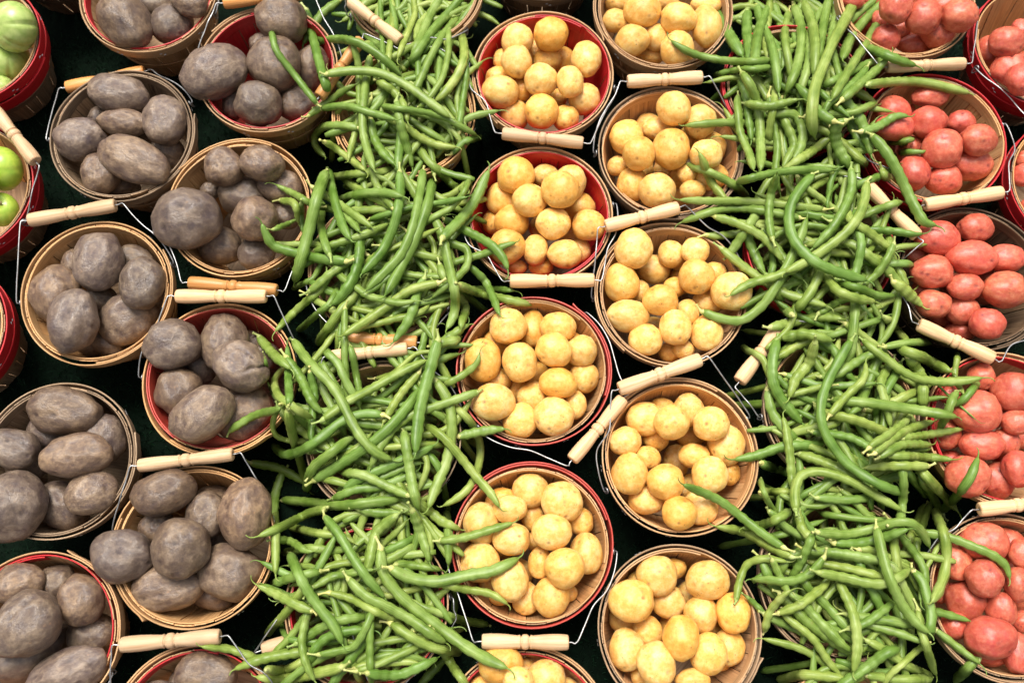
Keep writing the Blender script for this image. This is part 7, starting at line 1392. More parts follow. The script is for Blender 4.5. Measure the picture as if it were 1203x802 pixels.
# ------------------------------------------------------------------ materials
class N:
    def __init__(self, name):
        self.m = bpy.data.materials.new(name); self.m.use_nodes = True
        self.t = self.m.node_tree; self.b = self.t.nodes["Principled BSDF"]
    def n(self, typ, **kw):
        x = self.t.nodes.new(typ)
        for k, v in kw.items():
            if k.startswith("i_"): x.inputs[k[2:].replace("_", " ")].default_value = v
            else: setattr(x, k, v)
        return x
    def l(self, a, b): self.t.links.new(a, b)
    def ramp(self, src, stops):
        r = self.n("ShaderNodeValToRGB"); cr = r.color_ramp
        while len(cr.elements) < len(stops): cr.elements.new(0.5)
        for e, (p, c) in zip(cr.elements, stops): e.position = p; e.color = (*c, 1) if len(c) == 3 else c
        self.l(src, r.inputs[0]); return r.outputs[0]
    def mix(self, fac, a, b, mode='MIX'):
        x = self.n("ShaderNodeMix", data_type='RGBA', blend_type=mode)
        for s, v in ((x.inputs[0], fac), (x.inputs[6], a), (x.inputs[7], b)):
            if hasattr(v, "links"): self.l(v, s)
            else: s.default_value = v if not isinstance(v, tuple) else (*v, 1)
        return x.outputs[2]
    def math(self, op, a, b=0.0):
        x = self.n("ShaderNodeMath", operation=op)
        for s, v in zip(x.inputs, (a, b)):
            if hasattr(v, "links"): self.l(v, s)
            else: s.default_value = v
        return x.outputs[0]
    def coords(self, scale=(1, 1, 1), src="Object", jitter=7.0):
        tc = self.n("ShaderNodeTexCoord"); mp = self.n("ShaderNodeMapping"); mp.inputs["Scale"].default_value = scale
        self.l(tc.outputs[src], mp.inputs["Vector"])
        oi = self.n("ShaderNodeObjectInfo"); mu = self.n("ShaderNodeVectorMath", operation='SCALE'); 
        cmb = self.n("ShaderNodeCombineXYZ")
        self.l(oi.outputs["Random"], cmb.inputs[0]); self.l(oi.outputs["Random"], cmb.inputs[1]); self.l(oi.outputs["Random"], cmb.inputs[2])
        self.l(cmb.outputs[0], mu.inputs[0]); mu.inputs["Scale"].default_value = jitter * 9
        ad = self.n("ShaderNodeVectorMath", operation='ADD'); self.l(mp.outputs[0], ad.inputs[0]); self.l(mu.outputs[0], ad.inputs[1])
        self.rand = oi.outputs["Random"]; return ad.outputs[0]
    def noise(self, vec, scale, detail=4, rough=.55):
        x = self.n("ShaderNodeTexNoise"); x.inputs["Scale"].default_value = scale; x.inputs["Detail"].default_value = detail; x.inputs["Roughness"].default_value = rough
        self.l(vec, x.inputs["Vector"]); return x.outputs["Fac"]
    def bump(self, h, strength, dist):
        x = self.n("ShaderNodeBump"); x.inputs["Strength"].default_value = strength; x.inputs["Distance"].default_value = dist
        self.l(h, x.inputs["Height"]); self.l(x.outputs[0], self.b.inputs["Normal"])
    def out(self, col, rough=.5, spec=.4):
        self.l(col, self.b.inputs["Base Color"])
        if hasattr(rough, "links"): self.l(rough, self.b.inputs["Roughness"])
        else: self.b.inputs["Roughness"].default_value = rough
        self.b.inputs["Specular IOR Level"].default_value = spec
        return self.m

def wood(name, c0, c1, c2, rough=.6, stain=(.12, .07, .035), stain_amt=.35):
    k = N(name); v = k.coords((14, 420, 1), "UV", 3)
    g = k.noise(v, 1.0, 5, .6); fine = k.noise(k.coords((40, 1800, 1), "UV", 5), 1.0, 2)
    col = k.ramp(g, [(.28, c0), (.5, c1), (.72, c2)])
    col = k.mix(k.math('MULTIPLY', k.math('SUBTRACT', fine, .45), .9), col, c0, 'MIX')
    bl = k.ramp(k.noise(k.coords((22, 60, 1), "UV", 4), 1.0, 4, .6), [(.5, (0, 0, 0)), (.75, (1, 1, 1))])
    col = k.mix(k.math('MULTIPLY', bl, stain_amt), col, stain)
    tint = k.ramp(k.rand, [(0, (.74, .72, .70)), (.5, (1, .97, .92)), (1, (1.15, 1.02, .88))])
    col = k.mix(1.0, col, tint, 'MULTIPLY')
    k.bump(g, .35, .0008); return k.out(col, rough, .3)
M = {}
M['light'] = wood('veneer_light', (.36, .19, .075), (.56, .33, .15), (.70, .46, .24))
M['tan'] = wood('veneer_tan', (.30, .165, .08), (.50, .31, .16), (.63, .43, .26))
M['old'] = wood('veneer_weathered', (.15, .10, .06), (.32, .22, .14), (.48, .36, .24), .7, (.06, .045, .03), .5)
M['dark'] = wood('veneer_dark', (.05, .032, .02), (.13, .085, .05), (.24, .17, .11), .7, (.03, .02, .015), .5)
M['grip'] = wood('turned_beech', (.50, .31, .165), (.66, .45, .27), (.76, .57, .38), .5, (.30, .16, .07), .40)
M['grip_orange'] = wood('varnished_beech', (.44, .19, .055), (.60, .29, .095), (.68, .37, .14), .35, (.3, .12, .04), .25)
def paint(name, c0, c1, wear):
    k = N(name); v = k.coords((14, 300, 1), "UV", 3); g = k.noise(v, 1.0, 4)
    col = k.ramp(g, [(.3, c0), (.7, c1)])
    wr = k.ramp(k.noise(k.coords((25, 260, 1), "UV", 6), 1.0, 5, .7), [(.60, (0, 0, 0)), (.72, (1, 1, 1))])
    col = k.mix(k.math('MULTIPLY', wr, wear), col, (.42, .22, .12)); k.bump(g, .3, .0006)
    return k.out(col, .45, .4)
M['red'] = paint('red_paint', (.36, .008, .012), (.52, .018, .022), .35)
M['redworn'] = paint('worn_red_paint', (.34, .03, .022), (.50, .065, .04), .6)

def mat_wire():
    k = N('galvanised_wire'); c = k.noise(k.coords((1, 1, 1), "Object", 2), 90, 3)
    k.b.inputs["Metallic"].default_value = .85
    return k.out(k.ramp(c, [(.3, (.26, .26, .26)), (.7, (.46, .46, .46))]), .40, .5)
M['wire'] = mat_wire()

def mat_potato(name, cols, patch, patch_amt, spots, eyecol, rough, spec, dust, dust_amt, bump, bright, wide=1.0, sss=0.0, tint=((1.05, .96, .88), (.97, 1.02, 1.06))):
    k = N(name); v = k.coords((1, 1, 1), "Object", 5)
    big = k.noise(v, 1.6, 4, .6); mid = k.noise(v, 5.5, 8, .68); fine = k.noise(v, 30, 5, .7); grit = k.noise(v, 75, 2, .6)
    m = k.math('ADD', k.math('MULTIPLY', big, .5), k.math('MULTIPLY', mid, .5))
    col = k.ramp(m, [(.5 - .10 * wide, cols[0]), (.5, cols[1]), (.5 + .09 * wide, cols[2])])
    pm = k.ramp(k.noise(v, 2.4, 9, .72), [(.50, (0, 0, 0)), (.62, (1, 1, 1))])
    col = k.mix(k.math('MULTIPLY', pm, patch_amt), col, patch)
    dm = k.ramp(k.math('ADD', k.math('MULTIPLY', mid, .5), k.math('MULTIPLY', fine, .5)), [(.49, (0, 0, 0)), (.60, (1, 1, 1))])
    col = k.mix(k.math('MULTIPLY', dm, dust_amt), col, dust)
    gm_ = k.ramp(grit, [(.58, (0, 0, 0)), (.70, (1, 1, 1))]); col = k.mix(k.math('MULTIPLY', gm_, spots[1] * .45), col, spots[0])
    col_ = col
    for sc, lo, hi, amt in ((4.5, .13, .24, 1.0), (9.0, .15, .26, .85)):
        vo = k.n("ShaderNodeTexVoronoi"); vo.inputs["Scale"].default_value = sc; k.l(v, vo.inputs["Vector"])
        sp = k.ramp(vo.outputs["Distance"], [(lo, (1, 1, 1)), (hi, (0, 0, 0))])
        gate = k.ramp(k.noise(v, sc * .45, 2), [(.55, (0, 0, 0)), (.62, (1, 1, 1))])
        col_ = k.mix(k.math('MULTIPLY', k.math('MULTIPLY', sp, gate), spots[1] * amt), col_, spots[0])
    at = k.n("ShaderNodeAttribute", attribute_name="eye")
    col_ = k.mix(k.math('MULTIPLY', at.outputs["Fac"], .9), col_, eyecol)
    col_ = k.mix(1.0, col_, k.ramp(k.rand, [(0, (bright[0],) * 3), (1, (bright[1],) * 3)]), 'MULTIPLY')
    col_ = k.mix(1.0, col_, k.ramp(k.math('FRACT', k.math('MULTIPLY', k.rand, 7.13)), [(0, tint[0]), (.5, (1, 1, 1)), (1, tint[1])]), 'MULTIPLY')
    h = k.math('ADD', k.math('MULTIPLY', fine, .45), k.math('ADD', mid, k.math('MULTIPLY', big, .4))); k.bump(h, bump, .03)
    if sss:
        k.b.inputs['Subsurface Weight'].default_value = sss; k.b.inputs['Subsurface Radius'].default_value = (1.0, .45, .14); k.b.inputs['Subsurface Scale'].default_value = .005
    rg = k.math('ADD', rough - .12, k.math('MULTIPLY', mid, .24))
    return k.out(col_, rg, spec)
M['purple'] = mat_potato('purple_potato_skin', [(.078, .050, .042), (.150, .103, .070), (.262, .188, .122)], (.060, .043, .052), .42, ((.30, .18, .10), .5), (.035, .018, .016), .33, .65, (.26, .195, .14), .28, .28, (.78, 1.2), 1.35, 0.0, ((1.06, .96, .86), (.95, .97, 1.08)))
M['yellow'] = mat_potato('yellow_potato_skin', [(.66, .325, .062), (.78, .455, .115), (.86, .62, .235)], (.88, .68, .32), .42, ((.24, .11, .035), .7), (.20, .085, .03), .44, .42, (.58, .32, .10), .14, .07, (.84, 1.06), 1.4, .30, ((.97, .83, .58), (1.02, 1.03, 1.10)))
M['redpot'] = mat_potato('red_potato_skin', [(.42, .066, .036), (.54, .115, .060), (.62, .185, .100)], (.50, .072, .066), .5, ((.26, .06, .03), .55), (.12, .018, .022), .36, .5, (.66, .30, .20), .24, .12, (.80, 1.1), 1.4, .15, ((1.0, 1.12, 1.0), (1.0, .80, .88)))

def mat_bean(name, dark, mid, lite):
    k = N(name); uv = k.coords((1, 1, 1), "UV", 4); ob = k.coords((1, 1, 1), "Object", 5)
    n1 = k.noise(ob, 38, 3); st = k.noise(k.coords((45, 900, 1), "UV", 3), 1.0, 3)
    m = k.math('ADD', k.math('MULTIPLY', n1, .55), k.math('MULTIPLY', st, .45))
    col = k.ramp(m, [(.34, dark), (.5, mid), (.66, lite)])
    bl = k.ramp(k.noise(ob, 120, 4, .65), [(.61, (0, 0, 0)), (.72, (1, 1, 1))])
    col = k.mix(k.math('MULTIPLY', bl, .5), col, (.16, .17, .045))
    at = k.n('ShaderNodeAttribute', attribute_name='tone')
    col = k.mix(1.0, col, k.ramp(k.math('FRACT', k.math('ADD', k.rand, at.outputs['Fac'])), [(0, (.68, .84, .68)), (.5, (1.02, 1.02, 1.02)), (1, (1.42, 1.22, 1.25))]), 'MULTIPLY')
    k.bump(st, .12, .0008); return k.out(col, k.math('ADD', .34, k.math('MULTIPLY', n1, .2)), .38)
M['bean'] = mat_bean('bean_pod', (.080, .140, .016), (.155, .232, .040), (.245, .325, .090))
M['stem'] = mat_bean('bean_stem', (.24, .28, .07), (.36, .40, .12), (.50, .50, .22))

def mat_plain(name, c0, c1, scale, rough, spec=.4, bump=0):
    k = N(name); v = k.coords((1, 1, 1), "Object", 3); n_ = k.noise(v, scale, 4)
    col = k.ramp(n_, [(.3, c0), (.7, c1)])
    if bump: k.bump(n_, bump, .003)
    return k.out(col, rough, spec)
M['ground'] = mat_plain('turf_backing', (.0008, .0035, .0015), (.002, .008, .0035), 160, .95, .1, .5)
M['turf'] = mat_plain('turf_fibre', (.0015, .014, .005), (.006, .036, .013), 60, .55, .3)
M['tomato'] = mat_plain('green_tomato_skin', (.24, .35, .07), (.42, .50, .16), 3.2, .32, .5)
M['apple'] = mat_plain('green_apple_skin', (.25, .40, .035), (.42, .52, .07), 3.0, .3, .5)
M['scar'] = mat_plain('stalk_scar', (.20, .15, .06), (.30, .24, .10), 12, .7)

# ------------------------------------------------------------------ ground and turf
gm = mesh_np('ground', [(-20, -20, 0), (20, -20, 0), (20, 20, 0), (-20, 20, 0)], [(0, 1, 2, 3)], [M['ground']], smooth=False)
g = link('ground', gm); g["kind"] = "structure"; g["label"] = "dark green artificial turf under the baskets"
def turf():
    rs = np.random.RandomState(3); n = 60000
    xy = np.stack([rs.uniform(-.95, .95, n), rs.uniform(-.65, .85, n)], -1)
    keep = np.ones(n, bool)
    for key, (c, *_r) in BASKETS.items():
        keep &= np.hypot(xy[:, 0] - c[0] / 1e4, xy[:, 1] - c[1] / 1e4) > .071
    xy = xy[keep]; n = len(xy)
    a = rs.uniform(0, 6.283, n); h = rs.uniform(.006, .011, n); wd = .0007; lean = rs.normal(0, .0035, (n, 2))
    dx = np.stack([np.cos(a), np.sin(a)], -1) * wd; z = np.zeros((n, 1))
    V = np.stack([np.hstack([xy - dx, z]), np.hstack([xy + dx, z]), np.hstack([xy + lean + dx * .3, h[:, None]]), np.hstack([xy + lean - dx * .3, h[:, None]])], 1).reshape(-1, 3)
    me = bpy.data.meshes.new('turf'); me.vertices.add(4 * n); me.vertices.foreach_set("co", V.astype(np.float32).ravel())
    me.loops.add(4 * n); me.loops.foreach_set("vertex_index", np.arange(4 * n, dtype=np.int32))
    me.polygons.add(n); me.polygons.foreach_set("loop_start", np.arange(0, 4 * n, 4, dtype=np.int32))
    me.materials.append(M['turf']); me.update(calc_edges=True)
    o = link('turf_grass', me); o["kind"] = "stuff"; o["label"] = "short green plastic grass of the turf mat"
turf()

# ------------------------------------------------------------------ baskets
RB, RT, HT = .066, .0945, .1185      # foot radius, rim radius, height
NST = 24
def stave_mesh(outm, inm, k):
    rr = random.Random(k); pitch = 2 * math.pi / NST; rows = 5; cols = 3; th = .0014
    V = []; UV = []; F = []; mi = []
    off = .0008 if k % 2 else -.0006; top = HT + rr.uniform(-.0012, .0010)
    for side in (1, 0):                        # outer then inner skin
        for i in range(rows):
            f = i / (rows - 1); r = RB + (RT - RB) * f + off * (1 - .6 * f) + (th / 2 if side else -th / 2) + .0012 * math.sin(f * math.pi)
            z = .002 + (top - .002) * f
            for j in range(cols):
                a = (j / (cols - 1) - .5) * pitch * .965
                V.append((r * math.cos(a), r * math.sin(a), z)); UV.append((z + k * .37, a * .09 + k * .11))
    b = rows * cols; q = lambda s, i, j: s * b + i * cols + j
    for i in range(rows - 1):
        for j in range(cols - 1):
            F.append((q(0, i, j), q(0, i, j + 1), q(0, i + 1, j + 1), q(0, i + 1, j))); mi.append(0)
            F.append((q(1, i, j), q(1, i + 1, j), q(1, i + 1, j + 1), q(1, i, j + 1))); mi.append(1)
        F.append((q(0, i, 0), q(0, i + 1, 0), q(1, i + 1, 0), q(1, i, 0))); mi.append(0)
        F.append((q(0, i, cols - 1), q(1, i, cols - 1), q(1, i + 1, cols - 1), q(0, i + 1, cols - 1))); mi.append(0)
    for j in range(cols - 1):
        F.append((q(0, rows - 1, j), q(0, rows - 1, j + 1), q(1, rows - 1, j + 1), q(1, rows - 1, j))); mi.append(0)
        F.append((q(0, 0, j), q(1, 0, j), q(1, 0, j + 1), q(0, 0, j + 1))); mi.append(0)
    return mesh_np('stave', V, F, [outm, inm], UV, mi, smooth=False)
def hoop_mesh(name, mat, r0, z0, z1, th, turn, seed, slope=0.0, lift=.0):
    """a thin wooden strip bent round and lapped over its own start."""
    rr = random.Random(seed); n = int(72 * turn); V = []; UV = []; F = []; p1, p2 = rr.uniform(0, 6), rr.uniform(0, 6)
    for i in range(n + 1):
        a = 2 * math.pi * turn * i / n; lap = a / (2 * math.pi)
        r = r0 + (th + .0007) * max(0, min(1, (a - 5.2) / .9)) + .0004 * math.sin(2 * a + p1)
        dz = .0007 * math.sin(2 * a + p2) + .0005 * math.sin(5 * a + p1) + (.0009 if a > 6.1 else 0)
        if i == n: r += lift
        for (ro, z) in ((0, z0), (th, z0), (th, z1 - .0004), (th * .75, z1), (th * .25, z1), (0, z1 - .0004)):
            R = r + ro + slope * (z - z0)
            V.append((R * math.cos(a), R * math.sin(a), z + dz)); UV.append((a * r0 + seed, z + ro * 2))
    for i in range(n):
        for j in range(6):
            F.append((i * 6 + j, (i + 1) * 6 + j, (i + 1) * 6 + (j + 1) % 6, i * 6 + (j + 1) % 6))
    F.append(tuple(range(6))); F.append(tuple(n * 6 + j for j in range(6))[::-1])
    F = [f[::-1] for f in F]
    return mesh_np(name, V, F, [mat], UV, smooth=False)
def disc_mesh(mat):
    V = [(0, 0, .006)] + [(.0655 * math.cos(a), .0655 * math.sin(a), .005) for a in np.linspace(0, 2 * math.pi, 32, endpoint=False)]
    F = [(0, 1 + i, 1 + (i + 1) % 32) for i in range(32)]
    return mesh_np('bottom', V, F, [mat], [(v[0], v[1]) for v in V], smooth=False)
def staple_mesh():
    V = []; F = []
    for i in range(10):
        a = 2 * math.pi * i / 10 + .15
        for (dz, da) in ((.011, 0), (.0075, .05)):
            c = Vector((.1003 * math.cos(a + da), .1003 * math.sin(a + da), .101 + dz)); t = Vector((-math.sin(a), math.cos(a), 0)); nrm = Vector((math.cos(a), math.sin(a), 0)); b = len(V)
            for s in (-1, 1):
                for q in ((0, -.0005), (.0006, 0), (0, .0005)):
                    V.append(tuple(c + t * s * .0016 + nrm * q[0] + Vector((0, 0, q[1]))))
            F += [(b, b + 1, b + 4, b + 3), (b + 1, b + 2, b + 5, b + 4), (b, b + 2, b + 1), (b + 3, b + 4, b + 5)]
    return mesh_np('staples', V, F, [M['wire']], smooth=False)
STAVES, HOOPS = {}, {}
def staves_for(om, im):
    if (om, im) not in STAVES: STAVES[(om, im)] = [stave_mesh(M[om], M[im], k) for k in range(6)]
    return STAVES[(om, im)]
def hoop_for(kind, mat, seed):
    key = (kind, mat, seed)
    if key not in HOOPS:
        if kind == 'outer': HOOPS[key] = hoop_mesh('outer_hoop', M[mat], .0962, .1015, .1205, .0019, 1.0 + [.13, .22, .33][seed], seed, .10, [.001, .0025, .0005][seed])
        if kind == 'wide': HOOPS[key] = hoop_mesh('painted_band', M[mat], .0932, .078, .1015, .0018, 1.0 + [.10, .16, .2][seed], seed + 5, .20)
        if kind == 'inner': HOOPS[key] = hoop_mesh('inner_hoop', M[mat], .0900, .1035, .1195, .0017, 1.0 + [.12, .2, .05][seed], seed + 9, .10)
        if kind == 'mid': HOOPS[key] = hoop_mesh('lower_hoop', M[mat], .0795, .048, .060, .0016, 1.12, seed + 13, .24)
    return HOOPS[key]
DISC = disc_mesh(M['old']); STAPLE = staple_mesh()
def grip_mesh():
    prof = [(-.975, .0), (-.985, .0022), (-1, .0032), (-1, .0072), (-.985, .0082), (-.96, .0088), (-.80, .0093), (-.60, .0092), (-.40, .0086), (-.24, .0077), (-.17, .0074), (-.145, .0080), (-.128, .0081), (-.112, .0072), (-.098, .0056), (-.084, .0070), (-.05, .0086), (0, .0088)]
    prof = prof + [(-a, r) for a, r in prof[::-1][1:]]
    sides = 20; V = []; UV = []; F = []
    for (s, r) in prof:
        for j in range(sides):
            a = 2 * math.pi * j / sides; V.append((s * .0525, r * math.cos(a), r * math.sin(a))); UV.append((s * .0525, abs(a - math.pi) * .008))
    for i in range(len(prof) - 1):
        for j in range(sides): F.append((i * sides + j, (i + 1) * sides + j, (i + 1) * sides + (j + 1) % sides, i * sides + (j + 1) % sides))
    F = [f[::-1] for f in F]
    return [mesh_np('handle', V, F, [M[m]], UV) for m in ('grip', 'grip_orange')]
GRIP = grip_mesh()
def loop_mesh():
    """ear: a drop-shaped loop of wire standing on the rim outside."""
    P = []
    for t in np.linspace(0, 1, 22):
        a = 2 * math.pi * t; wv = .0034 * math.sin(a) * (1 - .35 * math.cos(a)); P.append((0.0012 * math.cos(a), wv, -.0075 * math.cos(a)))
    V, F, UV = sweep(np.array(P), np.full(22, .0010), 6)
    return mesh_np('wire_loop', V, F, [M['wire']], UV)
LOOP = loop_mesh()

def build_basket(key):
    c, rimst, inst, label = BASKETS[key]; c = Vector((c[0] / 1e4, c[1] / 1e4, 0)); r = random.Random(key)
    root = bpy.data.objects.new('basket', None); COL.objects.link(root); root.location = c; root.empty_display_size = .05
    tag(root, label, 'basket', 'round wooden market baskets')
    wood_out = {'tan': 'tan', 'old': 'old', 'light': 'light', 'dark': 'dark', 'redrim': 'tan', 'redout': 'old'}[rimst]
    inside = {'redworn': 'redworn', 'redin': 'redworn' if rimst == 'redrim' else 'red', 'red': 'tan', 'old': 'old', 'tan': 'tan', 'light': 'light', 'dark': 'dark'}[inst]
    spin = r.uniform(0, 6.283)
    sm = staves_for(wood_out, inside)
    for k in range(NST):
        link('stave', sm[k % 2 + 2 * r.randrange(3)], root, rotz=spin + 2 * math.pi * k / NST)
    link('bottom', DISC, root, rotz=spin)
    s = r.randrange(3)
    link('outer_hoop', hoop_for('outer', {'redrim': 'redworn', 'redout': 'red'}.get(rimst, rimst), s), root, rotz=r.uniform(0, 6.28))
    if rimst == 'redout': link('painted_band', hoop_for('wide', 'red', s), root, rotz=r.uniform(0, 6.28))
    link('inner_hoop', hoop_for('inner', 'red' if inst in ('red', 'redin') else inside, s), root, rotz=r.uniform(0, 6.28))
    link('lower_hoop', hoop_for('mid', wood_out, s), root, rotz=r.uniform(0, 6.28))
    st = link('staples', STAPLE, root, rotz=r.uniform(0, 6.28)); st["kind"] = "stuff"
    if key in HANDLES:
        A, B, ea, eb, orange = HANDLES[key]; A = Vector(A) / 1e4 - c; B = Vector(B) / 1e4 - c
        ax = (B - A).normalized(); mid = (A + B) / 2
        L = (B - A).length; gl = min(max(L, .098), .118); A = mid - ax * gl / 2; B = mid + ax * gl / 2
        paths = []
        for (g_, sgn, e) in ((A, -1, ea), (B, 1, eb)):
            E = Vector((.1025 * math.cos(e), .1025 * math.sin(e), .113)); Eo = Vector((.1065 * math.cos(e), .1065 * math.sin(e), .1165))
            X = g_ + ax * sgn * .010; pts = [E + Vector((0, 0, -.006)), E, Eo]
            for t in (.2, .4, .6, .8):
                p = Eo.lerp(X, t); rad = math.hypot(p.x, p.y)
                want = max(rad, min(.1075, .1065 + 0 * rad)) if p.z < .128 else rad
                p.x *= want / rad; p.y *= want / rad; p.z += .004 * math.sin(t * math.pi) + .0012 * r.uniform(-1, 1); pts.append(p)
            pts += [X + Vector((0, 0, .0015)), X.lerp(g_, .55), g_, g_ - ax * sgn * .012]
            paths.append(catmull(np.array([tuple(p) for p in pts]), 40))
        gr = link('handle', GRIP[1 if orange else 0], root, mid)
        qt = ax.to_track_quat('X', 'Z'); gr.rotation_euler = qt.to_euler(); gr.scale = (gl / .105, r.uniform(.94, 1.06), r.uniform(.94, 1.06))
        inv = Matrix.LocRotScale(mid, qt, gr.scale).inverted()
        for P in paths:
            v, f, u = sweep(P, np.full(len(P), .00095), 6)
            wr = link('wire', mesh_np('wire', v, f, [M['wire']], u), gr); wr.matrix_parent_inverse = inv
        for e in (ea, eb):
            lo = link('wire_loop', LOOP, root, (.1032 * math.cos(e), .1032 * math.sin(e), .110), e)
    return root
for key in BASKETS: build_basket(key)

# ------------------------------------------------------------------ potatoes
def potato_mesh(name, mat, seed, lump, eyes, eye_r, eye_d, cleft=False):
    rr = random.Random(seed); bm = bmesh.new(); bmesh.ops.create_icosphere(bm, subdivisions=5 if cleft else 4, radius=1)
    off = Vector((rr.uniform(-50, 50), rr.uniform(-50, 50), rr.uniform(-50, 50)))
    E = []
    for i in range(eyes):
        d = Vector((rr.gauss(0, 1), rr.gauss(0, 1), rr.gauss(0, 1) + .8)).normalized(); E.append((d, eye_r * rr.uniform(.6, 1.25), eye_d * rr.uniform(.5, 1.3)))
    vals = []
    for v in bm.verts:
        d = v.co.normalized(); n1 = noise.noise(d * 1.1 + off); n2 = noise.noise(d * 2.4 + off * 1.7); n3 = noise.noise(d * 6 + off)
        r = 1 + lump * n1 + lump * .45 * n2 + lump * .10 * n3 + .008 * noise.noise(d * 14 + off); e = 0
        for (ed, er, edp) in E:
            q = (d - ed); q = q - ed * q.dot(ed); t = ed.orthogonal().normalized(); 
            x, y = q.dot(t), q.dot(ed.cross(t)); w_ = math.exp(-((x / (er * 1.5)) ** 2 + (y / er) ** 2)) if d.dot(ed) > 0 else 0
            brow = math.exp(-((x / (er * 1.8)) ** 2 + ((y - er * 1.3) / (er * .7)) ** 2)) if d.dot(ed) > 0 else 0
            r -= edp * w_ - edp * .35 * brow; e = max(e, w_ ** 1.5)
        if cleft:
            s = abs(d.x * .8 + .42 + .10 * noise.noise(d * 2 + off) - .35 * d.y); w_ = math.exp(-(s / .045) ** 2) * max(0, min(1, (d.z + .5) * 2)) * max(0, min(1, .7 - d.y)); r -= .10 * w_; e = max(e, .8 * w_ ** 2)
        v.co = d * r; vals.append(e)
    me = bpy.data.meshes.new(name); bm.to_mesh(me); bm.free(); me.materials.append(mat)
    at = me.attributes.new("eye", 'FLOAT', 'POINT'); at.data.foreach_set("value", vals)
    me.polygons.foreach_set("use_smooth", [True] * len(me.polygons)); me.update(); return me
VAR = {
 'purple': [potato_mesh('purple_potato', M['purple'], 100 + i, .14, 10, .065, .065) for i in range(12)],
 'yellow': [potato_mesh('yellow_potato', M['yellow'], 200 + i, .09, 6, .065, .055) for i in range(14)],
 'red': [potato_mesh('red_potato', M['redpot'], 300 + i, .125, 8, .08, .085) for i in range(12)]}
CLEFT = potato_mesh('purple_potato', M['purple'], 177, .10, 4, .06, .04, True)
def fruit_mesh(name, mat, ribs, seed, dip):
    V = []; F = []; n, m_ = 72, 40; rr = random.Random(seed); ph = rr.uniform(0, 6)
    for i in range(m_ + 1):
        t = math.pi * i / m_
        for j in range(n):
            a = 2 * math.pi * j / n
            rib = 1 - ribs * (max(0, math.cos(a * 6 + ph + .5 * math.sin(a * 2))) ** 6) * math.sin(t) ** .7 + .02 * math.sin(2 * a + ph)
            R = math.sin(t) * rib; z = math.cos(t) * .95 - dip * math.exp(-(t / .32) ** 2)
            V.append((R * math.cos(a), R * math.sin(a), z))
    for i in range(m_):
        for j in range(n): F.append((i * n + j, (i + 1) * n + j, (i + 1) * n + (j + 1) % n, i * n + (j + 1) % n))
    return mesh_np(name, V, F, [mat])
FRUIT = {'tomato': fruit_mesh('green_tomato', M['tomato'], .10, 4, .16), 'apple': fruit_mesh('green_apple', M['apple'], .03, 7, .22)}
def scar_mesh():
    P = np.array([(0, 0, .70), (0, 0, .80), (.01, .005, .90), (.03, .01, .98)]); V, F, UV = sweep(catmull(P, 8), np.linspace(.085, .05, 8), 8)
    return mesh_np('stalk', V, F, [M['scar']], UV)
SCAR = scar_mesh()

HOURS = ['twelve', 'one', 'two', 'three', 'four', 'five', 'six', 'seven', 'eight', 'nine', 'ten', 'eleven']
def clock(dx, dy, half=False):
    h = (math.degrees(math.atan2(dx, dy)) % 360) / 30
    if half:
        b = int(h) % 12; return 'half past ' + HOURS[b]
    return HOURS[int(round(h)) % 12] + " o'clock"
USED = set()
NOUN = {'purple': 'purple potato', 'yellow': 'yellow potato', 'red': 'red potato', 'tomato': 'ribbed pale green tomato', 'apple': 'shiny green apple'}
def potato_label(kind, d, bkey, phrase):
    x, y, z, a, b, cz, ang, lay = d; c = BASKETS[bkey][0]; dx, dy = (x - c[0]) / 1000, (y - c[1]) / 1000; rr = math.hypot(dx, dy)
    shape = 'oval' if max(a, b) > 1.22 * min(a, b) else 'round'
    zone = 'in the middle' if rr < .22 else ('near the middle' if rr < .42 else ('halfway out' if rr < .6 else 'by the rim'))
    pos = [zone] if rr < .22 else [f"{zone}, {clock(dx, dy)}", f"{zone}, {clock(dx, dy, True)}"]
    big = max(a, b); std = {'purple': 350, 'yellow': 210, 'red': 225, 'tomato': 300, 'apple': 250}[kind]
    size = 'large' if big > std * 1.08 else ('small' if big < std * .84 else 'medium')
    firsts = {0: [f'{size} {shape}', f'topmost {size} {shape}'], .5: [f'partly covered {shape}', f'partly covered {size} {shape}'], 1: [f'half-hidden {shape}', f'half-hidden {size}'], 2: ['deep shadowed', f'deep {size}'], 3: ['lowest shadowed', f'lowest {size} shadowed']}[lay]
    cand = [f"{f} {NOUN[kind]} {p}, {phrase}" for p in pos for f in firsts]
    for s in cand:
        if s not in USED: USED.add(s); return s
    for ex in ('its upper neighbour', 'its lower neighbour'):
        s = cand[0] + ', ' + ('lower one' if ex.startswith('its l') else 'upper one')
        if s not in USED: USED.add(s); return s
    return cand[0]
nvar = {}
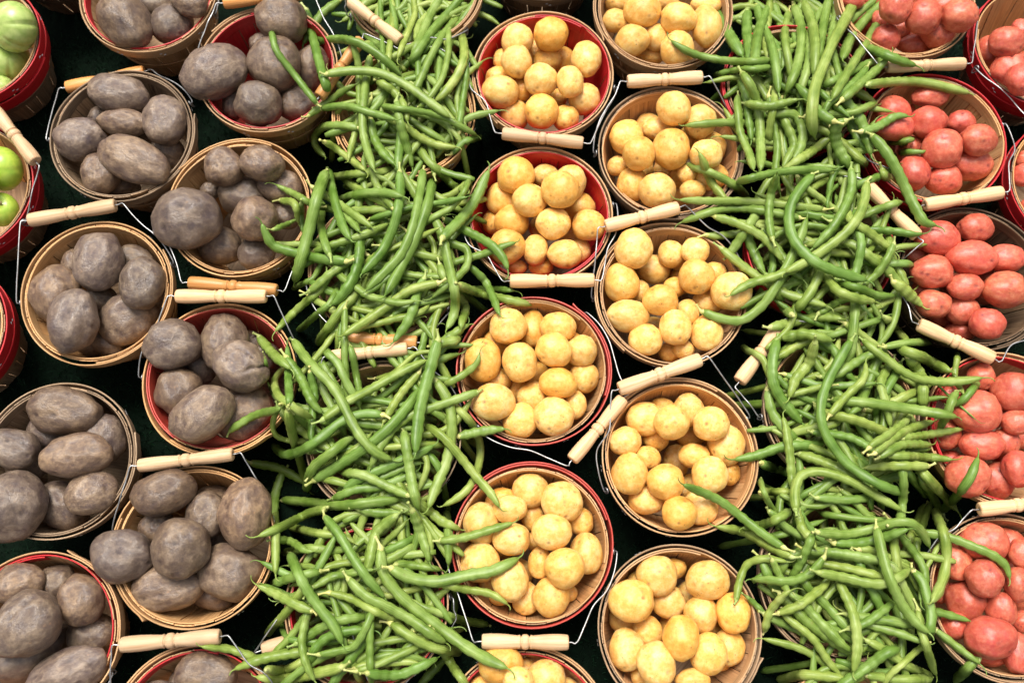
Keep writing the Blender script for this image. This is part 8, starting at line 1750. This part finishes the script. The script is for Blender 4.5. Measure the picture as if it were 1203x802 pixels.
for bkey, (kind, phrase, items) in POTATOES.items():
    for idx, d in enumerate(items):
        x, y, z, a, b, cz, ang, lay = d
        lab = potato_label(kind, d, bkey, phrase)
        if kind in VAR:
            i = nvar.get(kind, 0); nvar[kind] = i + 1
            me = VAR[kind][(i * 5 + i // 7) % len(VAR[kind])]
            if (bkey, idx) == ('P6', 2): me = CLEFT
            o = link(NOUN[kind].replace(' ', '_'), me, None, (x / 1e4, y / 1e4, z / 1e4))
            o.rotation_euler = (0, 0, math.radians(ang + (180 if i % 2 else 0)))
            o.scale = (a / 1e4, b / 1e4, cz / 1e4)
            tag(o, lab, 'potato', f'{kind} potatoes heaped in baskets')
        else:
            o = link('green_' + kind, FRUIT[kind], None, (x / 1e4, y / 1e4, z / 1e4)); s = (a + b) / 2e4
            o.rotation_euler = (math.radians(25), math.radians([-35, 20, 10][idx]), math.radians(70 * idx)); o.scale = (s, s, s * .86)
            link('stalk', SCAR, o); tag(o, lab, kind, f'green {kind}s in red banded baskets')

# ------------------------------------------------------------------ beans
def bean_parts(P, r, seed, base=0, sides=12, nseg=30):
    rr = random.Random(seed); C_ = catmull(np.array(P, float) / 1e4, nseg)
    L = np.linalg.norm(np.diff(C_, axis=0), axis=1).sum(); s = np.linspace(0, 1, nseg)
    C_[:, 2] += .0006 * np.sin(s * rr.uniform(6, 12) + rr.uniform(0, 6))
    tip = .020 / max(L, .05); prof = np.ones(nseg)
    e = np.clip((1 - s) / max(tip * 1.15, .07), 0, 1); prof *= .12 + .88 * e ** .5
    e0 = np.clip(s * L / .011, 0, 1); prof *= .58 + .42 * e0 ** .7
    prof *= 1 + .10 * np.sin(2 * math.pi * s * L / rr.uniform(.011, .016) + rr.uniform(0, 6)) * np.clip(np.sin(s * math.pi) * 2, 0, 1)
    a = np.linspace(0, 2 * math.pi, sides, endpoint=False); th = rr.uniform(-1.3, 1.3)
    sec = 1 - .16 * np.exp(-((np.angle(np.exp(1j * (a - th)))) / .28) ** 2) + .05 * np.cos(2 * (a - th) + math.pi)
    V, F, UV = sweep(C_, r * prof, sides, sec, base, rr.uniform(0, 1))
    # withered curly tail beyond the tip
    T = C_[-1] - C_[-3]; T = T / np.linalg.norm(T); side = np.array([-T[1], T[0], 0]) * rr.choice((-1, 1)); Lt = rr.uniform(.006, .014)
    tl = np.array([C_[-1] - T * .002, C_[-1] + T * Lt * .4 + side * Lt * .08, C_[-1] + T * Lt * .75 + side * Lt * .3 + np.array([0, 0, .001]), C_[-1] + T * Lt * .9 + side * Lt * .62 + np.array([0, 0, .002])])
    v2, f2, u2 = sweep(catmull(tl, 8), r * np.linspace(.19, .08, 8), 6, None, base + len(V), .3)
    V = np.vstack([V, v2]); F = F + f2; UV = np.vstack([UV, u2])
    # stem: flared calyx and a bent stalk
    T0 = C_[0] - C_[2]; T0 = T0 / np.linalg.norm(T0); sd = np.array([-T0[1], T0[0], 0]) * rr.uniform(-1, 1); Ls = rr.uniform(.006, .016)
    st = np.array([C_[0] - T0 * .0035, C_[0] - T0 * .001, C_[0] + T0 * .002, C_[0] + T0 * Ls * .6 + sd * Ls * .22 + np.array([0, 0, .001]), C_[0] + T0 * Ls + sd * Ls * .5 + np.array([0, 0, .0018])])
    q = catmull(st, 12); rad = np.array([.54, .62, .66, .62, .48, .34, .27, .25, .24, .25, .30, .38]) * r
    return V, F, UV, sweep(q, np.maximum(rad, .0007), 8, None, 0, .6)
def bean_label(P, r, i):
    P = np.array(P, float) / 1e4; mid = P[len(P) // 2]; d = P[-1] - P[0]; L = np.linalg.norm(np.diff(P, axis=0), axis=1).sum(); straight = np.linalg.norm(d) / L
    heaps = [k for k in BASKETS if k[0] in 'LG']
    hk = min(heaps, key=lambda k: math.hypot(mid[0] - BASKETS[k][0][0] / 1e4, mid[1] - BASKETS[k][0][1] / 1e4)); c = BASKETS[hk][0]
    dx, dy = mid[0] - c[0] / 1e4, mid[1] - c[1] / 1e4; rr = math.hypot(dx, dy)
    size = 'long' if L > .125 else ('short' if L < .075 else 'mid-length'); fat = 'plump' if r > .0062 else ('slim' if r < .005 else '')
    shape = 'straight' if straight > .985 else ('hooked' if straight < .88 else ('curved' if straight < .955 else 'bowed'))
    ori = ['flat across', 'slanting up', 'running lengthwise', 'slanting down'][int(round((math.degrees(math.atan2(d[1], d[0])) % 180) / 45)) % 4]
    over = [k for k in POTATOES if POTATOES[k][0] in ('purple', 'yellow', 'red') and math.hypot(P[-1][0] - BASKETS[k][0][0] / 1e4, P[-1][1] - BASKETS[k][0][1] / 1e4) < .088]
    pos0 = 'at its middle' if rr < .02 else ('near its middle, ' if rr < .05 else ('halfway out, ' if rr < .08 else 'at its edge, '))
    where = HEAP[hk]; cand = []
    for half in (False, True):
        pos = pos0 if rr < .02 else pos0 + clock(dx, dy, half)
        for f in (f'{size} {shape}', f'{fat or "even"} {size} {shape}'):
            if over: cand.append(f"{f} bean tipping onto {POTATOES[over[0]][0]} potatoes, {where}, {pos}")
            cand.append(f"{f} green bean {ori}, {where}, {pos}")
    for s in cand:
        if s not in USED and len(s.split()) <= 16: USED.add(s); return s
    for s in cand:
        for ex in ('upper', 'lower', 'pale'):
            q = ex + ' ' + s
            if q not in USED and len(q.split()) <= 16: USED.add(q); return q
    return cand[0]
for i, (r, P) in enumerate(BEANS):
    P = np.array(P, float).reshape(-1, 3); V, F, UV, stem = bean_parts(P, r / 1e4, 1000 + i)
    o0 = P[len(P) // 2] / 1e4
    o = link('green_bean', mesh_np('green_bean', V - o0, F, [M['bean']], UV), None, o0)
    tag(o, bean_label(P, r / 1e4, i), 'green bean', 'green beans heaped in baskets')
    link('stem', mesh_np('stem', stem[0] - o0, stem[1], [M['stem']], stem[2]), o)
V = []; F = []; UV = []; mi = []; nb = 0; TONE = []
for i, (r, P) in enumerate(FILL):
    v, f, u, st = bean_parts(np.array(P, float).reshape(-1, 3), r / 1e4, 5000 + i, nb, 10, 18)
    V.append(v); F += f; UV.append(u); mi += [0] * len(f); nb += len(v)
    if i >= FILL_HIDDEN:
        V.append(st[0]); F += [tuple(q + nb for q in f_) for f_ in st[1]]; UV.append(st[2]); mi += [1] * len(st[1]); nb += len(st[0])
    TONE += [rnd.random()] * (nb - len(TONE))
me = mesh_np('bean_heap', np.vstack(V), F, [M['bean'], M['stem']], np.vstack(UV), mi)
me.attributes.new('tone', 'FLOAT', 'POINT').data.foreach_set('value', TONE)
o = link('bean_heap', me); o["kind"] = "stuff"; o["label"] = "mass of green beans deeper in the heaps"
